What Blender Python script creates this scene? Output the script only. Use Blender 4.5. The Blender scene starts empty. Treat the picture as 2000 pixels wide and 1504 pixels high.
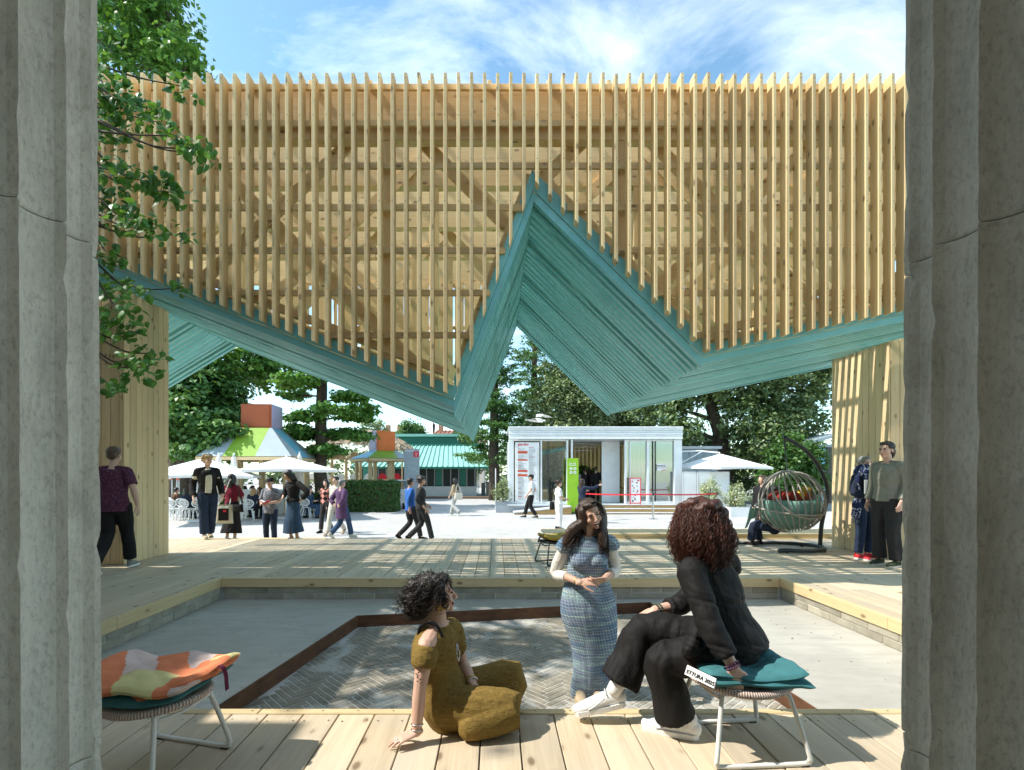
import bpy, bmesh, math, random
import numpy as np
from mathutils import Vector, Matrix, Quaternion
random.seed(7); rng = np.random.default_rng(7)
sc = bpy.context.scene
COL = sc.collection
R = math.radians

# ------------------------------------------------------------------ camera
CAM_H = 1.37                      # eye height above the timber deck (deck top is z = 0)
cam = bpy.data.cameras.new('camera'); camo = bpy.data.objects.new('camera', cam)
COL.objects.link(camo); sc.camera = camo
camo.location = (0, 0, CAM_H); camo.rotation_euler = (R(90), 0, 0)
cam.sensor_width = 36; cam.lens = 18.0
cam.shift_x = 0.016; cam.shift_y = 0.0875
cam.clip_start = 0.05; cam.clip_end = 2000

# ------------------------------------------------------------------ sky and sun
SUN_EL, SUN_BACK = R(50), R(-7)   # sun stands to the left, a little on the camera's side
sun_dir = Vector((-math.cos(SUN_EL)*math.cos(SUN_BACK), math.cos(SUN_EL)*math.sin(SUN_BACK), math.sin(SUN_EL)))
world = bpy.data.worlds.new('World'); sc.world = world; world.use_nodes = True
wn = world.node_tree; wn.nodes.clear()
def wnode(t, **k):
    n = wn.nodes.new(t)
    for a, b in k.items(): setattr(n, a, b)
    return n
wo = wnode('ShaderNodeOutputWorld'); bg = wnode('ShaderNodeBackground')
sky = wnode('ShaderNodeTexSky', sky_type='NISHITA', sun_disc=False)
sky.sun_elevation = SUN_EL; sky.sun_rotation = R(-97); sky.air_density = 1.0; sky.dust_density = 0.6; sky.ozone_density = 1.0
tc = wnode('ShaderNodeTexCoord'); sep = wnode('ShaderNodeSeparateXYZ')
wn.links.new(tc.outputs['Generated'], sep.inputs[0])
zc = wnode('ShaderNodeMath', operation='MAXIMUM'); wn.links.new(sep.outputs[2], zc.inputs[0]); zc.inputs[1].default_value = 0.0
za = wnode('ShaderNodeMath', operation='ADD'); wn.links.new(zc.outputs[0], za.inputs[0]); za.inputs[1].default_value = 0.22
dx = wnode('ShaderNodeMath', operation='DIVIDE'); dy = wnode('ShaderNodeMath', operation='DIVIDE')
wn.links.new(sep.outputs[0], dx.inputs[0]); wn.links.new(za.outputs[0], dx.inputs[1])
wn.links.new(sep.outputs[1], dy.inputs[0]); wn.links.new(za.outputs[0], dy.inputs[1])
cmb = wnode('ShaderNodeCombineXYZ'); wn.links.new(dx.outputs[0], cmb.inputs[0]); wn.links.new(dy.outputs[0], cmb.inputs[1])
mp = wnode('ShaderNodeMapping'); wn.links.new(cmb.outputs[0], mp.inputs[0]); mp.inputs['Scale'].default_value = (1.0, 1.5, 1); mp.inputs['Location'].default_value = (3.6, 1.2, 0); mp.inputs['Rotation'].default_value = (0, 0, R(-35))
cn = wnode('ShaderNodeTexNoise'); cn.inputs['Scale'].default_value = 1.9; cn.inputs['Detail'].default_value = 9; cn.inputs['Roughness'].default_value = 0.62; cn.inputs['Distortion'].default_value = 0.5
wn.links.new(mp.outputs[0], cn.inputs['Vector'])
cr = wnode('ShaderNodeValToRGB'); cr.color_ramp.elements[0].position = 0.45; cr.color_ramp.elements[1].position = 0.80
wn.links.new(cn.outputs['Fac'], cr.inputs[0])
mixc = wnode('ShaderNodeMix', data_type='RGBA'); mixc.inputs['B'].default_value = (7.6, 7.9, 8.3, 1)
hzm = wnode('ShaderNodeMath', operation='MULTIPLY'); wn.links.new(cr.outputs[0], hzm.inputs[0]); hzm.inputs[1].default_value = 0.62
tint = wnode('ShaderNodeMix', data_type='RGBA', blend_type='MULTIPLY'); tint.inputs['Factor'].default_value = 1.0; tint.inputs['B'].default_value = (0.80, 0.99, 0.92, 1)
wn.links.new(sky.outputs[0], tint.inputs['A'])
wn.links.new(hzm.outputs[0], mixc.inputs['Factor']); wn.links.new(tint.outputs['Result'], mixc.inputs['A'])
wn.links.new(mixc.outputs['Result'], bg.inputs[0]); bg.inputs[1].default_value = 0.15
wn.links.new(bg.outputs[0], wo.inputs[0])
sl = bpy.data.lights.new('sun', 'SUN'); sl.energy = 3.0; sl.angle = R(0.53); sl.color = (1.0, 0.945, 0.86)
so = bpy.data.objects.new('sun', sl); COL.objects.link(so); so.location = (-20, 10, 30)
so.rotation_euler = sun_dir.to_track_quat('Z', 'Y').to_euler()
sc.view_settings.view_transform = 'Standard'; sc.view_settings.look = 'None'
sc.view_settings.exposure = 1.15; sc.view_settings.gamma = 1.0; sc.view_settings.use_curve_mapping = False
sc.render.engine = 'CYCLES'
sc.cycles.use_denoising = True
sc.cycles.use_adaptive_sampling = True; sc.cycles.adaptive_threshold = 0.025
sc.cycles.max_bounces = 7; sc.cycles.diffuse_bounces = 4; sc.cycles.glossy_bounces = 3; sc.cycles.transmission_bounces = 6; sc.cycles.transparent_max_bounces = 8
sc.cycles.sample_clamp_indirect = 6.0; sc.cycles.caustics_reflective = False; sc.cycles.caustics_refractive = False

# ------------------------------------------------------------------ measuring helpers (photo pixel -> place)
VX, HY = 968.0, 927.0
GZ = -0.43                                     # gravel level
def W(px, py, d): return Vector(((px-VX)/1000*d, d, CAM_H-(py-HY)/1000*d))
def dep(py, z=0.0): return (CAM_H-z)*1000/(py-HY)
def on(px, py, z=0.0):
    d = dep(py, z); return Vector(((px-VX)/1000*d, d, z))

# ------------------------------------------------------------------ materials
MATS = {}
class NT:
    def __init__(s, name):
        m = bpy.data.materials.new(name); m.use_nodes = True; s.m = m; s.t = m.node_tree
        s.p = s.t.nodes['Principled BSDF']; s.out = s.t.nodes['Material Output']
    def n(s, t, **k):
        n = s.t.nodes.new(t)
        for a, b in k.items():
            if a.startswith('i_'):
                key = a[2:].replace('_', ' ')
                n.inputs[key].default_value = b
            else: setattr(n, a, b)
        return n
    def l(s, a, b): s.t.links.new(a, b)
    def math(s, op, a, b=None, clamp=False):
        n = s.t.nodes.new('ShaderNodeMath'); n.operation = op; n.use_clamp = clamp
        for i, v in enumerate((a, b)):
            if v is None: continue
            if isinstance(v, (int, float)): n.inputs[i].default_value = v
            else: s.l(v, n.inputs[i])
        return n.outputs[0]
    def pos(s, scale=(1, 1, 1), rand=0.0, rot=(0, 0, 0)):
        g = s.n('ShaderNodeNewGeometry'); v = g.outputs['Position']
        if rand:
            oi = s.n('ShaderNodeObjectInfo'); c = s.n('ShaderNodeVectorMath', operation='SCALE'); 
            cx = s.n('ShaderNodeCombineXYZ'); s.l(oi.outputs['Random'], cx.inputs[0]); s.l(oi.outputs['Random'], cx.inputs[1]); s.l(oi.outputs['Random'], cx.inputs[2])
            s.l(cx.outputs[0], c.inputs[0]); c.inputs['Scale'].default_value = rand
            a = s.n('ShaderNodeVectorMath', operation='ADD'); s.l(v, a.inputs[0]); s.l(c.outputs[0], a.inputs[1]); v = a.outputs[0]
        mp = s.n('ShaderNodeMapping'); s.l(v, mp.inputs[0]); mp.inputs['Scale'].default_value = scale; mp.inputs['Rotation'].default_value = rot
        return mp.outputs[0]
    def noise(s, vec, scale=1, detail=4, rough=0.55, dist=0.0):
        n = s.n('ShaderNodeTexNoise'); s.l(vec, n.inputs['Vector']); n.inputs['Scale'].default_value = scale
        n.inputs['Detail'].default_value = detail; n.inputs['Roughness'].default_value = rough; n.inputs['Distortion'].default_value = dist
        return n.outputs['Fac']
    def ramp(s, fac, stops):
        r = s.n('ShaderNodeValToRGB'); s.l(fac, r.inputs[0]); e = r.color_ramp.elements
        while len(e) < len(stops): e.new(0.5)
        for i, (p, c) in enumerate(stops):
            e[i].position = p; e[i].color = (c[0], c[1], c[2], 1) if isinstance(c, (tuple, list)) else (c, c, c, 1)
        return r.outputs[0]
    def mix(s, fac, a, b, mode='MIX'):
        n = s.n('ShaderNodeMix', data_type='RGBA', blend_type=mode)
        for key, v in (('Factor', fac), ('A', a), ('B', b)):
            if isinstance(v, (int, float)): n.inputs[key].default_value = v
            elif isinstance(v, tuple): n.inputs[key].default_value = (v[0], v[1], v[2], 1)
            else: s.l(v, n.inputs[key])
        return n.outputs['Result']
    def hsvrand(s, col, amt=0.15, island=False):
        if island: r = s.n('ShaderNodeNewGeometry').outputs['Random Per Island']
        else: r = s.n('ShaderNodeObjectInfo').outputs['Random']
        h = s.n('ShaderNodeHueSaturation'); s.l(col, h.inputs['Color'])
        s.l(s.math('ADD', s.math('MULTIPLY', r, 2*amt), 1-amt), h.inputs['Value'])
        return h.outputs[0]
    def bump(s, h, strength=0.3, dist=0.01):
        b = s.n('ShaderNodeBump'); b.inputs['Strength'].default_value = strength; b.inputs['Distance'].default_value = dist
        s.l(h, b.inputs['Height']); s.l(b.outputs[0], s.p.inputs['Normal'])
    def done(s, col=None, rough=0.6, spec=0.4, metal=0.0):
        if col is not None:
            if isinstance(col, tuple): s.p.inputs['Base Color'].default_value = (*col[:3], 1)
            else: s.l(col, s.p.inputs['Base Color'])
        if isinstance(rough, (int, float)): s.p.inputs['Roughness'].default_value = rough
        else: s.l(rough, s.p.inputs['Roughness'])
        s.p.inputs['Specular IOR Level'].default_value = spec; s.p.inputs['Metallic'].default_value = metal
        MATS[s.m.name] = s.m; return s.m

def mix3(a, b, t): return tuple(a[i]*(1-t)+b[i]*t for i in range(3))
def sca(c, k): return tuple(x*k for x in c)

def plain(name, col, rough=0.6, var=0.10, nscale=4.0, bump=0.15, bscale=60.0, spec=0.4, metal=0.0, objvar=0.0, bdist=0.004):
    t = NT(name); v = t.pos((1, 1, 1))
    f = t.noise(v, nscale, 5)
    c = t.ramp(f, [(0.3, sca(col, 1-var)), (0.7, sca(col, 1+var))])
    if objvar: c = t.hsvrand(c, objvar)
    if bump: t.bump(t.noise(v, bscale, 3), bump, bdist)
    return t.done(c, rough, spec, metal)

def wood(name, c1, c2, axis, knots=True, objvar=0.12, rough=0.62, grey=None):
    t = NT(name); S = [14, 14, 14]; S[axis] = 0.8
    v = t.pos(tuple(S), rand=37.0)
    g = t.noise(v, 1.0, 5, 0.6, 0.6)
    c = t.ramp(g, [(0.28, c1), (0.72, c2)])
    S2 = [70, 70, 70]; S2[axis] = 2.0
    g2 = t.noise(t.pos(tuple(S2), rand=11.0), 1.0, 3, 0.5)
    c = t.mix(t.math('MULTIPLY', t.ramp(g2, [(0.45, 0.0), (0.75, 1.0)]), 0.35), c, sca(c1, 0.72))
    if grey:
        gg = t.noise(t.pos((1.5, 1.5, 1.5), rand=5.0), 1.0, 4)
        c = t.mix(t.math('MULTIPLY', t.ramp(gg, [(0.4, 0.0), (0.7, 1.0)]), 0.6), c, grey)
    if knots:
        K = [7.0, 7.0, 7.0]; K[axis] = 3.4
        vo = t.n('ShaderNodeTexVoronoi'); t.l(t.pos(tuple(K), rand=23.0), vo.inputs['Vector']); vo.inputs['Scale'].default_value = 1.0
        k = t.ramp(vo.outputs['Distance'], [(0.08, 1.0), (0.16, 0.0)])
        c = t.mix(t.math('MULTIPLY', k, 0.8), c, (0.13, 0.065, 0.025))
        ring = t.ramp(vo.outputs['Distance'], [(0.10, 1.0), (0.26, 0.0)])
        c = t.mix(t.math('MULTIPLY', ring, 0.25), c, sca(c1, 0.6))
    c = t.hsvrand(c, objvar)
    t.bump(g2, 0.18, 0.004)
    return t.done(c, rough, 0.35)

PINE1, PINE2 = (0.64, 0.445, 0.205), (0.78, 0.595, 0.32)
for ax, s_ in enumerate('xyz'): wood('pine_'+s_, PINE1, PINE2, ax, objvar=0.17)
GL1, GL2 = (0.73, 0.495, 0.225), (0.83, 0.615, 0.33)
for ax, s_ in enumerate('xyz'): wood('glulam_'+s_, GL1, GL2, ax, objvar=0.08)
wood('cladding', (0.68, 0.50, 0.28), (0.79, 0.62, 0.375), 2, objvar=0.10)
wood('deckboard', (0.50, 0.40, 0.265), (0.64, 0.53, 0.375), 1, objvar=0.13, rough=0.7, grey=(0.45, 0.41, 0.34))
wood('rimboard_x', (0.56, 0.42, 0.22), (0.66, 0.52, 0.30), 0, objvar=0.08)
wood('rimboard_y', (0.56, 0.42, 0.22), (0.66, 0.52, 0.30), 1, objvar=0.08)
wood('stepwood', (0.42, 0.26, 0.10), (0.55, 0.36, 0.16), 0)

def m_concrete():
    t = NT('concrete'); v = t.pos()
    a = t.noise(v, 0.9, 7, 0.65); b = t.noise(t.pos((1, 3, 1)), 3.0, 6, 0.6); c_ = t.noise(v, 55, 3)
    c = t.ramp(a, [(0.3, (0.37, 0.355, 0.31)), (0.7, (0.50, 0.48, 0.425))])
    c = t.mix(t.math('MULTIPLY', t.ramp(b, [(0.45, 0.0), (0.72, 1.0)]), 0.45), c, (0.30, 0.285, 0.245))
    vo = t.n('ShaderNodeTexVoronoi'); t.l(v, vo.inputs['Vector']); vo.inputs['Scale'].default_value = 9.0
    spots = t.ramp(vo.outputs['Distance'], [(0.03, 1.0), (0.06, 0.0)])
    c = t.mix(t.math('MULTIPLY', spots, 0.7), c, (0.13, 0.12, 0.10))
    t.bump(t.math('ADD', c_, t.math('MULTIPLY', b, 2.0)), 0.25, 0.004)
    return t.done(c, 0.75, 0.35)
m_concrete()
def m_cmu():
    t = NT('block'); v = t.pos(rand=9.0)
    a = t.noise(v, 90, 4, 0.7); b = t.noise(v, 6, 4)
    c = t.ramp(b, [(0.3, (0.33, 0.30, 0.235)), (0.7, (0.46, 0.425, 0.34))])
    c = t.mix(t.ramp(a, [(0.55, 0.0), (0.75, 0.7)]), c, (0.14, 0.13, 0.11))
    c = t.hsvrand(c, 0.16); t.bump(a, 0.8, 0.012)
    return t.done(c, 0.9, 0.2)
m_cmu()
def m_gravel():
    t = NT('gravel'); v = t.pos()
    a = t.noise(v, 0.35, 6, 0.6); b = t.noise(v, 14, 6, 0.75)
    vo = t.n('ShaderNodeTexVoronoi'); t.l(v, vo.inputs['Vector']); vo.inputs['Scale'].default_value = 30.0
    c = t.ramp(a, [(0.3, (0.40, 0.395, 0.38)), (0.7, (0.50, 0.49, 0.47))])
    c = t.mix(0.55, c, t.ramp(b, [(0.3, (0.30, 0.30, 0.29)), (0.62, (0.66, 0.65, 0.63))]))
    c = t.mix(t.math('MULTIPLY', t.ramp(t.noise(v, 1.3, 6, .7), [(0.45, 0.0), (0.7, 1.0)]), .4), c, (0.30, 0.29, 0.27))
    c = t.mix(0.4, c, vo.outputs['Color'], 'SOFT_LIGHT')
    t.bump(t.math('ADD', vo.outputs['Distance'], b), 0.6, 0.03)
    return t.done(c, 0.9, 0.2)
m_gravel()
def m_stone():
    t = NT('column_stone'); v = t.pos()
    a = t.noise(v, 2.6, 8, 0.7); b = t.noise(t.pos((9, 9, 2.2)), 1.0, 9, 0.75, 0.6); f = t.noise(t.pos((1, 1, .5)), 90, 8, 0.8)
    c = t.ramp(a, [(0.3, (0.52, 0.495, 0.425)), (0.72, (0.78, 0.75, 0.665))])
    c = t.mix(t.math('MULTIPLY', t.ramp(b, [(0.50, 0.0), (0.72, 1.0)]), 0.45), c, (0.22, 0.205, 0.17))
    c = t.mix(t.ramp(f, [(0.5, 0.0), (0.70, 0.6)]), c, (0.17, 0.15, 0.12))
    t.bump(t.math('ADD', f, t.math('MULTIPLY', b, 0.5)), 0.5, 0.006)
    return t.done(c, 0.85, 0.2)
m_stone()
def m_brickpave():
    t = NT('paving_brick'); v = t.pos()
    a = t.noise(v, 2.2, 6, 0.65, 0.6); g = t.noise(v, 60, 3)
    c = t.hsvrand(t.ramp(t.noise(t.pos(rand=4.0), 9, 3), [(0.3, (0.19, 0.17, 0.13)), (0.7, (0.30, 0.27, 0.21))]), 0.2)
    c = t.mix(t.ramp(a, [(0.50, 0.0), (0.62, 0.85)]), c, (0.47, 0.46, 0.42))
    t.bump(g, 0.4, 0.004)
    return t.done(c, 0.85, 0.3)
m_brickpave()
plain('mortar', (0.50, 0.485, 0.44), 0.9, 0.15, 6)
def m_rust():
    t = NT('weathering_steel'); v = t.pos((3, 3, 9))
    c = t.ramp(t.noise(v, 2.0, 6, 0.7), [(0.3, (0.065, 0.028, 0.014)), (0.7, (0.17, 0.075, 0.032))])
    t.bump(t.noise(v, 30, 3), 0.3, 0.003); return t.done(c, 0.7, 0.4)
m_rust()
def m_teal():
    t = NT('teal_paint'); v = t.pos((1.2, 1.2, 1.2), rand=8)
    c = t.ramp(t.noise(v, 1.0, 4), [(0.3, (0.155, 0.47, 0.465)), (0.7, (0.23, 0.575, 0.57))])
    c = t.hsvrand(c, 0.05)
    return t.done(c, 0.38, 0.5)
m_teal()
def m_glass(name='glass', tint=(0.85, 0.9, 0.9), alpha=0.75):
    t = NT(name)
    tr = t.n('ShaderNodeBsdfTransparent'); tr.inputs[0].default_value = (*tint, 1)
    gl = t.n('ShaderNodeBsdfGlossy'); gl.inputs['Roughness'].default_value = 0.03; gl.inputs[0].default_value = (0.9, 0.95, 0.95, 1)
    fr = t.n('ShaderNodeFresnel'); fr.inputs[0].default_value = 1.5
    ms = t.n('ShaderNodeMixShader'); t.l(t.math('ADD', fr.outputs[0], 1-alpha-0.04 if alpha < 0.96 else 0.0, True), ms.inputs[0])
    t.l(tr.outputs[0], ms.inputs[1]); t.l(gl.outputs[0], ms.inputs[2]); t.l(ms.outputs[0], t.out.inputs[0])
    MATS[name] = t.m
m_glass()
def m_leaf(name, c1, c2, c3, trans=0.3, rough=0.45):
    t = NT(name)
    r = t.n('ShaderNodeNewGeometry').outputs['Random Per Island']
    big = t.noise(t.pos(), 0.7, 3)
    c = t.ramp(r, [(0.0, c1), (0.6, c2), (1.0, c3)])
    c = t.mix(t.math('MULTIPLY', t.ramp(big, [(0.35, 0.0), (0.7, 1.0)]), 0.35), c, c3)
    t.done(c, rough, 0.35)
    tl = t.n('ShaderNodeBsdfTranslucent'); t.l(t.mix(0.5, c, (0.25, 0.42, 0.03)), tl.inputs[0])
    ms = t.n('ShaderNodeMixShader'); ms.inputs[0].default_value = trans
    t.l(t.p.outputs[0], ms.inputs[1]); t.l(tl.outputs[0], ms.inputs[2]); t.l(ms.outputs[0], t.out.inputs[0])
m_leaf('leaf_bright', (0.053, 0.150, 0.027), (0.090, 0.240, 0.042), (0.180, 0.360, 0.068))
m_leaf('leaf_dark', (0.037, 0.110, 0.033), (0.065, 0.174, 0.046), (0.128, 0.256, 0.065), 0.2)
m_leaf('leaf_oak', (0.065, 0.120, 0.046), (0.110, 0.174, 0.065), (0.220, 0.275, 0.110), 0.15)
m_leaf('leaf_olive', (0.128, 0.183, 0.083), (0.201, 0.265, 0.120), (0.348, 0.384, 0.183), 0.2)
m_leaf('leaf_hedge', (0.030, 0.090, 0.024), (0.053, 0.135, 0.033), (0.105, 0.210, 0.045), 0.2)
m_leaf('leaf_linden', (0.045, 0.158, 0.027), (0.075, 0.240, 0.042), (0.135, 0.330, 0.060), 0.32)
m_leaf('leaf_variegated', (0.180, 0.255, 0.105), (0.375, 0.420, 0.210), (0.720, 0.720, 0.480), 0.2)
plain('bark', (0.085, 0.065, 0.048), 0.9, 0.35, 8, 0.9, 18, bdist=0.03)
plain('bark_grey', (0.16, 0.145, 0.125), 0.9, 0.3, 8, 0.9, 18, bdist=0.03)
plain('twig', (0.10, 0.075, 0.05), 0.8, 0.2)
for nm, c, rg in [('white_paint', (0.76, 0.79, 0.79), 0.45), ('white_plastic', (0.80, 0.81, 0.81), 0.4), ('white_cloth', (0.80, 0.80, 0.78), 0.85),
                  ('offwhite', (0.70, 0.68, 0.62), 0.7), ('grey_paint', (0.33, 0.37, 0.41), 0.5), ('light_grey', (0.55, 0.58, 0.60), 0.5), ('mid_grey', (0.30, 0.31, 0.32), 0.6),
                  ('dark_metal', (0.045, 0.055, 0.055), 0.4), ('black', (0.012, 0.012, 0.013), 0.6), ('interior_floor', (0.45, 0.40, 0.33), 0.6),
                  ('green_sign', (0.30, 0.55, 0.03), 0.5), ('red', (0.62, 0.02, 0.035), 0.5), ('red_orange', (0.60, 0.10, 0.045), 0.5), ('rust_orange', (0.33, 0.075, 0.022), 0.45),
                  ('orange', (0.72, 0.17, 0.03), 0.5), ('lilac', (0.42, 0.38, 0.55), 0.5), ('purple', (0.16, 0.12, 0.24), 0.5), ('lime', (0.22, 0.38, 0.035), 0.5), ('pale_blue', (0.31, 0.375, 0.40), 0.5),
                  ('sky_blue', (0.18, 0.48, 0.62), 0.5), ('copper_green', (0.27, 0.53, 0.46), 0.55), ('dark_green', (0.03, 0.19, 0.14), 0.5), ('roof_tile', (0.30, 0.13, 0.085), 0.85), ('brick_wall', (0.40, 0.22, 0.15), 0.9),
                  ('plaster', (0.55, 0.47, 0.40), 0.9), ('porch_plaster', (0.78, 0.75, 0.68), 0.9), ('thatch', (0.36, 0.29, 0.20), 0.95), ('bamboo', (0.45, 0.31, 0.16), 0.7), ('soil', (0.16, 0.10, 0.065), 0.95), ('portico_stone', (0.50, 0.48, 0.43), 0.85), ('window_dark', (0.03, 0.04, 0.04), 0.15),
                  ('stool_white', (0.72, 0.71, 0.66), 0.4), ('cane_shell', (0.36, 0.33, 0.29), 0.55), ('steel', (0.55, 0.55, 0.56), 0.3)]:
    plain(nm, c, rg, 0.06, 3.0, 0.06, 50, objvar=0.03, metal=1.0 if nm == 'steel' else 0.0)
for nm, c in [('q_orange', (0.66, 0.215, 0.10)), ('q_pink', (0.62, 0.49, 0.44)), ('q_yellow', (0.60, 0.55, 0.26)), ('q_teal', (0.055, 0.185, 0.20)), ('q_rust', (0.30, 0.075, 0.04)), ('q_mustard', (0.42, 0.29, 0.06)),
              ('q_sage', (0.20, 0.36, 0.31)), ('q_red', (0.26, 0.035, 0.025)), ('q_plum', (0.10, 0.015, 0.035)), ('q_sun', (0.70, 0.45, 0.05))]:
    plain(nm, c, 0.9, 0.10, 9, 0.5, 160, spec=0.2, bdist=0.003)
def m_rattan():
    t = NT('rattan'); g = t.n('ShaderNodeNewGeometry'); s_ = t.n('ShaderNodeTexCoord')
    sx = t.n('ShaderNodeSeparateXYZ'); t.l(s_.outputs['Object'], sx.inputs[0])
    ang = t.math('ARCTAN2', sx.outputs[1], sx.outputs[0])
    st = t.math('SINE', t.math('MULTIPLY', ang, 120.0))
    c = t.ramp(st, [(0.35, (0.46, 0.30, 0.24)), (0.65, (0.72, 0.67, 0.60))])
    t.bump(st, 0.6, 0.004); return t.done(c, 0.6, 0.3)
m_rattan()
def cloth(name, col, var=0.10, rough=0.85, fold=0.35, fscale=9.0, spec=0.2):
    t = NT(name); v = t.pos()
    c = t.ramp(t.noise(v, 12, 3), [(0.3, sca(col, 1-var)), (0.7, sca(col, 1+var))])
    h = t.math('ADD', t.noise(t.pos((1.6, 1.6, 0.8)), fscale, 3, 0.5, 0.8), t.math('MULTIPLY', t.noise(v, 260, 2), 0.06))
    t.bump(h, fold, 0.03); return t.done(c, rough, spec)
for nm, c in [('c_black', (0.016, 0.015, 0.016)), ('c_charcoal', (0.035, 0.034, 0.034)), ('c_navy', (0.022, 0.03, 0.055)), ('c_denim', (0.04, 0.075, 0.14)), ('c_denim_dark', (0.02, 0.032, 0.065)), ('c_white', (0.74, 0.74, 0.73)),
              ('c_cream', (0.60, 0.56, 0.47)), ('c_burgundy', (0.17, 0.014, 0.035)), ('c_plum', (0.105, 0.055, 0.125)), ('c_aubergine', (0.085, 0.032, 0.060)), ('c_blue', (0.035, 0.13, 0.42)), ('c_grey', (0.22, 0.22, 0.20)),
              ('c_lightgrey', (0.42, 0.42, 0.40)), ('c_sage', (0.235, 0.23, 0.19)), ('c_brown', (0.10, 0.055, 0.03)), ('c_red', (0.55, 0.05, 0.03)), ('c_skirt', (0.035, 0.065, 0.115)), ('c_beige', (0.42, 0.33, 0.22)), ('c_olive', (0.05, 0.06, 0.035)), ('c_peach', (0.62, 0.27, 0.22))]:
    cloth(nm, c)
cloth('c_suit', (0.0075, 0.0065, 0.0065), .1, .75, .45, 7.0, .3)
cloth('c_cream_l', (0.68, 0.64, 0.58), .05, .85, .35, 12.0)
def cloth_spot(name, base, spot, scale, thr=(0.45, 0.55)):
    t = NT(name); v = t.pos()
    c = t.mix(t.ramp(t.noise(v, scale, 4, 0.7), [(thr[0], 0.0), (thr[1], 1.0)]), base, spot)
    t.bump(t.noise(t.pos((1.6, 1.6, .8)), 9, 3, 0.5, 0.8), 0.35, 0.03); return t.done(c, 0.85, 0.2)
cloth_spot('c_paisley', (0.10, 0.10, 0.125), (0.26, 0.26, 0.29), 26)
cloth_spot('c_starry', (0.015, 0.015, 0.018), (0.4, 0.4, 0.4), 60, (0.62, 0.66))
cloth_spot('c_dotted', (0.085, 0.024, 0.050), (0.24, 0.13, 0.20), 70, (0.56, 0.62))
def m_scarf():
    t = NT('c_scarf'); ch = t.n('ShaderNodeTexChecker'); t.l(t.pos((1, 1, 1), rot=(0.6, 0.4, 0.7)), ch.inputs['Vector']); ch.inputs['Scale'].default_value = 24
    ch.inputs['Color1'].default_value = (0.02, 0.035, 0.11, 1); ch.inputs['Color2'].default_value = (0.45, 0.48, 0.55, 1)
    f = t.noise(t.pos(), 14, 4); c = t.mix(t.ramp(f, [(0.42, 0.0), (0.5, 1.0)]), ch.outputs['Color'], (0.02, 0.03, 0.08))
    t.bump(t.noise(t.pos(), 40, 3), 0.6, 0.02); return t.done(c, 0.9, 0.15)
m_scarf()
def m_argyle():
    t = NT('c_argyle'); ch = t.n('ShaderNodeTexChecker'); t.l(t.pos((1, 1, 1), rot=(0.0, R(45), 0.0)), ch.inputs['Vector']); ch.inputs['Scale'].default_value = 9
    ch.inputs['Color1'].default_value = (0.015, 0.015, 0.018, 1); ch.inputs['Color2'].default_value = (0.62, 0.25, 0.2, 1)
    return t.done(ch.outputs['Color'], 0.9, 0.15)
m_argyle()
def m_crochet():
    t = NT('c_crochet'); oc = t.n('ShaderNodeTexCoord'); sx = t.n('ShaderNodeSeparateXYZ'); t.l(oc.outputs['Object'], sx.inputs[0])
    wob = t.noise(t.pos((3, 3, 2)), 1.5, 2)
    z = t.math('ADD', sx.outputs[2], t.math('MULTIPLY', wob, 0.05))
    row = t.n('ShaderNodeCombineXYZ'); t.l(t.math('MULTIPLY', z, 26.0), row.inputs[2]); t.l(t.math('MULTIPLY', sx.outputs[0], 3.0), row.inputs[0])
    n = t.noise(row.outputs[0], 1.0, 5, 0.75)
    c = t.ramp(n, [(0.30, (0.08, 0.12, 0.21)), (0.40, (0.15, 0.27, 0.38)), (0.49, (0.29, 0.32, 0.42)), (0.57, (0.33, 0.49, 0.52)), (0.68, (0.70, 0.72, 0.64))])
    ang = t.math('ARCTAN2', sx.outputs[0], t.math('SUBTRACT', 0.0, sx.outputs[1]))
    ph = t.math('MULTIPLY', t.math('FLOOR', t.math('MULTIPLY', z, 44.0)), 1.5708*1.0)
    sa = t.math('SINE', t.math('ADD', t.math('MULTIPLY', ang, 44.0), ph)); sz = t.math('SINE', t.math('MULTIPLY', z, 276.5))
    hole = t.ramp(t.math('MULTIPLY', t.math('ADD', sa, 1.0), t.math('ADD', sz, 1.0)), [(0.42, 0.0), (0.8, 1.0)])
    hm = t.math('MULTIPLY', hole, t.ramp(t.noise(t.pos((1, 1, 1)), 3.0, 2), [(0.3, 0.55), (0.7, 1.0)]))
    c = t.mix(t.math('MULTIPLY', hm, 0.6), c, (0.018, 0.028, 0.05))
    t.bump(t.math('SUBTRACT', 1.0, hole), 0.8, 0.012); return t.done(c, 0.9, 0.15)
m_crochet()
def m_crinkle():
    t = NT('c_crinkle'); v = t.pos((20, 20, 62))
    h = t.noise(v, 2.2, 4, 0.6, 1.2); h2 = t.noise(t.pos((1, 1, 1)), 60, 3)
    c = t.ramp(t.math('ADD', t.math('MULTIPLY', h, 0.75), t.math('MULTIPLY', h2, 0.25)), [(0.34, (0.145, 0.09, 0.02)), (0.5, (0.205, 0.132, 0.03)), (0.68, (0.275, 0.185, 0.047))])
    t.bump(t.math('ADD', h, t.math('MULTIPLY', h2, 0.4)), 0.6, 0.012); return t.done(c, 0.8, 0.25)
m_crinkle()
def m_skin(name, col):
    t = NT(name); f = t.noise(t.pos(), 14, 4)
    c = t.ramp(f, [(0.3, sca(col, 0.93)), (0.7, mix3(col, (0.75, 0.40, 0.30), 0.12))])
    t.p.inputs['Subsurface Weight'].default_value = 0.12; t.p.inputs['Subsurface Radius'].default_value = (0.012, 0.005, 0.003); t.p.inputs['Subsurface Scale'].default_value = 1.0
    t.bump(t.noise(t.pos(), 220, 2), 0.08, 0.002); return t.done(c, 0.5, 0.4)
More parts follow.
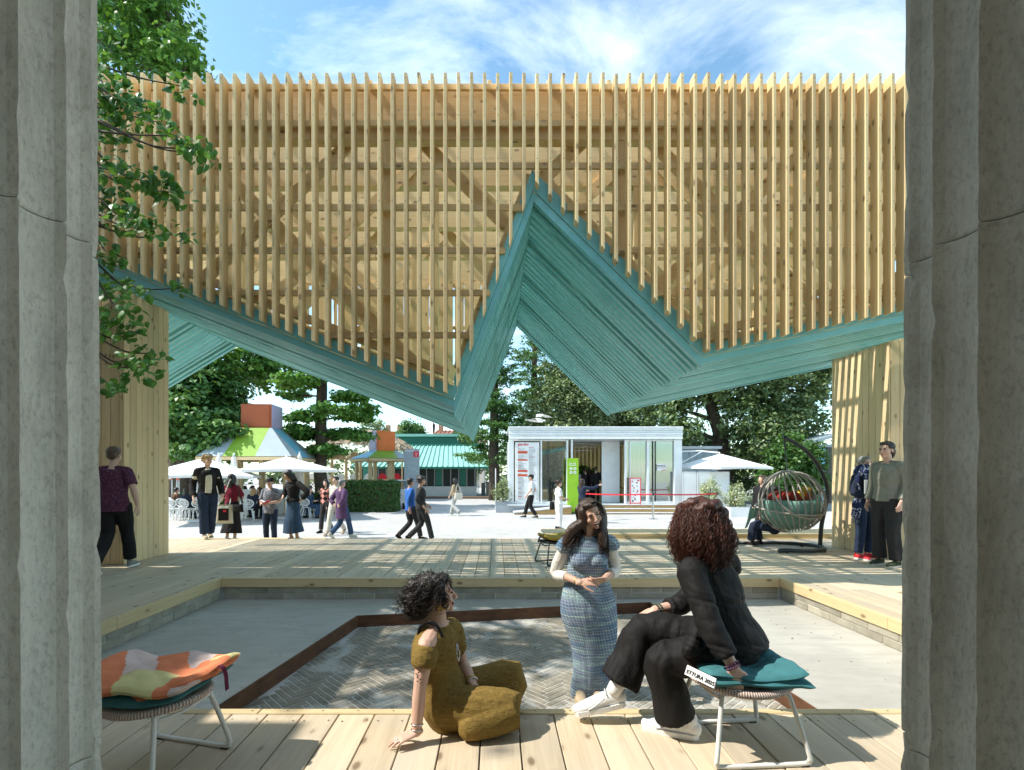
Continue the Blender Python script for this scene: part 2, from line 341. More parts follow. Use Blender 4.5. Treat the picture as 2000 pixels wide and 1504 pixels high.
m_skin('skin_light', (0.63, 0.40, 0.30)); m_skin('skin_tan', (0.46, 0.27, 0.175)); m_skin('skin_mid', (0.54, 0.33, 0.235))
def m_hair(name, col, tip, spec=0.5):
    t = NT(name); r = t.n('ShaderNodeNewGeometry').outputs['Random Per Island']
    f = t.noise(t.pos((30, 30, 8)), 3, 3)
    c = t.mix(t.math('MULTIPLY', t.math('ADD', r, f), 0.5), col, tip)
    t.bump(t.noise(t.pos((60, 60, 12)), 3, 3), 0.5, 0.01)
    return t.done(c, 0.38, spec)
m_hair('hair_black', (0.008, 0.006, 0.006), (0.03, 0.022, 0.018)); m_hair('hair_dark', (0.014, 0.008, 0.006), (0.055, 0.026, 0.014)); m_hair('hair_auburn', (0.020, 0.008, 0.006), (0.135, 0.038, 0.019))
m_hair('hair_blond', (0.28, 0.17, 0.06), (0.55, 0.39, 0.19)); m_hair('hair_grey', (0.10, 0.10, 0.10), (0.32, 0.31, 0.30)); m_hair('hair_brown', (0.04, 0.024, 0.014), (0.12, 0.07, 0.04))
plain('lips', (0.42, 0.085, 0.075), 0.4, 0.05); plain('teeth', (0.82, 0.80, 0.74), 0.3, 0.02); plain('mouth_dark', (0.06, 0.012, 0.012), 0.6, 0.1); plain('eye_dark', (0.018, 0.012, 0.010), 0.2, 0.05)
plain('gold', (0.72, 0.48, 0.13), 0.3, 0.05, metal=1.0); plain('silver', (0.7, 0.7, 0.72), 0.25, 0.05, metal=1.0)
plain('bead_green', (0.06, 0.10, 0.06), 0.35, 0.3); plain('bead_plum', (0.10, 0.04, 0.09), 0.35, 0.4); plain('ink', (0.03, 0.035, 0.04), 0.6, 0.1)
def m_translucent_wall():
    t = NT('interior_beige'); c = (0.66, 0.58, 0.40); t.done(c, 0.6, 0.3)
    tl = t.n('ShaderNodeBsdfTranslucent'); tl.inputs[0].default_value = (0.85, 0.75, 0.5, 1); ms = t.n('ShaderNodeMixShader'); ms.inputs[0].default_value = .6
    t.l(t.p.outputs[0], ms.inputs[1]); t.l(tl.outputs[0], ms.inputs[2]); t.l(ms.outputs[0], t.out.inputs[0])
m_translucent_wall()
def M(n): return MATS[n]

# ------------------------------------------------------------------ mesh helpers
class MB:
    def __init__(s): s.v = []; s.f = []; s.mi = []; s.cur = 0
    def add(s, vs, fs):
        b = len(s.v); s.v.extend([tuple(p) for p in vs]); s.f.extend([tuple(i+b for i in f) for f in fs]); s.mi.extend([s.cur]*len(fs)); return s
    def box(s, a, b):
        x0, y0, z0 = a; x1, y1, z1 = b
        return s.add([(x0,y0,z0),(x1,y0,z0),(x1,y1,z0),(x0,y1,z0),(x0,y0,z1),(x1,y0,z1),(x1,y1,z1),(x0,y1,z1)],
                     [(0,3,2,1),(4,5,6,7),(0,1,5,4),(1,2,6,5),(2,3,7,6),(3,0,4,7)])
    def bbox(s, a, b, r=0.004):        # box with chamfered vertical/long edges all round
        x0, y0, z0 = a; x1, y1, z1 = b; r = min(r, (x1-x0)/3, (y1-y0)/3, (z1-z0)/3)
        vs = []; idx = {}
        for ix, X in ((0, x0), (1, x1)):
            for iy, Y in ((0, y0), (1, y1)):
                for iz, Z in ((0, z0), (1, z1)):
                    sx, sy, sz = (r if ix == 0 else -r), (r if iy == 0 else -r), (r if iz == 0 else -r)
                    for k, p in enumerate(((X, Y+sy, Z+sz), (X+sx, Y, Z+sz), (X+sx, Y+sy, Z))):
                        idx[ix, iy, iz, k] = len(vs); vs.append(p)
        I = lambda *a: idx[a]
        fs = [(I(0,0,0,0),I(0,0,1,0),I(0,1,1,0),I(0,1,0,0)), (I(1,0,0,0),I(1,1,0,0),I(1,1,1,0),I(1,0,1,0)),
              (I(0,0,0,1),I(1,0,0,1),I(1,0,1,1),I(0,0,1,1)), (I(0,1,0,1),I(0,1,1,1),I(1,1,1,1),I(1,1,0,1)),
              (I(0,0,0,2),I(0,1,0,2),I(1,1,0,2),I(1,0,0,2)), (I(0,0,1,2),I(1,0,1,2),I(1,1,1,2),I(0,1,1,2))]
        for iy in (0, 1):
            for iz in (0, 1):
                q = (I(0,iy,iz,1), I(1,iy,iz,1), I(1,iy,iz,2), I(0,iy,iz,2)); fs.append(q if (iy == 1) == (iz == 1) else q[::-1])
        for ix in (0, 1):
            for iz in (0, 1):
                q = (I(ix,0,iz,0), I(ix,1,iz,0), I(ix,1,iz,2), I(ix,0,iz,2)); fs.append(q[::-1] if (ix == 1) == (iz == 1) else q)
        for ix in (0, 1):
            for iy in (0, 1):
                q = (I(ix,iy,0,0), I(ix,iy,1,0), I(ix,iy,1,1), I(ix,iy,0,1)); fs.append(q if (ix == 1) == (iy == 1) else q[::-1])
        for ix in (0, 1):
            for iy in (0, 1):
                for iz in (0, 1):
                    q = (I(ix,iy,iz,0), I(ix,iy,iz,1), I(ix,iy,iz,2)); fs.append(q if (ix+iy+iz) % 2 == 1 else q[::-1])
        return s.add(vs, fs)
    def beam(s, p, q, w, h, up=(0, 0, 1)):      # box from p to q, w across, h along up
        p, q = Vector(p), Vector(q); t = (q-p).normalized(); up = Vector(up)
        sd = t.cross(up)
        if sd.length < 1e-4: sd = t.cross(Vector((0, 1, 0)))
        sd.normalize(); u = sd.cross(t).normalized()
        vs = []
        for e in (p, q):
            for a, b in ((-1,-1),(1,-1),(1,1),(-1,1)): vs.append(e+sd*(a*w/2)+u*(b*h/2))
        return s.add(vs, [(0,1,2,3),(7,6,5,4),(0,4,5,1),(1,5,6,2),(2,6,7,3),(3,7,4,0)])
    def prism(s, poly, a, b, axis='y'):          # poly: list of 2-D points, extruded a..b along axis
        n = len(poly)
        def P(u, v, w): return {'y': (u, w, v), 'x': (w, u, v), 'z': (u, v, w)}[axis]
        vs = [P(u, v, a) for u, v in poly]+[P(u, v, b) for u, v in poly]
        fs = [tuple(range(n)), tuple(range(2*n-1, n-1, -1))]+[(i, i+n, (i+1) % n+n, (i+1) % n) for i in range(n)]
        return s.add(vs, fs)
    def tube(s, pts, r, n=8, cap=True, closed=False):
        pts = [Vector(p) for p in pts]; m = len(pts); rr = r if isinstance(r, (list, tuple)) else [r]*m
        vs = []; sd = None
        for i, p in enumerate(pts):
            if closed: t = pts[(i+1) % m]-pts[i-1]
            else: t = pts[min(i+1, m-1)]-pts[max(i-1, 0)]
            t.normalize()
            if sd is None: sd = t.cross(Vector((0, 0, 1)) if abs(t.z) < 0.9 else Vector((0, 1, 0)))
            sd = (sd-t*sd.dot(t))
            if sd.length < 1e-6: sd = t.orthogonal()
            sd.normalize(); u = sd.cross(t)
            for k in range(n):
                a = 2*math.pi*k/n; vs.append(p+(sd*math.cos(a)+u*math.sin(a))*rr[i])
        fs = []
        for i in range(m if closed else m-1):
            j = (i+1) % m
            for k in range(n): fs.append((i*n+k, i*n+(k+1) % n, j*n+(k+1) % n, j*n+k))
        if cap and not closed: fs += [tuple(range(n-1, -1, -1)), tuple((m-1)*n+k for k in range(n))]
        return s.add(vs, fs)
    def lathe(s, prof, n=16, c=(0, 0, 0), caps=True):
        vs = []; fs = []; m = len(prof)
        for r, z in prof:
            for k in range(n):
                a = 2*math.pi*k/n; vs.append((c[0]+r*math.cos(a), c[1]+r*math.sin(a), c[2]+z))
        for i in range(m-1):
            for k in range(n): fs.append((i*n+k, i*n+(k+1) % n, (i+1)*n+(k+1) % n, (i+1)*n+k))
        if caps: fs += [tuple(range(n-1, -1, -1)), tuple((m-1)*n+k for k in range(n))]
        return s.add(vs, fs)
    def ell(s, c, r, rot=None, n=12, m=8):
        c = Vector(c); r = (r, r, r) if isinstance(r, (int, float)) else r
        vs = []; fs = []
        for i in range(m+1):
            th = math.pi*i/m
            for k in range(n):
                a = 2*math.pi*k/n
                p = Vector((r[0]*math.sin(th)*math.cos(a), r[1]*math.sin(th)*math.sin(a), r[2]*math.cos(th)))
                if i in (0, m): p = Vector((0, 0, r[2] if i == 0 else -r[2]))
                if rot is not None: p = rot @ p
                vs.append(c+p)
        for i in range(m):
            for k in range(n):
                a, b, d, e = i*n+k, i*n+(k+1) % n, (i+1)*n+(k+1) % n, (i+1)*n+k
                if i == 0: fs.append((a, d, e)[::-1])
                elif i == m-1: fs.append((a, b, e)[::-1])
                else: fs.append((a, b, d, e)[::-1])
        return s.add(vs, fs)
    def mesh(s, name):
        me = bpy.data.meshes.new(name); me.from_pydata(s.v, [], s.f); me.update(); return me
    def build(s, name, mat=None, parent=None, smooth=False, kind=None):
        me = s.mesh(name)
        if mat is not None:
            for m in (mat if isinstance(mat, list) else [mat]): me.materials.append(M(m))
            if isinstance(mat, list): me.polygons.foreach_set('material_index', s.mi)
        if smooth: me.polygons.foreach_set('use_smooth', [True]*len(me.polygons))
        return link(name, me, parent, kind)
def link(name, me, parent=None, kind=None):
    o = bpy.data.objects.new(name, me); COL.objects.link(o)
    if parent is not None: attach(o, parent)
    if kind: o['kind'] = kind
    return o
def attach(o, parent):
    """mesh coordinates are in world space (or, under a rotated/local thing, in its own space)"""
    o.parent = parent
    if parent.get('_ws', 0): o.matrix_parent_inverse = Matrix.Translation(-Vector(parent.location))
def thing(name, label=None, cat=None, loc=(0, 0, 0), rz=0.0, group=None, ws=True, kind=None, parent=None):
    o = bpy.data.objects.new(name, None); COL.objects.link(o); o.location = loc; o.empty_display_size = 0.1
    if not ws: o.rotation_euler = (0, 0, rz)
    if ws: o['_ws'] = 1
    if parent is not None:
        attach(o, parent)
    if label: o['label'] = label
    if cat: o['category'] = cat
    if group: o['group'] = group
    if kind: o['kind'] = kind
    return o
def tag(o, label, cat, group=None):
    o['label'] = label; o['category'] = cat
    if group: o['group'] = group
    return o
def group_part(name, parent):
    """an Empty part that holds sub-parts"""
    o = bpy.data.objects.new(name, None); COL.objects.link(o); o.parent = parent; o.empty_display_size = 0.1
    if parent.get('_ws', 0): o.matrix_parent_inverse = Matrix.Translation(-Vector(parent.location))
    return o
def copy_tree(o, parent=None):
    c = o.copy(); COL.objects.link(c)
    if parent is not None: c.parent = parent
    for ch in o.children: copy_tree(ch, c)
    return c
def catmull(pts, k):
    pts = [np.array(p, float) for p in pts]; out = []
    P = [2*pts[0]-pts[1]]+pts+[2*pts[-1]-pts[-2]]
    for i in range(1, len(P)-2):
        for j in range(k):
            t = j/k; a, b, c, d = P[i-1], P[i], P[i+1], P[i+2]
            out.append(0.5*((2*b)+(-a+c)*t+(2*a-5*b+4*c-d)*t*t+(-a+3*b-3*c+d)*t**3))
    out.append(pts[-1]); return out
TMP = bpy.data.scenes.new('workbench')
def evaluated(o):
    """mesh of an object with its modifiers applied, made in a scratch scene"""
    TMP.collection.objects.link(o); TMP.view_layers[0].update(); dg = TMP.view_layers[0].depsgraph
    me = bpy.data.meshes.new_from_object(o.evaluated_get(dg)); TMP.collection.objects.unlink(o); return me
def text(name, body, size, loc, rot, mat, parent=None, align='LEFT', bold=0.0):
    cu = bpy.data.curves.new(name, 'FONT'); cu.body = body; cu.size = size; cu.align_x = align; cu.extrude = 0.001; cu.offset = bold
    cu.materials.append(M(mat)); co = bpy.data.objects.new(name, cu); me = evaluated(co); bpy.data.objects.remove(co); bpy.data.curves.remove(cu)
    o = bpy.data.objects.new(name, me); COL.objects.link(o)
    if parent is not None: attach(o, parent)
    o.location = loc; o.rotation_euler = rot
    return o
# =================================================================== THE SETTING
g = MB(); g.add([(-400, -60, GZ), (400, -60, GZ), (400, 700, GZ), (-400, 700, GZ)], [(0, 1, 2, 3)])
# the gravel sheet leaves out nothing: deck and pit stand above it on their own bases
ground = g.build('ground', 'gravel', kind='structure')

PX0, PX1, PY0, PY1 = -3.62, 3.75, 2.99, 6.75      # pit in the deck
DECK_FAR = 10.9; DX0, DX1 = -11.0, 9.4
CONC = -0.28
# ---- timber deck: every board its own piece
deck = thing('timber_deck', kind='structure')
BW, BG = 0.204, 0.007
def board_mesh(L):
    mb = MB(); mb.bbox((-BW/2+BG/2, 0, -0.045), (BW/2-BG/2, L, 0.0), 0.003); me = mb.mesh('deck_board'); me.materials.append(M('deckboard')); return me
bm_cache = {}
def board(x, y0, y1):
    L = round(y1-y0-0.004, 3)
    if L not in bm_cache: bm_cache[L] = board_mesh(L)
    o = link('deck_board', bm_cache[L], deck); o.location = (x, y0+0.002, random.uniform(-0.0012, 0.0012))
x = 0.126+BW/2-BW*54
while x < DX1:
    lo, hi = x-BW/2, x+BW/2
    if hi > PX0-0.06 and lo < PX1+0.06:
        if not (lo < PX0-0.06 or hi > PX1+0.06):
            board(x, -1.0, PY0-0.06); board(x, PY1+0.06, DECK_FAR)
        else:
            board(x, -1.0, PY0-0.06); board(x, PY1+0.06, DECK_FAR)
    else:
        if x > -8.6 or True:
            s1 = random.choice([2.2, 3.4, 4.3]); s2 = random.choice([6.1, 6.9, 7.7])
            board(x, -1.0, s1); board(x, s1, s2); board(x, s2, DECK_FAR)
    x += BW
# strips that close the boards against the pit at its two sides
mb = MB()
for a, b in ((PX0-0.30, PX0-0.062), (PX1+0.062, PX1+0.30)):
    mb.bbox((a, PY0-0.05, -0.05), (b, PY1+0.05, -0.006), 0.003)
mb.build('edge_joist', 'deckboard', deck)
def rim(name, a, b, ax):
    mb = MB(); mb.bbox(a, b, 0.004); mb.build(name, 'rimboard_'+ax, deck)
RT = 0.004
for k in range(3):       # far rim, three boards end to end
    xa = PX0+(PX1-PX0)*k/3; xb = PX0+(PX1-PX0)*(k+1)/3
    rim('rim_board', (xa+0.002, PY1, -0.115), (xb-0.002, PY1+0.058, RT), 'x')
    rim('rim_board', (xa-0.2+0.002, PY0-0.058, -0.115), (xb+0.2-0.002 if k == 2 else xb-0.2-0.002, PY0, RT), 'x')
for xs, xe in ((PX0-0.06, PX0), (PX1, PX1+0.06)):
    for ya, yb in ((PY0-0.05, 4.9), (4.9, PY1+0.058)):
        rim('rim_board', (xs, ya+0.002, -0.115), (xe, yb-0.002, RT+0.002), 'y')
rim('rim_board', (DX0, DECK_FAR, -0.20), (DX1, DECK_FAR+0.05, 0.002), 'x')
# screws in the near boards and the pit rim (far too many and small to count)
mb = MB()
def screw(x, y, z=0.0016):
    r = 0.0055; mb.add([(x+r*math.cos(a), y+r*math.sin(a), z) for a in [i*math.pi/3 for i in range(6)]], [tuple(range(6))])
x = 0.126-BW*16
while x < 4.2:
    for dxx in (0.035, BW-0.035):
        for yy in (2.86, 2.30, 1.7): screw(x+dxx+random.uniform(-.008, .008), yy+random.uniform(-.02, .02))
        if PX0 < x < PX1-.2:
            for yy in (6.9, 8.0, 9.2, 10.4): screw(x+dxx, yy+random.uniform(-.02, .02))
    screw(x+0.1, PY0-0.03, RT+0.002)
    x += BW
mb.build('screws', 'dark_metal', deck, kind='stuff')
mb = MB()   # black fill standing in for the shade under the boards, so that no light leaks through the joints
mb.box((DX0+0.02, -1.0, GZ), (DX1-0.02, PY0-0.22, -0.06)); mb.box((DX0+0.02, PY1+0.22, GZ), (DX1-0.02, DECK_FAR-0.02, -0.06))
mb.box((DX0+0.02, PY0-0.2, GZ), (PX0-0.22, PY1+0.2, -0.062)); mb.box((PX1+0.22, PY0-0.2, GZ), (DX1-0.02, PY1+0.2, -0.062))
mb.build('deck_shade_fill', 'black', deck)
# low timber walkway behind the deck and the step at its left
plat = thing('timber_walkway', 'low pale timber walkway along the far edge of the deck', 'walkway', (4, 11.6, GZ))
for k in range(5):
    ya = 10.96+k*0.215; m2 = MB(); m2.bbox((1.06, ya, 0.05), (9.2, ya+0.208, 0.10), 0.004); m2.build('board', 'rimboard_x', plat)
m2 = MB(); m2.bbox((1.06, 10.952, -0.2), (9.2, 10.958, 0.048), 0.002); m2.box((1.1, 10.97, GZ), (9.1, 12.0, 0.045)); m2.build('front_board', 'rimboard_x', plat)
stp = thing('timber_step', 'wide timber step between deck and gravel at the group of visitors', 'step', (-5.5, 11.6, GZ))
for k in range(6):
    ya = 10.96+k*0.3; m2 = MB(); m2.bbox((-7.6, ya, -0.25), (-4.2, ya+0.29, -0.20), 0.004); m2.build('board', 'rimboard_x', stp)
m2 = MB(); m2.box((-7.55, 10.98, GZ), (-4.25, 12.7, -0.252)); m2.build('riser', 'stepwood', stp)

# ---- the pit: block wall, concrete floor, steel-edged brick panel
wallp = thing('pit_wall', kind='structure')
bl_me = {}
def block(loc, L, ax):
    key = (round(L, 3), ax)
    if key not in bl_me:
        mb = MB()
        if ax == 'x': mb.bbox((0, 0, 0), (L-0.008, 0.12, 0.079), 0.006)
        else: mb.bbox((0, 0, 0), (0.12, L-0.008, 0.079), 0.006)
        me = mb.mesh('block'); me.materials.append(M('block')); bl_me[key] = me
    o = link('block', bl_me[key], wallp); o.location = loc
for c in range(2):
    z = CONC+0.0835*c+0.002
    x = PX0+0.02-(0.2 if c else 0)
    while x < PX1:
        a = max(x, PX0+0.012); b = min(x+0.4, PX1-0.012)
        if b-a > 0.03: block((a, PY1+0.028+random.uniform(-.004, .004), z), b-a, 'x')
        x += 0.4
    for xs, sgn in ((PX0-0.02-0.12, 0), (PX1+0.02, 1)):
        y = PY0-(0.2 if c else 0)
        while y < PY1:
            a = max(y, PY0); b = min(y+0.4, PY1+0.02)
            if b-a > 0.03: block((xs+random.uniform(-.004, .004), a, z), b-a, 'y')
            y += 0.4
mb = MB(); mb.box((PX0-0.2, PY1+0.034, CONC), (PX1+0.2, PY1+0.19, -0.117)); mb.box((PX0-0.2, PY0, CONC), (PX0-0.028, PY1, -0.117)); mb.box((PX1+0.028, PY0, CONC), (PX1+0.2, PY1, -0.117)); mb.box((PX0-.2, PY0-0.2, CONC), (PX1+.2, PY0-0.06, -0.117))
mb.build('mortar_bed', 'mortar', wallp)
Q = [(-2.11, 2.80), (-1.62, 5.98), (1.99, 6.61), (2.33, 2.80)]          # steel-edged panel, inner outline
O_ = [(PX0-0.03, 2.80), (PX0-0.03, PY1+0.04), (PX1+0.03, PY1+0.04), (PX1+0.03, 2.80)]
mb = MB(); vs = [(x, y, CONC) for x, y in O_+Q]
mb.add(vs, [(0, 4, 5, 1), (1, 5, 6, 2), (2, 6, 7, 3)])
mb.f = [f[::-1] for f in mb.f]
mb.build('concrete_floor', 'concrete', kind='structure')
panel = thing('brick_panel', kind='structure')
mb = MB(); mb.add([(x, y, -0.4135) for x, y in Q], [(3, 2, 1, 0)]); mb.build('mortar_bed', 'mortar', panel)
ein = []
cx_, cy_ = sum(q[0] for q in Q)/4, sum(q[1] for q in Q)/4
for i in range(3):
    a, b = Vector((*Q[i], 0)), Vector((*Q[i+1], 0)); nrm = Vector((-(b-a).y, (b-a).x, 0)).normalized()
    if nrm.dot(Vector((cx_, cy_, 0))-a) < 0: nrm = -nrm
    e = nrm*0.012; m2 = MB()
    vs = [Vector((p.x, p.y, z)) for z in (-0.43, CONC+0.004) for p in (a-e*0.3, b-e*0.3, b+e, a+e)]
    m2.add(vs, [(0,1,2,3),(7,6,5,4),(0,4,5,1),(1,5,6,2),(2,6,7,3),(3,7,4,0)]); m2.build('steel_edge', 'weathering_steel', panel)
def inQ(x, y, m=0.0):
    for i in range(4):
        a, b = Q[i], Q[(i+1) % 4]
        if (b[0]-a[0])*(y-a[1])-(b[1]-a[1])*(x-a[0]) > -m*math.hypot(b[0]-a[0], b[1]-a[1]): return False
    return True
BL, BWd = 0.24, 0.06; ca = math.cos(R(43)); sa = math.sin(R(43)); bricks = []
for a in range(-140, 141):
    for b in range(-16, 17):
        bx, by = a*BWd+b*BL, a*BWd-b*BL
        for cxl, cyl, rot in ((bx+BL/2, by+BWd/2, 0), (bx+BL+BWd/2, by+BWd-BL/2, 1)):
            X = cxl*ca-cyl*sa+0.1; Y = cxl*sa+cyl*ca+4.7
            if inQ(X, Y, 0.02) and Y > 2.75: bricks.append((Y, X, rot))
bricks.sort()
mb = MB(); mb.bbox((-BL/2+.0055, -BWd/2+.005, -0.02), (BL/2-.0055, BWd/2-.005, 0.0), 0.004); bme = mb.mesh('brick'); bme.materials.append(M('paving_brick'))
rest = MB()
vis = [b for b in bricks if b[0] > 3.05]; hid = [b for b in bricks if b[0] <= 3.05]
for i, (Y, X, rot) in enumerate(vis+hid):
    an = R(43)+(math.pi/2 if rot else 0)+random.uniform(-.012, .012); z = -0.409+random.uniform(-.0015, .0015)
    if i < 300:
        o = link('brick', bme, panel); o.location = (X, Y, z); o.rotation_euler = (0, 0, an)
    else:
        c, s_ = math.cos(an), math.sin(an)
        vs = []
        for zz, ins in ((-0.02, 0), (-0.003, 0), (0, .003)):
            for u, v in ((-1,-1),(1,-1),(1,1),(-1,1)):
                uu, vv = u*(BL/2-.0055-ins), v*(BWd/2-.005-ins); vs.append((X+uu*c-vv*s_, Y+uu*s_+vv*c, z+zz))
        rest.add(vs, [(8,9,10,11)]+[(k+j, k+(j+1) % 4, k+4+(j+1) % 4, k+4+j) for k in (0, 4) for j in range(4)])
rest.build('brick_field', 'paving_brick', panel, kind='stuff')
mb = MB()
for _ in range(260):     # dry leaf litter and twigs on the concrete
    x, y = random.uniform(PX0+.1, PX1-.1), random.uniform(3.1, 6.6)
    if inQ(x, y): continue
    r = random.uniform(.006, .02); a = random.uniform(0, 6.28)
    mb.add([(x+r*math.cos(a), y+r*math.sin(a), CONC+.003), (x+.4*r*math.cos(a+1.6), y+.4*r*math.sin(a+1.6), CONC+.006), (x-r*math.cos(a), y-r*math.sin(a), CONC+.003), (x+.4*r*math.cos(a-1.6), y+.4*r*math.sin(a-1.6), CONC+.004)], [(0, 1, 2, 3)])
mb.build('leaf_litter', 'soil', kind='stuff')

# =================================================================== TIMBER CANOPY
CS = 6.0/7.2
def CZ(z): return CAM_H+(z-CAM_H)*CS
ZF, ZR = 7.2*CS, 13.46*CS; TOP = CZ(7.02)
ZIG = [(x*CS, CZ(z)) for x, z in [(-9.2, 3.5), (-6.9, 4.9), (-0.6, 2.46), (0.54, 5.49), (3.0, 3.08), (10.2, 4.60)]]
def soff(x):
    for (xa, za), (xb, zb) in zip(ZIG, ZIG[1:]):
        if xa <= x <= xb: return za+(zb-za)*(x-xa)/(xb-xa)
    return ZIG[0][1] if x < ZIG[0][0] else ZIG[-1][1]
CX0, CX1 = -9.1*CS, 10.1*CS
canopy = thing('timber_canopy', 'large timber slat canopy with folded teal underside over the deck', 'canopy', (0, 8.6, 0))
SP, SW, SD = 0.1855*CS, 0.0385, 0.136
def slat(x, y0, lift):
    za, zb = soff(x-SW/2)+lift, soff(x+SW/2)+lift
    if abs(za-zb) > 0.35: za = zb = min(za, zb)
    t = TOP+random.uniform(-.008, .008); b = 0.004
    mb = MB(); X0, X1, Y0, Y1 = x-SW/2, x+SW/2, y0, y0+SD
    prof = [(X0+b, Y0), (X1-b, Y0), (X1, Y0+b), (X1, Y1), (X0, Y1), (X0, Y0+b)]
    vs = [(u, v, (za if u < x else zb)) for u, v in prof]+[(u, v, t) for u, v in prof]; n = 6
    mb.add(vs, [tuple(range(n-1, -1, -1)), tuple(range(n, 2*n))]+[(i, (i+1) % n, (i+1) % n+n, i+n) for i in range(n)])
    o = mb.build('slat', 'pine_z', canopy); return o
x = 0.025-SP*49
xs_slats = []
while x < CX1:
    if x > CX0: xs_slats.append(x)
    x += SP
for x in xs_slats: slat(x, ZF, 0.025)
for x in xs_slats[::2]: slat(x, ZR, 0.05)
def intervals(z, m):
    out = []; st = None; x = CX0
    while x <= CX1:
        ok = soff(x)+m < z
        if ok and st is None: st = x
        if not ok and st is not None: out.append((st, x)); st = None
        x += 0.02
    if st is not None: out.append((st, CX1))
    return [(a, b) for a, b in out if b-a > 0.4]
for zi, z in enumerate([CZ(q) for q in (6.955, 6.43, 5.82, 5.22, 4.60, 3.99, 3.38)]):
    for a, b in intervals(z, 0.16):
        n = max(1, round((b-a)/5.5))
        for k in range(n):
            xa, xb = a+(b-a)*k/n, a+(b-a)*(k+1)/n
            mb = MB(); mb.bbox((xa+.001, ZF+SD+.001, z-.036), (xb-.001, ZF+SD+.040, z+.036), .003); mb.build('purlin', 'pine_x', canopy)
            if zi in (0, 3, 5):
                mb = MB(); mb.bbox((xa+.001, ZR-.040, z-.036), (xb-.001, ZR-.001, z+.036), .003); mb.build('purlin', 'pine_x', canopy)
mb = MB()
for x in xs_slats:
    for zq in (6.955, 6.43, 5.82, 5.22, 4.60, 3.99, 3.38):
        z = CZ(zq)
        if z > soff(x)+.16:
            xx = x+random.uniform(-.006, .006); r = .0058; mb.add([(xx+r*math.cos(a), ZF-.0008, z+r*math.sin(a)) for a in [i*math.pi/3 for i in range(6)]], [tuple(range(6))])
mb.build('slat_screws', 'dark_metal', canopy, kind='stuff')
NODES = [q*CS for q in (-8.52, -5.06, -1.6, 1.86, 5.32, 8.78)]
FR = [q*CS for q in (7.55, 8.75, 10.2, 11.6, 13.15)]; HB = CZ(6.25)
def hit(x, z, dx, dz, m):
    t = 0.0
    while t < 9 and CX0 < x+dx*t < CX1 and z+dz*t > soff(x+dx*t)+m: t += 0.02
    return t
for fi, fy in enumerate(FR):
    fr = group_part('frame', canopy); sh = 0.0 if fi % 2 == 0 else 0.46
    for k in range(3):
        xa, xb = CX0+(CX1-CX0)*k/3, CX0+(CX1-CX0)*(k+1)/3
        mb = MB(); mb.bbox((xa+.002, fy-.075, HB), (xb-.002, fy+.075, CZ(6.97)), .006); mb.build('header_beam', 'glulam_x', fr)
    for nx in NODES:
        nx = nx+sh
        if not CX0+.2 < nx < CX1-.2: continue
        zb = soff(nx)+0.18
        if HB-zb > 0.3:
            mb = MB(); mb.bbox((nx-.062, fy-.066, zb), (nx+.062, fy+.066, HB-.002), .005); mb.build('post', 'glulam_z', fr)
        for sg in (-1, 1):
            dv = Vector((sg*0.72, 0, -0.72*0.93 if sg < 0 else -0.72*1.0)).normalized()
            x0, z0 = nx+sg*0.13, CZ(6.72)
            L = hit(x0, z0, dv.x, dv.z, 0.25)
            if L > 0.8:
                yo = (0.096 if sg < 0 else 0.136)*(1 if fi % 2 == 0 else -1)
                mb = MB(); mb.beam((x0, fy+yo, z0), (x0+dv.x*L, fy+yo, z0+dv.z*L), 0.036, 0.16, (-dv.z, 0, dv.x))
                mb.build('diagonal', 'glulam_x' if abs(dv.x) > .7 else 'glulam_z', fr)
    for (xa, za), (xb, zb) in zip(ZIG, ZIG[1:]):
        for off in (0.145, 0.30):
            if fi not in (0, 4) and off > 0.2: continue
            xaa, xbb = max(xa, CX0), min(xb, CX1)
            p, q = Vector((xaa, fy-.02, soff(xaa)+off)), Vector((xbb, fy-.02, soff(xbb)+off)); t = (q-p).normalized()
            v = Vector((0, 0, off)); nrm = Vector((-t.z, 0, t.x))
            mb = MB(); mb.beam(p+t*0.10, q-t*0.10, 0.13, 0.092, nrm); mb.build('bottom_chord', 'glulam_x', fr)
# roof joists run back over the headers
roof = group_part('roof_joists', canopy)
x = CX0+0.3
while x < CX1:
    mb = MB(); mb.bbox((x-.025, ZF+.18, CZ(6.975)), (x+.025, ZR-.05, CZ(7.09)), .004); mb.build('joist', 'glulam_y', roof); x += 1.73/2*CS
# front teal upstand and the battens of the folded soffit
up = group_part('fascia', canopy); sfp = group_part('soffit', canopy)
for yy in (ZF+SD+.042, ZR-.075):
    for (xa, za), (xb, zb) in zip(ZIG, ZIG[1:]):
        xaa, xbb = max(xa, CX0), min(xb, CX1); za, zb = soff(xaa), soff(xbb)
        hgt = 0.11+0.13*min(1.2, abs(zb-za)/max(.1, xbb-xaa))
        mb = MB(); mb.prism([(xaa, za+.008), (xbb, zb+.008), (xbb, zb+hgt), (xaa, za+hgt)], yy, yy+.020, 'y'); mb.build('fascia_panel', 'teal_paint', up)
PIT = 0.165; y = ZF+SD+.062; k = 0
while y < ZR+0.1:
    wd = 0.080; dz = random.choice([0, 0, 0, 0, .014])
    for (xa, za), (xb, zb) in zip(ZIG, ZIG[1:]):
        xaa, xbb = max(xa, CX0), min(xb, CX1); za, zb = soff(xaa), soff(xbb)
        t = Vector((xbb-xaa, zb-za)).normalized(); vh = 0.085/max(.45, t.x)
        mb = MB(); mb.prism([(xaa, za+dz), (xbb, zb+dz), (xbb, zb+dz-vh), (xaa, za+dz-vh)], y, y+wd, 'y'); mb.build('batten', 'teal_paint', sfp)
    y += PIT; k += 1
rw = group_part('rear_boarding', canopy); x = CX0+.1
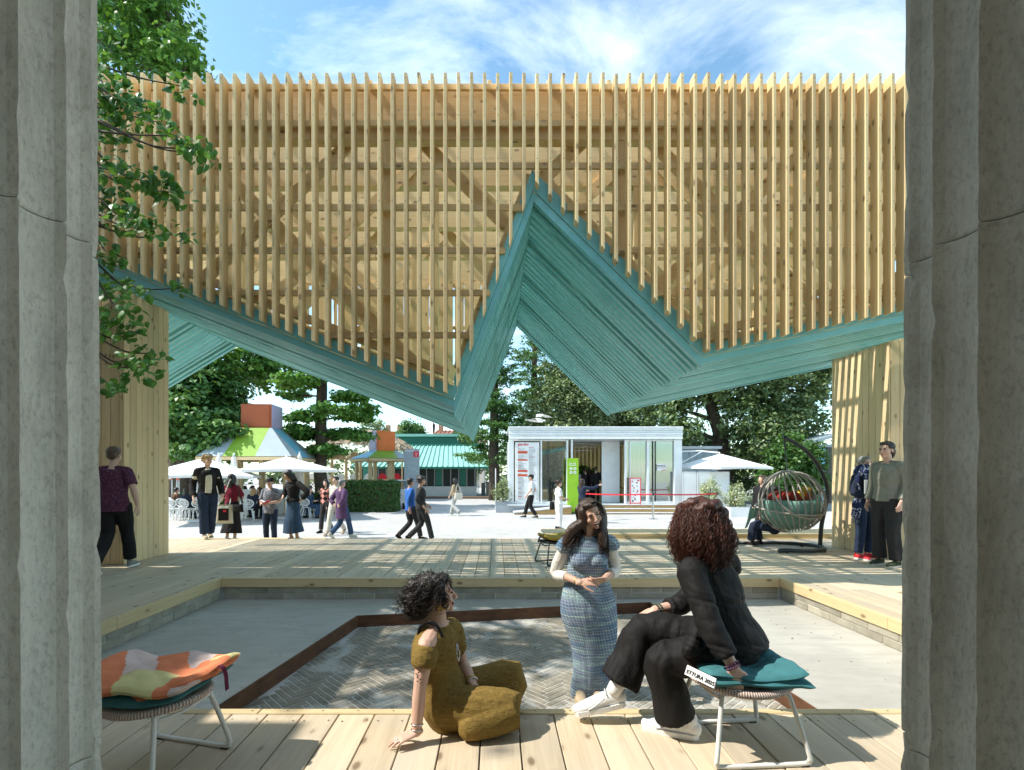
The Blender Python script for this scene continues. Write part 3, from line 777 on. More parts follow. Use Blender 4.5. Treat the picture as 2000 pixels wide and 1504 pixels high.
while x < CX1-.1:
    w = random.choice([.16, .18, .2]); zb = max(soff(x), soff(x+w))+.12
    if random.random() < .74 and HB-zb > .2: mb = MB(); mb.bbox((x, FR[-1]-.105, zb), (x+w-.012, FR[-1]-.082, HB+.02), .003); mb.build('rear_board', 'glulam_z', rw)
    x += w
# ---- clad piers that carry the canopy
def pier(label, x0, x1, y0, y1, bw):
    tp = lambda a, b: min(soff(a), soff(b))-.06; top = tp(x0, x1)
    p = thing('timber_pier', label, 'pier', ((x0+x1)/2, (y0+y1)/2, 0))
    mb = MB(); mb.box((x0+.03, y0+.03, 0.002), (x1-.03, y1-.03, top)); mb.build('core', 'glulam_z', p)
    for fx in (x0, x1):
        y = y0
        while y < y1-.01:
            e = min(y+bw, y1); mb = MB(); a = fx if fx == x0 else fx-.022; pr = random.uniform(0, .004)
            mb.bbox((a-(pr if fx == x0 else 0), y+.003, 0.004), (a+.022+(pr if fx == x1 else 0), e-.003, tp(fx, fx-.02 if fx == x1 else fx+.02)), .004); mb.build('cladding_board', 'cladding', p); y = e
    for fy in (y0, y1):
        x = x0+.024
        while x < x1-.034:
            e = min(x+bw, x1-.024); mb = MB(); a = fy if fy == y0 else fy-.022
            mb.bbox((x+.003, a, 0.004), (e-.003, a+.022, tp(x, e)), .004); mb.build('cladding_board', 'cladding', p); x = e
    return p
pier('tall pier of vertical pine boards standing behind the man in burgundy shirt', -6.55, -5.65, 7.78, 8.86, 0.134)
pier('tall pier of vertical pine boards striped with sunlight behind scarf woman', 6.38, 7.9, 8.3, 9.72, 0.152)

# =================================================================== STONE PORTICO
def column(label, cx, cy, r0, phase, joints):
    p = thing('stone_column', label, 'column', (cx, cy, 0))
    n = 20; sub = 12; zs = [0.0]+sorted(joints)+[4.0]
    for zi in range(len(zs)-1):
        za, zb = zs[zi]+.0015, zs[zi+1]-.0015; K = max(4, int((zb-za)/0.05)); vs = []; fs = []; m = n*sub
        rows = [za, za+.006]+[za+(zb-za)*i/K for i in range(1, K)]+[zb-.006, zb]
        for ri, z in enumerate(rows):
            rr = r0*(1-0.012*(z-0.6))-(0.004 if ri in (0, len(rows)-1) else 0)
            for i in range(n):
                for j in range(sub):
                    th = 2*math.pi*(i+j/sub)/n+phase
                    t = j/sub; fl = math.sqrt(max(0, 1-(2*t-1)**2))*0.11 if j else 0.0
                    chip = 0.0
                    if j == 0: chip = max(0, math.sin(z*9.1+i*2.3)*math.sin(z*33.7+i*5.1)*math.sin(z*3.3+i)-.25)*0.016
                    r = rr*(1-fl)-chip+0.0006*math.sin(z*31+i*7+j*3)
                    vs.append((cx+r*math.cos(th), cy+r*math.sin(th), z))
        for a in range(len(rows)-1):
            for k in range(m): fs.append((a*m+k, a*m+(k+1) % m, (a+1)*m+(k+1) % m, (a+1)*m+k))
        fs += [tuple(range(m-1, -1, -1)), tuple((len(rows)-1)*m+k for k in range(m))]
        mb = MB(); mb.add(vs, fs); o = mb.build('drum', 'column_stone', p)
    mb = MB(); mb.lathe([(r0*.82, .001), (r0*.78, 3.99)], 32, (cx, cy, 0)); mb.build('core', 'mid_grey', p)
    mb = MB(); mb.lathe([(r0*0.98, 4.0), (r0*1.12, 4.1), (r0*1.12, 4.12)], 32, (cx, cy, 0)); mb.box((cx-.48, cy-.48, 4.12), (cx+.48, cy+.48, 4.2)); mb.build('capital', 'column_stone', p)
    return p
CR = 0.42
column('fluted grey stone column at the left edge, beside the orange quilt', -1.585, 1.372, CR, R(49.2+180-49.2+40), [0.53, 2.06, 3.5])
column('fluted grey stone column at the right edge, beside the man in grey', 1.606, 1.353, CR, R(137), [0.55, 2.0, 3.4])
port = thing('portico', 'unseen stone entablature and facade of the porch, shaped to shade the fluted columns', 'building', (0, -1, 0))
mb = MB(); mb.box((-6.9, 0.85, 4.2), (6.5, 1.78, 4.6)); mb.box((-7.0, 0.75, 4.6), (6.6, 1.84, 4.75)); mb.build('entablature', 'portico_stone', port)  # unseen; low and shallow to shade the right column, not the near deck
mb = MB(); mb.box((-7.2, -4.2, -.43), (7.2, -4.0, 7.5)); mb.build('back_wall', 'plaster', port)
mb = MB(); mb.box((-6.9, -4.0, 5.6), (6.5, 0.9, 5.75)); mb.build('added_porch_ceiling', 'porch_plaster', port)  # unseen ceiling, added to darken the porch side of the column flutes
wing = thing('wing_building', 'brick and stone wing of the pavilion at the side of the court', 'building', (-8.8, 2, GZ))
WH = 5.2; ex = -1.62-WH/math.tan(SUN_EL)*math.cos(SUN_BACK)
mb = MB(); mb.box((-11.6, -3.0, GZ), (ex-.25, 6.9, WH-.25)); mb.build('wall', 'plaster', wing)
mb = MB(); mb.box((-11.8, -3.2, WH-.25), (ex, 7.0, WH)); mb.build('cornice', 'portico_stone', wing)
yoff = WH/math.tan(SUN_EL)*math.sin(SUN_BACK)
mb = MB(); mb.box((-9.0, -3.1, WH+.002), (ex+0.12, 2.68+yoff+.1, WH+.55)); mb.build('parapet', 'portico_stone', wing)
# =================================================================== TREES AND PLANTS
def leaf_mesh(name, C, N, S, mat, asp=0.62):
    n = len(C); C = np.asarray(C, float); N = np.asarray(N, float); N /= np.linalg.norm(N, axis=1, keepdims=True)+1e-9
    S = np.asarray(S, float).reshape(-1, 1)
    rv = rng.normal(size=(n, 3)); T = np.cross(N, rv); T /= np.linalg.norm(T, axis=1, keepdims=True)+1e-9; B = np.cross(N, T)
    V = np.stack([C-T*S*.5, C+B*S*asp*.5+N*S*.10, C+T*S*.5-N*S*.12, C-B*S*asp*.5+N*S*.10], 1).reshape(-1, 3)
    me = bpy.data.meshes.new(name); me.vertices.add(4*n); me.vertices.foreach_set('co', V.ravel())
    me.loops.add(4*n); me.loops.foreach_set('vertex_index', np.arange(4*n, dtype=np.int32))
    me.polygons.add(n); me.polygons.foreach_set('loop_start', np.arange(0, 4*n, 4, dtype=np.int32)); me.polygons.foreach_set('loop_total', np.full(n, 4, np.int32))
    me.update(calc_edges=True); me.validate(); me.materials.append(M(mat)); return me
def crown_points(blobs, ncl, per, crad, flat=1.0, shell=0.5):
    """clusters of leaves through the volume of ellipsoidal blobs (cx,cy,cz,rx,ry,rz)"""
    vol = np.array([b[3]*b[4]*b[5] for b in blobs])**0.75; cnt = np.maximum(1, (ncl*vol/vol.sum()).astype(int))
    Cs, Ns = [], []
    for b, k in zip(blobs, cnt):
        d = rng.normal(size=(k, 3)); d /= np.linalg.norm(d, axis=1, keepdims=True)
        rad = shell+(1-shell)*rng.random((k, 1))**0.6
        cc = np.array(b[:3])+d*rad*np.array(b[3:6])
        cr = crad*(0.6+0.8*rng.random((k, 1)))
        p = rng.normal(size=(k, per, 3)); p /= np.linalg.norm(p, axis=2, keepdims=True); p *= rng.random((k, per, 1))**0.5
        off = p*cr[:, None, :]*np.array([1, 1, flat])
        nn = p*0.55+np.array([0, 0, 0.85])+rng.normal(size=(k, per, 3))*0.55+d[:, None, :]*0.3
        Cs.append((cc[:, None, :]+off).reshape(-1, 3)); Ns.append(nn.reshape(-1, 3))
    return np.concatenate(Cs), np.concatenate(Ns)
def tree(name, label, base, trunk, limbs, blobs, ncl, per, crad, size, mat, bark='bark', flat=1.0, shell=0.5, group=None, asp=0.62):
    t = thing(name, label, 'tree', base, group=group)
    mb = MB()
    pts = catmull([tuple(p[:3]) for p in trunk], 4); rr = [float(r[0]) for r in catmull([(p[3],) for p in trunk], 4)]
    pts = [Vector(p)+Vector((random.uniform(-1, 1), random.uniform(-1, 1), 0))*r*0.12 for p, r in zip(pts, rr)]
    mb.tube(pts, rr, 9)
    for L in limbs:
        lp = catmull([tuple(p[:3]) for p in L], 3); lr = [float(r[0]) for r in catmull([(p[3],) for p in L], 3)]; mb.tube(lp, lr, 6)
    mb.build('trunk', bark, t, smooth=True)
    C, N = crown_points(blobs, ncl, per, crad, flat, shell)
    me = leaf_mesh('crown', C, N, size*(0.7+0.6*rng.random(len(C))), mat, asp); link('crown', me, t)
    return t
def P3(px, py, d): v = W(px, py, d); return (v.x, v.y, v.z)
def blob(px, py, d, rx, rz, ry=None): v = W(px, py, d); return (v.x, v.y, v.z, rx*d/1000, (ry if ry else rx)*d/1000, rz*d/1000)
def limbs_to(tr, blobs, r0=0.10):
    out = []
    for b in blobs:
        zt = max(tr[0][2]+1.0, min(tr[-1][2], b[2]-b[5]*0.6)); k = 0
        while k < len(tr)-2 and tr[k+1][2] < zt: k += 1
        a = tr[k]; c = tr[k+1]; f = min(1, max(0, (zt-a[2])/(c[2]-a[2]+1e-6))); s = [a[i]*(1-f)+c[i]*f for i in range(3)]
        m = [(s[i]+b[i])/2 for i in range(3)]; m[2] += 0.1*b[5]
        out.append([(*s, r0), (*m, r0*.65), (b[0], b[1], b[2], r0*.25)])
    return out
# tall chestnut behind the canopy, left: low crown in view under the soffit, top above the slats
d = 27.0
tr = [(*P3(352, 1000, d)[:2], GZ, .62), (*P3(350, 700, d), .5), (*P3(345, 350, d), .36), (*P3(330, 60, d), .16), (*P3(325, -20, d), .06)]
bl = [blob(430, 700, d, 120, 60), blob(470, 690, d+2, 90, 60), blob(360, 780, d-1.5, 75, 70), blob(400, 830, d-2, 60, 55), blob(350, 850, d-2, 50, 50), blob(440, 760, d-.5, 55, 60), blob(545, 720, d+2, 75, 45),
      blob(300, 40, d, 85, 70), blob(250, 20, d, 70, 80), blob(345, 105, d-1, 55, 40), blob(290, 130, d, 60, 50), blob(230, 120, d, 55, 60), blob(210, 300, d, 80, 120), blob(190, 480, d, 80, 120), blob(365, 130, d-1, 40, 28), blob(275, -30, d, 60, 50)]
tree('chestnut_tree', 'tallest leafy tree, its crown rising above the slats at the left', (tr[0][0], tr[0][1], GZ), tr, limbs_to(tr, bl, .13), bl, 1080, 22, 0.60, 0.32, 'leaf_bright', flat=0.55, shell=0.45)
d = 24.5
tr = [(*P3(362, 1000, d)[:2], GZ, .42), (*P3(362, 880, d), .36), (*P3(366, 760, d), .25), (*P3(370, 690, d), .1)]
bl = [blob(395, 760, d, 75, 45), blob(380, 810, d-1.2, 70, 40), blob(425, 850, d-1.5, 60, 32), blob(345, 850, d, 60, 40), blob(440, 800, d+1, 40, 45), blob(465, 882, d-1.5, 28, 10), blob(345, 720, d, 60, 50), blob(400, 880, d-1.5, 55, 18)]
tree('chestnut_tree', 'low leafy tree with dark trunk just behind the white umbrellas', (tr[0][0], tr[0][1], GZ), tr, limbs_to(tr, bl, .09), bl, 620, 22, 0.55, 0.27, 'leaf_dark', flat=0.5)
# tree with straight black trunk and tiered horizontal sprays
d = 25.5
tr = [(*P3(627, 1000, d)[:2], GZ, .36), (*P3(627, 900, d), .31), (*P3(628, 760, d), .26), (*P3(628, 600, d), .17), (*P3(630, 520, d), .07)]
bl = []
for px, py, rx in ((585, 745, 62), (575, 772, 30), (655, 730, 55), (690, 775, 48), (660, 800, 50), (592, 812, 45), (700, 815, 40), (600, 850, 55), (560, 877, 38), (655, 848, 60), (700, 852, 38), (610, 885, 60), (590, 690, 60), (660, 690, 70), (640, 880, 45), (580, 835, 25), (716, 800, 26), (545, 890, 30)):
    bl.append(blob(px, py, d+random.uniform(-1.5, 1.2), rx, 11))
tree('tiered_tree', 'tree with straight black trunk and tiered flat sprays behind the hedge', (tr[0][0], tr[0][1], GZ), tr, limbs_to(tr, bl, .06), bl, 760, 20, 0.42, 0.24, 'leaf_bright', flat=0.35, shell=0.1)
# two dark conifers seen through the gap under the peak
for nm_l, px, d, sp in (('dark tiered conifer nearer the green-roofed building', 965, 36.0, 1.0), ('dark tiered conifer with its top just right of the gap', 1042, 40.0, 1.1)):
    x0 = W(px, 900, d); top = W(px+6, 560, d).z
    tr = [(x0.x, d, GZ, .42), (x0.x, d, 4.0, .34), (x0.x+.1, d, top*.7, .2), (x0.x+.2, d, top, .04)]; bl = []
    zz = 2.6
    while zz < top:
        f = (top-zz)/(top-2); w = (0.35+2.1*f**.75)*sp
        for k in range(5):
            a = random.uniform(0, 6.28); bl.append((x0.x+math.cos(a)*w*.55, d+math.sin(a)*w*.55, zz+random.uniform(-.3, .3), w*.6, w*.6, .28))
        zz += 0.62
    tree('conifer', nm_l, (x0.x, d, GZ), tr, [], bl, 620, 24, 0.45, 0.26, 'leaf_dark', flat=0.45, shell=0.05, asp=.35)
# round grey-green evergreens behind the white pavilion
for lab, px, d, bs in (('round grey-green evergreen right behind the white pavilion roof', 1110, 37, [(1085, 800, 60, 70), (1120, 770, 60, 60), (1090, 740, 40, 45), (1150, 820, 50, 45), (1110, 850, 80, 40)]),
                       ('bushy evergreen behind the right half of the white pavilion', 1200, 41, [(1180, 790, 60, 55), (1225, 815, 55, 45), (1180, 840, 60, 40), (1240, 860, 60, 35)])):
    x0 = W(px, 900, d); tr = [(x0.x, d, GZ, .3), (x0.x, d, 3.0, .24), (x0.x, d, 5.5, .1)]
    bl = [blob(a, b, d+random.uniform(-1, 1), rx, rz) for a, b, rx, rz in bs]
    tree('evergreen_tree', lab, (x0.x, d, GZ), tr, limbs_to(tr, bl, .08), bl, 700, 26, 0.55, 0.24, 'leaf_olive' if px == 1110 else 'leaf_oak', 'bark_grey', shell=0.55)
# big spreading evergreen oak at the right, trunk behind the umbrella
d = 31.0
tr = [(*P3(1412, 1000, d)[:2], GZ, .60), (*P3(1410, 900, d), .52), (*P3(1404, 840, d), .42), (*P3(1385, 790, d), .30), (*P3(1370, 740, d), .16)]
bl = [blob(1290, 795, d, 60, 45), blob(1350, 760, d-1, 75, 40), blob(1440, 750, d, 80, 50), blob(1520, 770, d, 70, 55), blob(1575, 760, d+1, 55, 60), blob(1540, 830, d-1, 70, 45), blob(1490, 860, d-2, 65, 45), blob(1330, 840, d-1.5, 45, 28),
      blob(1420, 700, d, 120, 40), blob(1560, 890, d, 50, 50), blob(1450, 820, d-2, 45, 35), blob(1280, 745, d+1, 60, 30), blob(1590, 700, d+1, 60, 50), blob(1360, 880, d+3, 50, 40), blob(1300, 880, d+4, 60, 45), blob(1480, 920, d+3, 80, 40)]
lm = limbs_to(tr, bl[:10], .15)
tree('oak_tree', 'large dark spreading evergreen oak at the right with thick forked trunk', (tr[0][0], tr[0][1], GZ), tr, lm, bl, 1900, 26, 0.50, 0.25, 'leaf_oak', 'bark', shell=0.5)
d = 26.0
x0 = W(1555, 900, d); tr = [(x0.x, d, GZ, .12), (x0.x, d, 1.5, .08), (x0.x, d, 2.4, .03)]
bl = [blob(1545, 890, d, 42, 40), blob(1580, 905, d, 30, 45), blob(1530, 940, d, 45, 35), blob(1570, 940, d, 40, 30)]
tree('laurel_bush', 'dense dark laurel behind the hanging basket chair', (x0.x, d, GZ), tr, limbs_to(tr, bl, .03), bl, 380, 24, 0.35, 0.2, 'leaf_hedge', shell=.5)
# small trees beside the tiled houses
for px, py, d, r_ in ((795, 838, 62, 20), (815, 842, 64, 14), (730, 838, 58, 26), (905, 858, 52, 26), (922, 880, 48, 30)):
    x0 = W(px, py, d); bl = [blob(px, py, d, r_, r_*.8), blob(px-r_*.4, py+r_*.6, d, r_*.8, r_*.6), blob(px+r_*.4, py+r_*.7, d, r_*.8, r_*.6)]
    tree('garden_tree', {795: 'small round tree before the tiled roof, the taller of two', 815: 'small round tree before the tiled roof, the lower of two', 730: 'pale treetop left of the tiled houses above the thatch', 905: 'bushy tree between the green roof and the conifers', 922: 'low bushy tree at the end of the green roof'}[px],
         (x0.x, d, GZ), [(x0.x, d, GZ, .2), (x0.x, d, x0.z*.6, .15), (x0.x, d, x0.z, .05)], [], bl, 130, 20, 0.5, 0.3, 'leaf_dark' if px > 760 else 'leaf_olive', shell=.4)
# far wood behind everything
C, N = crown_points([(x, 95+random.uniform(-6, 6), random.uniform(1, 4), 9, 5, random.uniform(3.0, 6.0)) for x in range(-110, 120, 9) if not -24 < x < -3], 1500, 16, 1.5, shell=.5)
o = link('far_woods', leaf_mesh('far_woods', C, N, 0.9*(0.7+0.6*rng.random(len(C))), 'leaf_oak'), kind='stuff'); o['label'] = 'far belt of dark trees closing the park behind the pavilions'; o['category'] = 'woods'

# ---- linden whose branches hang in from the left
lin = thing('linden_tree', 'linden with large bright leaves hanging in front of the slats', 'tree', (-6.9, 7.62, 0))
mb = MB()
boughs = [[(-6.9, 7.62, 0, .2), (-6.85, 7.6, 2.5, .18), (-6.7, 7.4, 5.0, .16), (-7.0, 6.8, 7.4, .12), (-7.9, 6.2, 9.2, .06)], [(-6.7, 7.4, 5.0, .1), (-5.6, 6.2, 5.4, .07), (-4.4, 5.1, 5.4, .045), (-3.75, 4.8, 5.0, .025)], [(-6.78, 7.5, 3.8, .09), (-5.4, 6.2, 4.2, .06), (-4.2, 5.1, 4.1, .035), (-3.7, 4.8, 3.7, .02)], [(-6.85, 7.6, 2.6, .07), (-5.3, 6.1, 3.1, .05), (-4.2, 5.1, 2.9, .03), (-3.7, 4.75, 2.5, .018)], [(-7.0, 6.8, 7.4, .07), (-8.4, 5.4, 8.8, .05), (-9.2, 4.8, 9.5, .03)], [(-6.9, 7.0, 6.6, .07), (-7.0, 5.4, 8.2, .05), (-7.6, 4.6, 9.0, .03)]]
for L in boughs: mb.tube(catmull([p[:3] for p in L], 4), [float(r[0]) for r in catmull([(p[3],) for p in L], 4)], 7)
CL = [(200, 30, 26), (214, 92, 32), (205, 160, 34), (238, 190, 44), (290, 212, 34), (352, 168, 30), (226, 252, 42), (306, 238, 30), (388, 290, 30), (346, 266, 18), (214, 332, 38), (262, 342, 30), (312, 362, 38), (342, 376, 26), (225, 420, 42), (270, 430, 36), (356, 456, 18),
      (300, 452, 20), (206, 490, 32), (214, 560, 36), (236, 604, 34), (210, 642, 26), (252, 652, 24), (282, 718, 34), (214, 752, 20), (300, 690, 16), (262, 560, 16), (352, 562, 14), (205, 230, 36), (200, 370, 34), (400, 300, 12), (250, 700, 16), (228, 40, 20)]
LF = []
for px, py, r_ in CL:
    d = 4.7+random.uniform(-.35, .35); c = W(px, py, d)
    root = W(182+random.uniform(-8, 6), py-40+random.uniform(-30, 30), d+.1)
    mid = (root+c)/2+Vector((0, random.uniform(-.08, .08), -0.06))
    mb.tube(catmull([tuple(root), tuple(mid), tuple(c)], 4), [.012-.0009*i for i in range(9)], 5)
    n = int(9+r_*r_/32)
    for k in range(n):
        a = random.uniform(0, 6.28); q = math.sqrt(random.random())
        LF.append(c+Vector((math.cos(a)*q*r_*d/1000, random.uniform(-.16, .16), math.sin(a)*q*r_*d/1000*.8)))
mb.build('trunk', 'twig', lin, smooth=True)
def leaf_shape():
    m = MB(); pr = [(0, 0), (.30, .10), (.42, .34), (.34, .62), (.14, .86), (0, 1.05), (-.14, .86), (-.34, .62), (-.42, .34), (-.30, .10)]
    vs = [(x, y, -abs(x)*.28-(y*y)*.16) for x, y in pr]+[(0, .35, .02), (0, .7, -.05)]
    m.add(vs, [(0, 1, 10), (1, 2, 10), (2, 3, 11, 10), (3, 4, 11), (4, 5, 11), (5, 6, 11), (6, 7, 11), (7, 8, 10, 11), (8, 9, 10), (9, 0, 10)])
    me = m.mesh('leaf'); me.materials.append(M('leaf_linden_obj')); return me
t = NT('leaf_linden_obj'); r_ = t.n('ShaderNodeObjectInfo').outputs['Random']
c = t.ramp(r_, [(0.0, (0.028, 0.095, 0.016)), (0.6, (0.045, 0.15, 0.025)), (1.0, (0.085, 0.21, 0.035))]); t.done(c, 0.4, 0.4)
tl = t.n('ShaderNodeBsdfTranslucent'); t.l(t.mix(0.5, c, (0.22, 0.42, 0.03)), tl.inputs[0]); ms = t.n('ShaderNodeMixShader'); ms.inputs[0].default_value = .3
t.l(t.p.outputs[0], ms.inputs[1]); t.l(tl.outputs[0], ms.inputs[2]); t.l(ms.outputs[0], t.out.inputs[0])
lme = leaf_shape(); random.shuffle(LF)
extra = MB()
for i, p in enumerate(LF):
    s_ = random.uniform(.05, .098)
    dv = Vector((random.uniform(-.8, .8), random.uniform(-.9, .3), random.uniform(-1.1, .1))).normalized()
    nn = Vector((random.uniform(-.5, .5), random.uniform(-1.0, .2), random.uniform(.3, 1.0)))
    zx = (nn-dv*nn.dot(dv)).normalized(); xx = dv.cross(zx)
    m4 = Matrix((xx, dv, zx)).transposed().to_4x4()
    if i < 300:
        o = link('leaf', lme, lin); o.matrix_basis = Matrix.Translation(p) @ m4 @ Matrix.Scale(s_, 4)
    else:
        extra.add([p+(m4.to_3x3() @ Vector(v.co))*s_ for v in lme.vertices], [tuple(f.vertices) for f in lme.polygons])
extra.build('small_leaves', 'leaf_linden', lin, kind='stuff')
hi = []      # the crown overhead, out of the picture: it dapples the brick panel
for k in range(620):
    tx, ty = rng.normal()*0.95-0.55, rng.normal()*0.75+4.85
    z = rng.uniform(8.0, 11.0); hi.append((tx+sun_dir.x/sun_dir.z*(z+.4), ty+sun_dir.y/sun_dir.z*(z+.4), z))
hi = np.array(hi)
gx = np.sin(hi[:, 0]*2.3+hi[:, 2])+np.sin(hi[:, 1]*2.9+1.3)+np.sin((hi[:, 0]+hi[:, 1])*1.7+hi[:, 2]*.7); hi = hi[gx > -0.25]
hi = np.repeat(hi, 4, 0)+rng.normal(size=(len(hi)*4, 3))*0.11
hi = np.concatenate([hi, np.array([-9.9, 5.4, 9.9])+rng.normal(size=(1500, 3))*np.array([1.3, 1.2, 1.1])])
sv = np.array(sun_dir)      # gap cut in the unseen crown so sun reaches the standing and seated woman
for q in ((.75, 4.1, .15), (.75, 4.1, .5), (.75, 4.1, .8), (.75, 4.08, 1.1), (-.3, 2.85, .3), (-.3, 2.85, .7), (0, 2.85, .1)):
    w_ = hi-np.array(q); w_ -= (w_ @ sv)[:, None]*sv; hi = hi[np.linalg.norm(w_, axis=1) > .27]
link('crown', leaf_mesh('crown', hi, rng.normal(size=(len(hi), 3))+np.array([-.4, 0, .8]), 0.13*(0.7+.6*rng.random(len(hi))), 'leaf_linden', .8), lin)

# ---- clipped hedge
def hedge(label, x0, x1, y0, y1, z1):
    h = thing('hedge', label, 'hedge', ((x0+x1)/2, (y0+y1)/2, GZ))
    mb = MB(); mb.box((x0+.1, y0+.1, GZ), (x1-.1, y1-.1, z1-.1)); mb.build('branches', 'twig', h)
    A = [((x1-x0)*(z1-GZ), 0), ((x1-x0)*(y1-y0), 1), ((y1-y0)*(z1-GZ), 2), ((y1-y0)*(z1-GZ), 3)]; C = []; N = []
    for ar, k in A:
        n = int(ar*620); u = rng.random((n, 2)); jit = rng.normal(size=n)*.035
        if k == 0: p = np.stack([x0+u[:, 0]*(x1-x0), y0+.03+jit+.05*np.sin(u[:, 0]*19)*np.sin(u[:, 1]*7+2), GZ+u[:, 1]*(z1-GZ)], 1); nn = (0, -1, .5)
        elif k == 1: p = np.stack([x0+u[:, 0]*(x1-x0), y0+u[:, 1]*(y1-y0), z1+jit*1.6+.035*np.sin(u[:, 0]*23)+.03*np.sin(u[:, 0]*51)], 1); nn = (0, 0, 1)
        else: p = np.stack([(x0 if k == 2 else x1)+jit, y0+u[:, 0]*(y1-y0), GZ+u[:, 1]*(z1-GZ)], 1); nn = (-1 if k == 2 else 1, 0, .5)
        C.append(p); N.append(np.array(nn)+rng.normal(size=(n, 3))*.6)
    C = np.concatenate(C); link('foliage', leaf_mesh('foliage', C, np.concatenate(N), .10*(.7+.6*rng.random(len(C))), 'leaf_hedge'), h)
hedge('tall clipped green hedge block beside the man in purple coat', W(672, 0, 24.6).x, W(771, 0, 24.6).x, 24.5, 25.9, 0.98)
hedge('long lower clipped hedge behind the white cafe tables', W(330, 0, 23.4).x, W(668, 0, 24.2).x, 23.6, 24.4, 0.42)
# ---- planters with shrubs
def planter(label, px, d, w, hbox, rsh, mat='leaf_variegated', box='white_plastic', zsh=None, group='shrubs in planters by the white pavilion'):
    x = (px-VX)/1000*d; t = thing('planter', label, 'planter', (x, d, GZ), group=group)
    mb = MB(); a, b = w/2, w/2*1.08
    vs = [(x-a, d-a, GZ), (x+a, d-a, GZ), (x+a, d+a, GZ), (x-a, d+a, GZ), (x-b, d-b, GZ+hbox), (x+b, d-b, GZ+hbox), (x+b, d+b, GZ+hbox), (x-b, d+b, GZ+hbox), (x-b*.9, d-b*.9, GZ+hbox), (x+b*.9, d-b*.9, GZ+hbox), (x+b*.9, d+b*.9, GZ+hbox), (x-b*.9, d+b*.9, GZ+hbox), (x-b*.9, d-b*.9, GZ+hbox-.05), (x+b*.9, d-b*.9, GZ+hbox-.05), (x+b*.9, d+b*.9, GZ+hbox-.05), (x-b*.9, d+b*.9, GZ+hbox-.05)]
    q = lambda i, j: [(i+k, i+(k+1) % 4, j+(k+1) % 4, j+k) for k in range(4)]
    mb.add(vs, [(3, 2, 1, 0)]+q(0, 4)+q(4, 8)+q(8, 12)+[(12, 13, 14, 15)]); mb.build('box', box, t)
    zc = GZ+hbox+rsh*.85
    mb = MB()
    for k in range(5): mb.tube([(x, d, GZ+hbox-.05), (x+random.uniform(-.1, .1), d+random.uniform(-.1, .1), zc), (x+random.uniform(-.5, .5)*rsh, d+random.uniform(-.5, .5)*rsh, zc+rsh*.6)], [.015, .012, .005], 5)
    mb.build('stems', 'twig', t)
    C, N = crown_points([(x, d, zc, rsh*.85, rsh*.85, rsh), (x, d, zc-.2*rsh, rsh, rsh, rsh*.7), (x+.1, d, zc+rsh*.7, rsh*.4, rsh*.4, rsh*.5)], 90, 20, .17, shell=.45)
    link('foliage', leaf_mesh('foliage', C, N, .075*(.7+.6*rng.random(len(C))), mat), t)
planter('white planter box with variegated shrub, middle one of three', 1437, 22.0, .78, .42, .52)
planter('white planter box with variegated shrub, partly behind the basket chair', 1484, 23.5, .78, .42, .50)
planter('tall white tub with variegated shrub at the end of the red barrier', 1386, 22.4, .62, .72, .48)
planter('grey planter with loose green shrub at the corner of the white pavilion', 983, 24.6, .72, .50, .56, 'leaf_olive', 'grey_paint', group=None)
# =================================================================== WHITE CAFE PAVILION
KD = 24.4
def KX(px): return (px-VX)/1000*KD
def KZ(py): return CAM_H-(py-HY)/1000*KD
kio = thing('cafe_pavilion', 'white glazed cafe pavilion with ribbed flat roof band and wooden steps', 'pavilion', (KX(1160), KD+2, GZ))
def kbox(name, px0, px1, py0, py1, y0, y1, mat, par=kio, bev=.01):
    mb = MB(); mb.bbox((KX(px0), y0, KZ(py1)), (KX(px1), y1, KZ(py0)), bev); return mb.build(name, mat, par)
FLZ = 984
roofk = kbox('roof', 993, 1331, 834, 836.5, KD-.25, KD+4.6, 'white_paint')
for k in range(5): kbox('roof_rib', 993.5, 1330.5, 836.7+k*4.4, 836.7+k*4.4+4.1, KD-.22+(.04 if k % 2 else 0), KD-.10, 'white_paint', roofk, .012)
kbox('ceiling', 996, 1328, 858.6, 859.4, KD+.02, KD+4.5, 'light_grey')
kbox('floor_slab', 990, 1332, FLZ, FLZ+4, KD-.3, KD+4.5, 'light_grey')
kbox('plinth', 970, 1170, FLZ+4.1, 1000.5, KD-.2, KD+.6, 'grey_paint')
kbox('plinth', 1170.5, 1331, FLZ+4.1, 1000.5, KD+.2, KD+.6, 'grey_paint')
for a, b in ((993, 1003.5), (1055.5, 1058.5), (1106, 1109.5), (1115, 1118.5), (1219.5, 1223.5), (1262.5, 1267.5), (1315.5, 1331)):
    kbox('post', a, b, 858.8, FLZ-.2, KD-.08, KD+.08, 'white_paint')
for a, b in ((1003.6, 1055.4), (1058.6, 1105.9), (1223.6, 1262.4), (1267.6, 1315.4)):
    for c0, c1 in ((858.8, 861.5), (FLZ-4.5, FLZ-.2)): kbox('rail', a, b, c0, c1, KD-.05, KD+.05, 'white_paint')
for a, b in ((1070, 1071.5), (1229, 1231.5), (1274, 1276), (1279.5, 1281)): kbox('mullion', a, b, 861.6, FLZ-4.6, KD-.03, KD+.03, 'dark_metal' if a != 1229 else 'white_paint')
for a, b in ((1058.7, 1105.8), (1223.7, 1262.3), (1267.7, 1315.3)): kbox('pane', a, b, 861.7, FLZ-4.7, KD+.035, KD+.045, 'glass', bev=.001)
wallk = kbox('back_wall', 996, 1328, 860, FLZ-.2, KD+4.0, KD+4.1, 'interior_beige')
x = KX(998)
while x < KX(1326):
    mb = MB(); mb.bbox((x, KD+3.9, KZ(FLZ-.5)), (x+.09, KD+3.998, KZ(862)), .02); mb.build('corrugation', 'interior_beige', wallk); x += .22
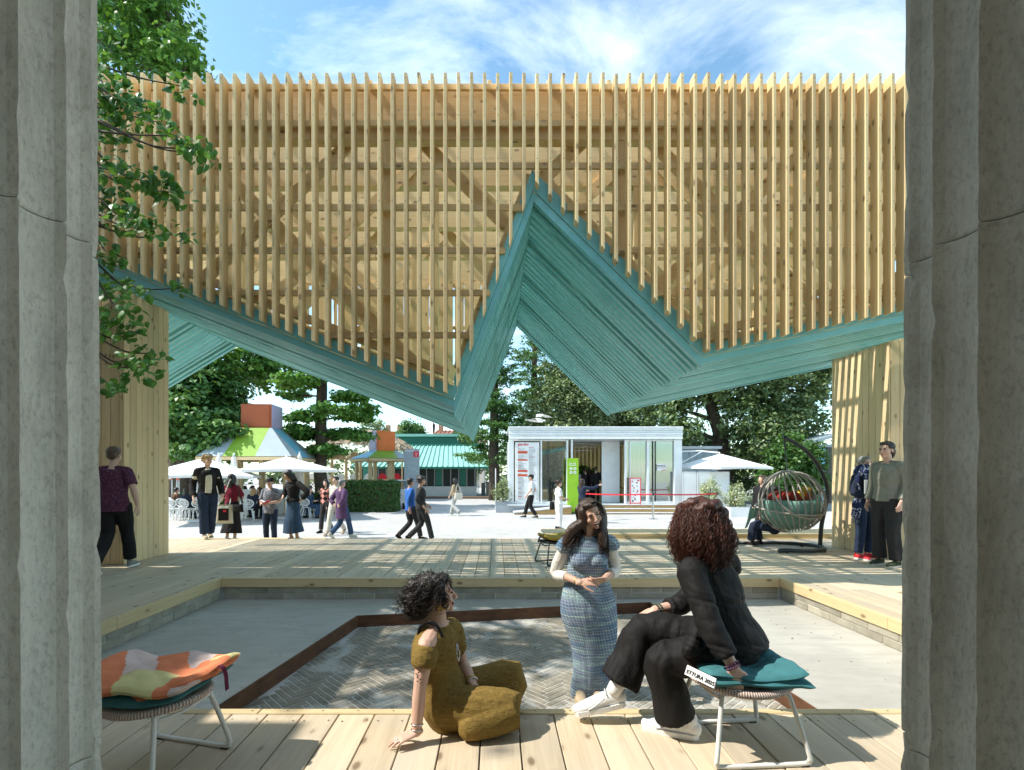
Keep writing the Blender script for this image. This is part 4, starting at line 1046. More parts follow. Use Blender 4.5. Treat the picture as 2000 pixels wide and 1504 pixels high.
kbox('side_wall', 994, 996, 860, FLZ-.2, KD+.1, KD+4.1, 'white_paint')
kbox('side_wall', 1328, 1330, 860, FLZ-.2, KD+.1, KD+4.1, 'white_paint')
kbox('partition', 1183, 1219.3, 859.6, FLZ-.3, KD+.9, KD+1.0, 'white_paint')
for k in range(6): kbox('blind', 1059 if k % 2 else 1119, 1106 if k % 2 else 1182, 862+k*3.5, 863.5+k*3.5, KD+1.6, KD+1.65, 'light_grey')
# menu board
mnu = kbox('menu_board', 1006, 1053, 864, 979.5, KD-.085, KD-.055, 'white_plastic')
def menu(px, py, s, b, m, bold=0.0): text('lettering', b, s*KD/1000, (KX(px), KD-.0875, KZ(py)), (R(90), 0, 0), m, kio, bold=bold)
menu(1011.5, 870.5, 7.0, 'giardini', 'red', .004)
mb = MB()
for px0, px1, py0, py1 in ((1011, 1030, 881, 886), (1011, 1030, 897, 900), (1011, 1030, 918, 922), (1011, 1030, 926, 930.5)): mb.box((KX(px0), KD-.088, KZ(py1)), (KX(px1), KD-.086, KZ(py0)))
for py in (875, 909, 913, 942, 953, 962, 969): mb.box((KX(1011.5), KD-.088, KZ(py+1.0)), (KX(1016+random.random()*4), KD-.086, KZ(py)))
for py in (874, 892): mb.box((KX(1033), KD-.088, KZ(py+1.0)), (KX(1042), KD-.086, KZ(py)))
mb.build('menu_bands', 'red_orange', kio, kind='stuff')
mb = MB()
def line(px, py, w): mb.box((KX(px), KD-.088, KZ(py+.7)), (KX(px+w), KD-.086, KZ(py)))
py = 877.0
while py < 977:
    if not any(a-1 < py < b+1 for a, b in ((881, 886), (897, 900), (918, 922), (926, 930.5))): line(1011.5, py, random.uniform(8, 17))
    line(1032.5, py, random.uniform(6, 14)); line(1049.5, py, 1.6); py += 1.9
mb.build('menu_lines', 'mid_grey', kio, kind='stuff')
# notice on the glass
kbox('notice', 1282, 1299.5, 906.5, 919.5, KD-.06, KD-.052, 'white_plastic', bev=.002)
text('lettering', 'ENTRATA', 3.6*KD/1000, (KX(1283), KD-.063, KZ(911.3)), (R(90), 0, 0), 'black', kio, bold=.003); text('lettering', 'ENTRANCE', 3.3*KD/1000, (KX(1283), KD-.063, KZ(915)), (R(90), 0, 0), 'mid_grey', kio)
mb = MB(); mb.box((KX(1291), KD-.064, KZ(919)), (KX(1299), KD-.061, KZ(917.6))); mb.build('notice_mark', 'red_orange', kio)
# steps and ramp
for k in range(3):
    mb = MB(); ya = KD-1.25+k*.36; z1 = KZ(1004)+(.16)*(k+1); mb.bbox((KX(1168), ya, GZ), (KX(1312), ya+.355, z1-.03), .006); mb.build('step', 'stepwood', kio)
    mb = MB(); mb.bbox((KX(1167.5), ya-.02, z1-.028), (KX(1312.5), ya+.355, z1), .006); mb.build('step_tread', 'light_grey', kio)
mb = MB(); mb.prism([(KX(1003), GZ+.01), (KX(1108), GZ+.01), (KX(1108), KZ(987)), (KX(1003), GZ+.05)], KD-1.35, KD-.35, 'y'); mb.build('ramp', 'stepwood', kio)
mb = MB(); mb.prism([(KX(1001), GZ+.055), (KX(1108), KZ(986.8)), (KX(1108), KZ(985)), (KX(1001), GZ+.10)], KD-1.4, KD-.33, 'y'); mb.build('ramp_top', 'light_grey', kio)
# indoor plants, bar and white tables inside
bam = thing('bamboo_plants', 'bamboo plants growing inside behind the pavilion glass', 'plant', (KX(1085), KD+2.8, KZ(FLZ)))
mb = MB()
for k in range(26):
    x0 = random.uniform(KX(1062), KX(1108)); y0 = KD+random.uniform(2.5, 3.4); mb.tube([(x0, y0, KZ(FLZ)), (x0+random.uniform(-.15, .15), y0, KZ(920)), (x0+random.uniform(-.5, .5), y0-.1, KZ(875))], [.022, .018, .008], 5)
mb.build('canes', 'bamboo', bam)
C, N = crown_points([(KX(1085), KD+2.9, KZ(905), 1.0, .5, 1.0), (KX(1070), KD+2.9, KZ(945), .5, .4, .6), (KX(1100), KD+2.9, KZ(945), .4, .4, .6)], 130, 14, .25, shell=.2)
link('foliage', leaf_mesh('foliage', C, N, .17*(.7+.6*rng.random(len(C))), 'leaf_bright', .3), bam)
hpl = thing('counter_plants', 'row of green plants on the counter inside the pavilion', 'plant', (KX(1160), KD+2.6, KZ(FLZ)))
C, N = crown_points([(KX(1130+k*9), KD+2.8, KZ(918+random.uniform(-4, 6)), .28, .25, .28) for k in range(6)], 90, 14, .16)
mb = MB(); mb.bbox((KX(1122), KD+2.5, KZ(FLZ-.3)), (KX(1182), KD+3.1, KZ(926)), .02); mb.build('counter', 'white_paint', hpl)
link('foliage', leaf_mesh('foliage', C, N, .13*(.7+.6*rng.random(len(C))), 'leaf_bright'), hpl)

# =================================================================== SIGNS AND BARRIERS
def at_g(px, py): return on(px, py, GZ)
gs = at_g(1119, 1003); t = thing('sign_totem', 'tall lime green sign totem with white pictograms before the pavilion', 'sign', tuple(gs)); sd = gs.y
mb = MB(); mb.bbox((gs.x-.26, sd, GZ), (gs.x+.26, sd+.09, CAM_H-(895-HY)/1000*sd), .006); mb.build('panel', 'green_sign', t)
mb = MB(); mb.bbox((gs.x-.4, sd-.12, GZ), (gs.x+.3, sd-.002, GZ+.05), .01); mb.build('foot', 'dark_metal', t)
mb = MB(); rings = MB()
for r_, py in ((0, 915.5), (1, 923)):
    for c_, px in ((0, 1115.5), (1, 1123)):
        x, z = (px-VX)/1000*sd, CAM_H-(py-HY)/1000*sd
        mb.add([(x+.07*math.cos(a), sd-.006, z+.07*math.sin(a)) for a in [i*math.pi/8 for i in range(16)]], [tuple(range(16))])
        rings.box((x-.03, sd-.010, z-.02), (x+.03, sd-.008, z+.02))
for py in (905, 908.5):
    for px in (1115, 1122):
        x, z = (px-VX)/1000*sd, CAM_H-(py-HY)/1000*sd
        for k in range(4): mb.box((x-.07+k*.035, sd-.006, z-.02-(k % 2)*.01), (x-.045+k*.035, sd-.004, z+.02))
mb.build('pictogram_disc', 'white_plastic', t); rings.build('pictogram', 'green_sign', t)
ms = at_g(804, 992); sd = ms.y
t = thing('map_totem', 'tall grey information totem with white map panel and red emblem', 'sign', tuple(ms))
zt = CAM_H-(877-HY)/1000*sd; mb = MB(); mb.bbox((ms.x-.41, sd, GZ), (ms.x+.41, sd+.12, zt), .01); mb.build('panel', 'grey_paint', t)
mb = MB(); mb.box((ms.x-.40, sd-.006, CAM_H-(926-HY)/1000*sd), (ms.x+.40, sd-.002, CAM_H-(899-HY)/1000*sd)); mb.box((ms.x-.38, sd-.006, CAM_H-(946-HY)/1000*sd), (ms.x+.0, sd-.002, CAM_H-(931-HY)/1000*sd)); mb.build('map_panel', 'pale_blue', t)
mb = MB(); mb.box((ms.x+.1, sd-.008, CAM_H-(892.5-HY)/1000*sd), (ms.x+.39, sd-.004, CAM_H-(881.5-HY)/1000*sd)); mb.build('emblem', 'red', t)
mb = MB()
for k in range(4): mb.box((ms.x+.20, sd-.011, CAM_H-(884.6+k*2-HY)/1000*sd), (ms.x+.20+random.uniform(.08, .15), sd-.009, CAM_H-(884+k*2-HY)/1000*sd))
for k in range(26):
    x, z = ms.x+random.uniform(-.3, .3), CAM_H-(random.uniform(903, 922)-HY)/1000*sd; mb.box((x, sd-.009, z), (x+random.uniform(.01, .05), sd-.007, z+.02))
mb.build('print', 'white_plastic', t)
mb = MB(); mb.box((ms.x-.37, sd-.004, CAM_H-(881.5-HY)/1000*sd), (ms.x+.15, sd-.002, CAM_H-(880-HY)/1000*sd)); mb.build('title_line', 'white_plastic', t)
wt = at_g(836, 962); t = thing('small_sign', 'slim white leaning sign board between the walkers', 'sign', tuple(wt)); d = wt.y
mb = MB(); mb.bbox((wt.x-.12, d, GZ), (wt.x+.14, d+.05, CAM_H-(925-HY)/1000*d), .005); mb.build('board', 'white_plastic', t)
mb = MB(); [mb.box((wt.x-.06, d-.004, GZ+.35+k*.13), (wt.x+.08, d-.002, GZ+.38+k*.13)) for k in range(7)]; mb.build('print', 'mid_grey', t)
rp = at_g(897, 950); t = thing('red_pole', 'short red pole at the corner of the green-roofed building', 'pole', tuple(rp)); d = rp.y
mb = MB(); mb.bbox((rp.x-.09, d-.09, GZ), (rp.x+.09, d+.09, CAM_H-(911-HY)/1000*d), .01); mb.build('shaft', 'red', t)
mb = MB(); mb.bbox((rp.x-.2, d-.2, GZ), (rp.x+.2, d+.2, GZ+.04), .01); mb.build('base_plate', 'dark_metal', t)
wp = at_g(968, 1000); t = thing('white_pole', 'thin white pole with foot left of the white pavilion', 'pole', tuple(wp)); d = wp.y
mb = MB(); mb.tube([(wp.x, d, GZ), (wp.x, d, CAM_H-(915-HY)/1000*d)], .022, 8); mb.build('shaft', 'white_plastic', t); mb = MB(); mb.lathe([(.16, 0), (.16, .02), (.03, .04)], 14, (wp.x, d, GZ)); mb.build('foot', 'light_grey', t)
def post(label, px, py_b, py_t):
    p = at_g(px, py_b); d = p.y; zt = CAM_H-(py_t-HY)/1000*d; t = thing('barrier_post', label, 'barrier post', tuple(p), group='steel posts of the red belt barrier')
    mb = MB(); mb.lathe([(.17, 0), (.17, .015), (.05, .04), (.034, .05)], 16, (p.x, d, GZ)); mb.build('base', 'steel', t)
    mb = MB(); mb.tube([(p.x, d, GZ+.04), (p.x, d, zt)], .034, 10); mb.build('shaft', 'steel', t)
    mb = MB(); mb.lathe([(.04, -.1), (.045, -.09), (.045, .0), (.03, .02)], 12, (p.x, d, zt)); mb.build('belt_head', 'dark_metal', t)
    return Vector((p.x, d, zt-.05))
pa = post('steel barrier post before the red menu stand', 1223.5, 998, 952.5)
pb = post('steel barrier post nearest the deck, before the lower step', 1275.5, 1014, 963)
pc = post('steel barrier post at the tub shrub', 1402, 1011, 962)
pd = post('steel barrier post up on the pavilion floor', 1202, 990, 940)
pe = post('steel barrier post half hidden behind the tub shrub', 1350, 997, 958)
pf = post('steel barrier post hidden behind the laughing woman', 1140, 1006, 962)
def belt(label, a, b, sag):
    pts = [a.lerp(b, k/8)+Vector((0, 0, -sag*4*(k/8)*(1-k/8))) for k in range(9)]; mb = MB()
    vs = [p+Vector((0, o, z)) for p in pts for o, z in ((0, -.028), (0, .028), (.004, .028), (.004, -.028))]
    mb.add(vs, [(i*4+j, i*4+(j+1) % 4, i*4+4+(j+1) % 4, i*4+4+j) for i in range(8) for j in range(4)]+[(3, 2, 1, 0), (32, 33, 34, 35)])
    tag(mb.build('barrier_belt', 'red'), label, 'belt', 'red belts of the barrier')
belt('front red barrier belt from the laughing woman to the near post', pf, pb, .03); belt('front red barrier belt from the near post to the tub shrub', pb, pc, .03)
belt('drooping red barrier belt from the floor post to the menu stand', pd, pa, .10); belt('rear red barrier belt from the menu stand towards the shrubs', pa, pe, .03)
ab = Vector((KX(1236), KD-.45, KZ(FLZ))); t = thing('menu_stand', 'red-framed sandwich board with photos on the pavilion steps', 'sign', tuple(ab))
ab.z = KZ(FLZ)-.06; mb = MB(); d = ab.y; x0, x1, z0, z1 = ab.x-.24, ab.x+.24, ab.z, ab.z+1.28
for p, q in (((x0, z0), (x0, z1)), ((x1, z0), (x1, z1)), ((x0, z1), (x1, z1)), ((x0, z0+.12), (x1, z0+.12))): mb.tube([(p[0], d, p[1]), (q[0], d, q[1])], .022, 8)
mb.build('frame', 'red', t); mb = MB(); mb.box((x0+.02, d-.008, z0+.13), (x1-.02, d+.008, z1-.02)); mb.build('sheet', 'white_plastic', t)
for k in range(16):
    mb = MB(); a, z = random.uniform(x0+.05, x1-.12), random.uniform(z0+.18, z1-.12); mb.box((a, d-.011, z), (a+random.uniform(.03, .09), d-.009, z+random.uniform(.03, .08))); mb.build('print', random.choice(['red', 'black', 'rust_orange', 'mid_grey']), t)
# white screens, container and cabins at the right
for lab, px0, px1, py0, d in (('white upright screen panel nearest the white pavilion', 1333, 1361, 921, 23.6), ('white upright screen panel behind the tub shrub', 1362.5, 1425, 921, 23.5)):
    x0, x1 = (px0-VX)/1000*d, (px1-VX)/1000*d; t = thing('screen_panel', lab, 'panel', ((x0+x1)/2, d, GZ)); z1 = CAM_H-(py0-HY)/1000*d
    mb = MB(); mb.bbox((x0+.03, d, GZ+.02), (x1-.03, d+.03, z1-.03), .004); mb.build('sheet', 'white_plastic', t)
    mb = MB(); mb.box((x0, d-.01, GZ), (x0+.03, d+.04, z1)); mb.box((x1-.03, d-.01, GZ), (x1, d+.04, z1)); mb.box((x0, d-.01, z1-.03), (x1, d+.04, z1+.002)); mb.build('frame', 'light_grey', t)
def shed(name, label, cat, px0, px1, py0, d, dp, mat, roof='light_grey', slope=0.0):
    x0, x1, z1 = (px0-VX)/1000*d, (px1-VX)/1000*d, CAM_H-(py0-HY)/1000*d; t = thing(name, label, cat, ((x0+x1)/2, d+dp/2, GZ))
    mb = MB(); mb.box((x0, d, GZ), (x1, d+dp, z1)); mb.build('wall', mat, t)
    mb = MB(); mb.prism([(x0-.15, z1+.002), (x1+.15, z1+.002+slope), (x1+.15, z1+.15+slope), (x0-.15, z1+.15)], d-.2, d+dp+.2, 'y'); mb.build('roof', roof, t); return t, x0, x1, z1
t, x0, x1, z1 = shed('service_container', 'pale grey container behind the right white umbrella', 'container', 1331, 1402, 877, 29.0, 3, 'pale_blue')
for k in range(5): mb = MB(); a = x0+(x1-x0)*k/5; mb.bbox((a+.03, 28.96, GZ+.1), (a+(x1-x0)/5-.03, 28.995, z1-.1), .01); mb.build('panel', 'pale_blue', t)
t, x0, x1, z1 = shed('glass_cabin', 'blue-grey glasshouse cabin glimpsed beside the right pier', 'building', 1582, 1640, 868, 27.0, 4, 'grey_paint', 'pale_blue', .5)
for k in range(4):
    mb = MB(); a = x0+(x1-x0)*k/4; mb.bbox((a+.05, 26.93, GZ+.3), (a+(x1-x0)/4-.05, 26.99, z1-.15), .01); mb.build('window', 'sky_blue' if k % 2 else 'window_dark', t)

# =================================================================== UMBRELLAS
def umbrella(label, px, py_apex, d, half, drop, rz, pole=(0, 0), gz=GZ):
    c = W(px, py_apex, d); t = thing('cafe_umbrella', label, 'umbrella', (c.x+pole[0], d+pole[1], gz), group='white square umbrellas')
    mb = MB(); n = 8; rot = R(rz); K = 6; ring = []
    for k in range(n):
        a = rot+k*math.pi/4; r_ = half*(1.414 if k % 2 else 1.0); ring.append((math.cos(a)*r_, math.sin(a)*r_, 1.0 if k % 2 else .93))
    vs = [(c.x, d, c.z)]; fs = []
    for j in range(1, K+1):
        f = j/K
        for k in range(2*n):
            a = ring[(k//2) % n]; b = ring[(k//2+1) % n]; m = 0 if k % 2 == 0 else .5
            q = [a[i]*(1-m)+b[i]*m for i in range(3)]; sg = 0.05*math.sin(math.pi*f)*half/2 if k % 2 else 0
            vs.append((c.x+q[0]*f, d+q[1]*f, c.z-drop*q[2]*f-sg))
    for k in range(2*n): vs.append((vs[1+(K-1)*2*n+k][0], vs[1+(K-1)*2*n+k][1], vs[1+(K-1)*2*n+k][2]-.10))
    for k in range(2*n): fs.append((0, 1+k, 1+(k+1) % (2*n)))
    for j in range(K): fs += [(1+j*2*n+k, 1+(j+1)*2*n+k, 1+(j+1)*2*n+(k+1) % (2*n), 1+j*2*n+(k+1) % (2*n)) for k in range(2*n)]
    mb.add(vs, fs); mb.build('fabric_top', 'white_cloth', t)
    for k in range(n):
        a = ring[k]; mb = MB(); mb.tube([(c.x, d, c.z-.06), (c.x+a[0]*.97, d+a[1]*.97, c.z-drop*a[2]*.97-.03)], .014, 5); mb.build('rib', 'white_plastic', t)
        mb = MB(); mb.tube([(c.x+a[0]*.5, d+a[1]*.5, c.z-drop*.5*a[2]-.05), (c.x, d, c.z-drop*.9)], .01, 5); mb.build('strut', 'white_plastic', t)
    px_, py_ = c.x+pole[0], d+pole[1]
    mb = MB(); mb.tube([(px_, py_, gz+.05), (px_, py_, c.z+(.16 if pole != (0, 0) else .1))], .05, 10); mb.build('pole', 'white_plastic', t)
    if pole != (0, 0):
        mb = MB(); mb.tube([(px_, py_, c.z+.12), (px_*.5+c.x*.5, py_*.5+d*.5, c.z+.14), (c.x, d, c.z+.04)], .035, 8); mb.tube([(px_, py_, c.z-.5), (px_*.45+c.x*.55, py_*.45+d*.55, c.z+.1)], .025, 8); mb.build('arm', 'white_plastic', t)
    mb = MB(); mb.bbox((px_-.45, py_-.45, gz), (px_+.45, py_+.45, gz+.08), .02); mb.build('base', 'light_grey', t)
umbrella('white cafe umbrella, left one behind the blond man', 400, 894, 19.6, 1.85, .70, 20)
umbrella('white cafe umbrella above the man in the black cap', 560, 892, 21.0, 1.72, .55, 28)
umbrella('white cafe umbrella beside the white pavilion screens', 1406, 886, 24.8, 1.62, .68, 22, (-1.85, .3))
for lab, px, py, d in (('rolled cream umbrella behind the blond man', 427, 889, 20.5), ('rolled cream umbrella by the dark jacket woman', 585, 886, 22.5), ('closed cream umbrella left of the green striped roof', 457, 888, 21.6)):
    c = W(px, py, d); t = thing('closed_umbrella', lab, 'umbrella', (c.x, d, GZ), group='closed cream umbrellas')
    mb = MB(); mb.lathe([(.03, 0), (.10, -.15), (.16, -.7), (.19, -1.3), (.15, -1.75), (.10, -1.8)], 12, tuple(c)); mb.build('fabric', 'offwhite', t, smooth=True)
    mb = MB(); mb.tube([(c.x, d, GZ), (c.x, d, c.z+.08)], .035, 8); mb.build('pole', 'white_plastic', t); mb = MB(); mb.lathe([(.3, 0), (.3, .06), (.06, .1)], 16, (c.x, d, GZ)); mb.build('base', 'light_grey', t)

# =================================================================== STRIPED KIOSKS, THATCHED ARCADE, GREEN ROOF
def kiosk(label, px_l, px_r, py_ct, py_cb, roof_l, roof_r, py_rb, d, rz, cols, rcols, posts):
    cx = (px_l+px_r)/2; c = W(cx, 0, d); cw = (px_r-px_l)/2*d/1000; zt, zb = CAM_H-(py_ct-HY)/1000*d, CAM_H-(py_cb-HY)/1000*d; zr = CAM_H-(py_rb-HY)/1000*d; rw = (roof_r-roof_l)/2*d/1000
    t = thing('kiosk', label, 'kiosk', (c.x, d, GZ), R(rz), ws=False); rx = 0 
    q = lambda w, z: [(-w, -w, z-GZ), (w, -w, z-GZ), (w, w, z-GZ), (-w, w, z-GZ)]
    for k in range(4):
        mb = MB(); a, b = q(cw, zb), q(cw, zt); i, j = k, (k+1) % 4; mb.add([a[i], a[j], b[j], b[i]], [(0, 1, 2, 3)]); mb.build('lantern_panel', cols[k], t)
        fi = .14; P0 = [Vector(a[i]), Vector(a[j]), Vector(b[j]), Vector(b[i])]; cc = sum(P0, Vector())/4; nn = (P0[1]-P0[0]).cross(P0[3]-P0[0]).normalized(); mb = MB()
        mb.add([cc+(p-cc)*(1-fi)+nn*.03 for p in P0]+[cc+(p-cc)*(1-fi) for p in P0], [(0, 1, 2, 3), (0, 4, 5, 1), (1, 5, 6, 2), (2, 6, 7, 3), (3, 7, 4, 0)]); mb.build('lantern_inset', cols[k], t)
        lo, hi_ = q(rw, zr), q(cw*1.02, zb-.002); L0, L1, H0, H1 = Vector(lo[i]), Vector(lo[j]), Vector(hi_[i]), Vector(hi_[j])
        for s_, (f0, f1) in enumerate(((0, .28), (.28, .62), (.62, 1.0))):
            g0, g1 = {0: (0, .05), 1: (.05, .92), 2: (.92, 1.0)}[s_]
            mb = MB(); mb.add([L0.lerp(L1, f0), L0.lerp(L1, f1), H0.lerp(H1, g1), H0.lerp(H1, g0)], [(0, 1, 2, 3)]); mb.build('roof_panel', rcols[k][s_], t)
    mb = MB(); b = q(cw, zt); mb.add(b, [(0, 1, 2, 3)]); mb.build('lantern_top', cols[0], t)
    mb = MB()
    e = .14
    for k in range(4):
        a, b2 = q(rw*.98, zr-.02), q(rw*.98, zr-.02-e); i, j = k, (k+1) % 4; mb.beam(Vector(a[i])*.5+Vector(b2[i])*.5, Vector(a[j])*.5+Vector(b2[j])*.5, .1, e)
    mb.build('eaves_beam', 'rimboard_x', t); mb = MB(); mb.box((-rw*.97, -rw*.97, zr-GZ-.05), (rw*.97, rw*.97, zr-GZ-.02)); mb.build('soffit', 'offwhite', t)
    for k in range(posts):
        for yy in (-rw*.72, rw*.72):
            mb = MB(); xx = -rw*.8+rw*1.6*k/(posts-1); mb.bbox((xx-.09, yy-.09, 0), (xx+.09, yy+.09, zr-GZ-.16), .01); mb.build('post', 'rimboard_x', t)
    mb = MB(); mb.bbox((-rw*.55, -rw*.3, 0), (rw*.55, rw*.5, 1.1), .02); mb.build('counter', 'white_paint', t)
    return t
kiosk('kiosk with rust orange lantern and wide green and grey striped roof', 484, 541, 793, 838, 420, 588, 894, 23.6, 3, ['rust_orange', 'lilac', 'rust_orange', 'lilac'], [['pale_blue', 'lime', 'pale_blue'], ['pale_blue', 'sky_blue', 'pale_blue']]*2, 4)
kiosk('small kiosk with lilac and orange lantern and blue and green roof', 727, 765, 843, 881, 697, 792, 896, 29.5, 36, ['orange', 'lilac', 'orange', 'lilac'], [['lime', 'lime', 'pale_blue'], ['sky_blue', 'sky_blue', 'sky_blue']]*2, 3)
# thatched arcade
d = 35.0; X = lambda px: (px-VX)/1000*d; Z = lambda py: CAM_H-(py-HY)/1000*d
t = thing('thatched_arcade', 'straw-thatched bamboo arcade with arched lattice bays behind the hedge', 'building', (X(690), d, GZ))
mb = MB(); n = 60; vs = []; fs = []
for i in range(n+1):
    for j in range(9):
        px = 590+(795-590)*i/n; f = j/8; hgt = 50*math.sin(math.pi*min(1, max(0, (i/n)*1.0)))**.5; w = math.sin(i*.9+j*1.7)*.10+random.uniform(-.08, .08)
        vs.append((X(px), d-.6+f*5, Z(886-hgt*math.sin(math.pi*(.12+.6*f))*1.0)+w))
for i in range(n):
    for j in range(8): a = i*9+j; fs.append((a, a+9, a+10, a+1))
mb.add(vs, fs); th = mb.build('thatch', 'thatch', t)
mb = MB()
for k in range(1500):
    px = random.uniform(598, 790); f = random.random(); hgt = 50*math.sin(math.pi*(px-590)/205)**.5; z = Z(886-hgt*math.sin(math.pi*(.12+.55*f))); p = Vector((X(px), d-.66+f*5, z+.05)); q = p+Vector((random.uniform(-.5, .5), random.uniform(-.8, -.2), random.uniform(-.75, -.25)))
    mb.tube([p, q], [.022, .008], 3, cap=False)
mb.build('straw', 'thatch', th, kind='stuff')
for b in range(7):
    p0 = 602+b*27; c_ = X(p0+13.5); hw = 12.2*d/1000; z0, zs = GZ, Z(898)
    mb = MB(); arc = [(c_+hw*math.cos(a), d-.8, zs+hw*1.15*math.sin(a)) for a in [math.pi*k/14 for k in range(15)]]
    mb.tube([(c_+hw, d-.8, GZ)]+arc+[(c_-hw, d-.8, GZ)], .05, 6); mb.build('arch', 'bamboo', t)
    for k in range(6):
        zz = zs+hw*1.15*(k+.3)/6.6; hw2 = hw*math.sqrt(max(.02, 1-((zz-zs)/(hw*1.15))**2))*.97; mb = MB(); mb.beam((c_-hw2, d-.72+.05*k, zz), (c_+hw2, d-.72+.05*k, zz), .03, hw*.19); mb.build('hood_slat', 'bamboo', t)
    mb = MB()
    for k in range(-3, 10):
        for sg in (1, -1):
            a0 = c_-hw+k*.2 if sg > 0 else c_+hw-k*.2; p = Vector((a0, d-.78, GZ+.2)); q = p+Vector((sg*1.2, 0, 1.2)); ok = [p.lerp(q, s_/10) for s_ in range(11) if c_-hw < p.lerp(q, s_/10).x < c_+hw]
            if len(ok) > 1: mb.beam(ok[0], ok[-1], .02, .03)
    mb.build('lattice', 'bamboo', t)
    mb = MB(); mb.beam((c_-hw, d-.8, GZ+1.45), (c_+hw, d-.8, GZ+1.45), .06, .07); mb.build('rail', 'bamboo', t)
    mb = MB(); mb.add([(c_+hw*.72*math.cos(a), d-.55, GZ+1.5+hw*.9*math.sin(a)) for a in [math.pi*k/12 for k in range(13)]], [tuple(range(13))]); mb.build('arch_screen', 'white_cloth' if b < 5 else 'red', t)
# green-roofed building
d = 41.0
t = thing('green_roof_building', 'low glazed building with pale green standing seam roof', 'building', (X(860), d+4, GZ))
def Zd(py): return CAM_H-(py-HY)/1000*d
def Xd(px): return (px-VX)/1000*d
mb = MB(); mb.box((Xd(700), d+.8, GZ), (Xd(930), d+8, Zd(914))); mb.build('wall', 'window_dark', t)
lo = [Vector((Xd(690), d-.6, Zd(912.5))), Vector((Xd(957), d-.6, Zd(912.5)))]; hi_ = [Vector((Xd(720), d+3.2, Zd(866))), Vector((Xd(932), d+3.2, Zd(866)))]
mb = MB(); mb.add(lo+hi_[::-1], [(0, 1, 2, 3)]); mb.add([lo[1], Vector((lo[1].x, d+8, lo[1].z)), Vector((hi_[1].x, d+5, hi_[1].z)), hi_[1]], [(0, 1, 2, 3)]); rf = mb.build('roof', 'copper_green', t)
for k in range(27):
    f = k/26; mb = MB(); mb.beam(lo[0].lerp(lo[1], f)+Vector((0, -.02, .03)), hi_[0].lerp(hi_[1], f)+Vector((0, -.02, .03)), .07, .08); mb.build('seam', 'copper_green', rf)
mb = MB(); mb.beam(lo[0]+Vector((0, -.03, -.06)), lo[1]+Vector((0, -.03, -.06)), .12, .16); mb.build('gutter', 'dark_green', rf)
mb = MB(); mb.beam(hi_[0]+Vector((0, 0, .08)), hi_[1]+Vector((0, 0, .08)), .2, .14); mb.build('ridge', 'dark_green', rf)
d2 = d+3.6; mb = MB(); mb.box((-.5+(770-VX)/1000*d2, d2, Zd(866)), ((893-VX)/1000*d2, d2+3, CAM_H-(853-HY)/1000*d2)); mb.build('clerestory', 'dark_green', t)
mb = MB(); mb.box((-.7+(770-VX)/1000*d2, d2-.3, CAM_H-(853-HY)/1000*d2+.003), ((893-VX)/1000*d2+.2, d2+3.2, CAM_H-(848-HY)/1000*d2)); mb.build('clerestory_roof', 'copper_green', t)
for k in range(14):
    mb = MB(); a = Xd(705+k*16); mb.bbox((a, d+.70, GZ+.9), (a+.5, d+.79, Zd(916)), .02); mb.build('window', 'window_dark' if k % 3 else 'dark_green', t)
    mb = MB(); mb.bbox((a+.52, d+.66, GZ), (a+.62, d+.80, Zd(915)), .01); mb.build('window_post', 'mid_grey', t)
mb = MB(); mb.bbox((Xd(700), d+.5, GZ), (Xd(930), d+.78, GZ+.85), .02); mb.build('parapet', 'light_grey', t)
bb = MB(); bb.box((Xd(830), 38, GZ+.001), (Xd(965), 39.5, GZ+.12)); tag(bb.build('flower_bed', 'soil'), 'brown earth bed in front of the green-roofed building', 'flower bed')
for k in range(6):
    px = 940+k*9; dd = 44; mb = MB(); x = (px-VX)/1000*dd; mb.bbox((x, dd, GZ), (x+.35, dd+.2, GZ+1.1+.1*(k % 2)), .01)
    tag(mb.build('wall_panel', 'plaster' if k % 2 else 'mid_grey'), ['low plaster', 'low grey'][k % 2]+' wall panel under the trees behind the thin white pole', 'panel', 'wall panels under the trees '+['a', 'b'][k % 2])
# tiled houses far behind
def house(label, px0, px1, py_e, py_r, d, mat, chim):
    x0, x1 = (px0-VX)/1000*d, (px1-VX)/1000*d; ze, zr = CAM_H-(py_e-HY)/1000*d, CAM_H-(py_r-HY)/1000*d; t = thing('tiled_house', label, 'house', ((x0+x1)/2, d, GZ))
    mb = MB(); mb.box((x0, d, GZ), (x1, d+9, ze)); mb.build('wall', mat, t)
    mb = MB(); mb.prism([(d-.6, ze), (d+4.5, zr), (d+9.6, ze)], x0-.4, x1+.4, 'x'); rf = mb.build('roof', 'roof_tile', t)
    for k in range(int((x1-x0)/.6)):
        a = x0-.3+k*.6; mb = MB(); mb.beam((a, d-.65, ze+.04), (a, d+4.5, zr+.06), .22, .12); mb.build('tile_row', 'roof_tile', rf)
    for cx in chim: mb = MB(); x = (cx-VX)/1000*d; mb.bbox((x-.35, d+2, ze), (x+.35, d+2.7, zr+1.0), .03); mb.build('chimney', 'brick_wall', rf)
    for k in range(max(1, int((x1-x0)/2.6))):
        a = x0+.8+k*2.6; w = MB(); w.bbox((a, d-.04, ze-2.2), (a+.9, d-.005, ze-.7), .01); wi = w.build('window', 'window_dark', t); w = MB(); w.bbox((a-.08, d-.08, ze-2.3), (a+.98, d-.042, ze-2.21), .01); w.build('sill', 'plaster', wi)
house('terracotta tiled house with flagpole side behind the green roof', 853, 905, 849, 836, 75, 'plaster', (858, 893))
house('long low pink-walled tiled house left of the small trees', 742, 800, 848, 840, 80, 'brick_wall', (752, 775))
house('tiled house under the tip of the folded canopy', 900, 945, 858, 846, 70, 'plaster', (915,))
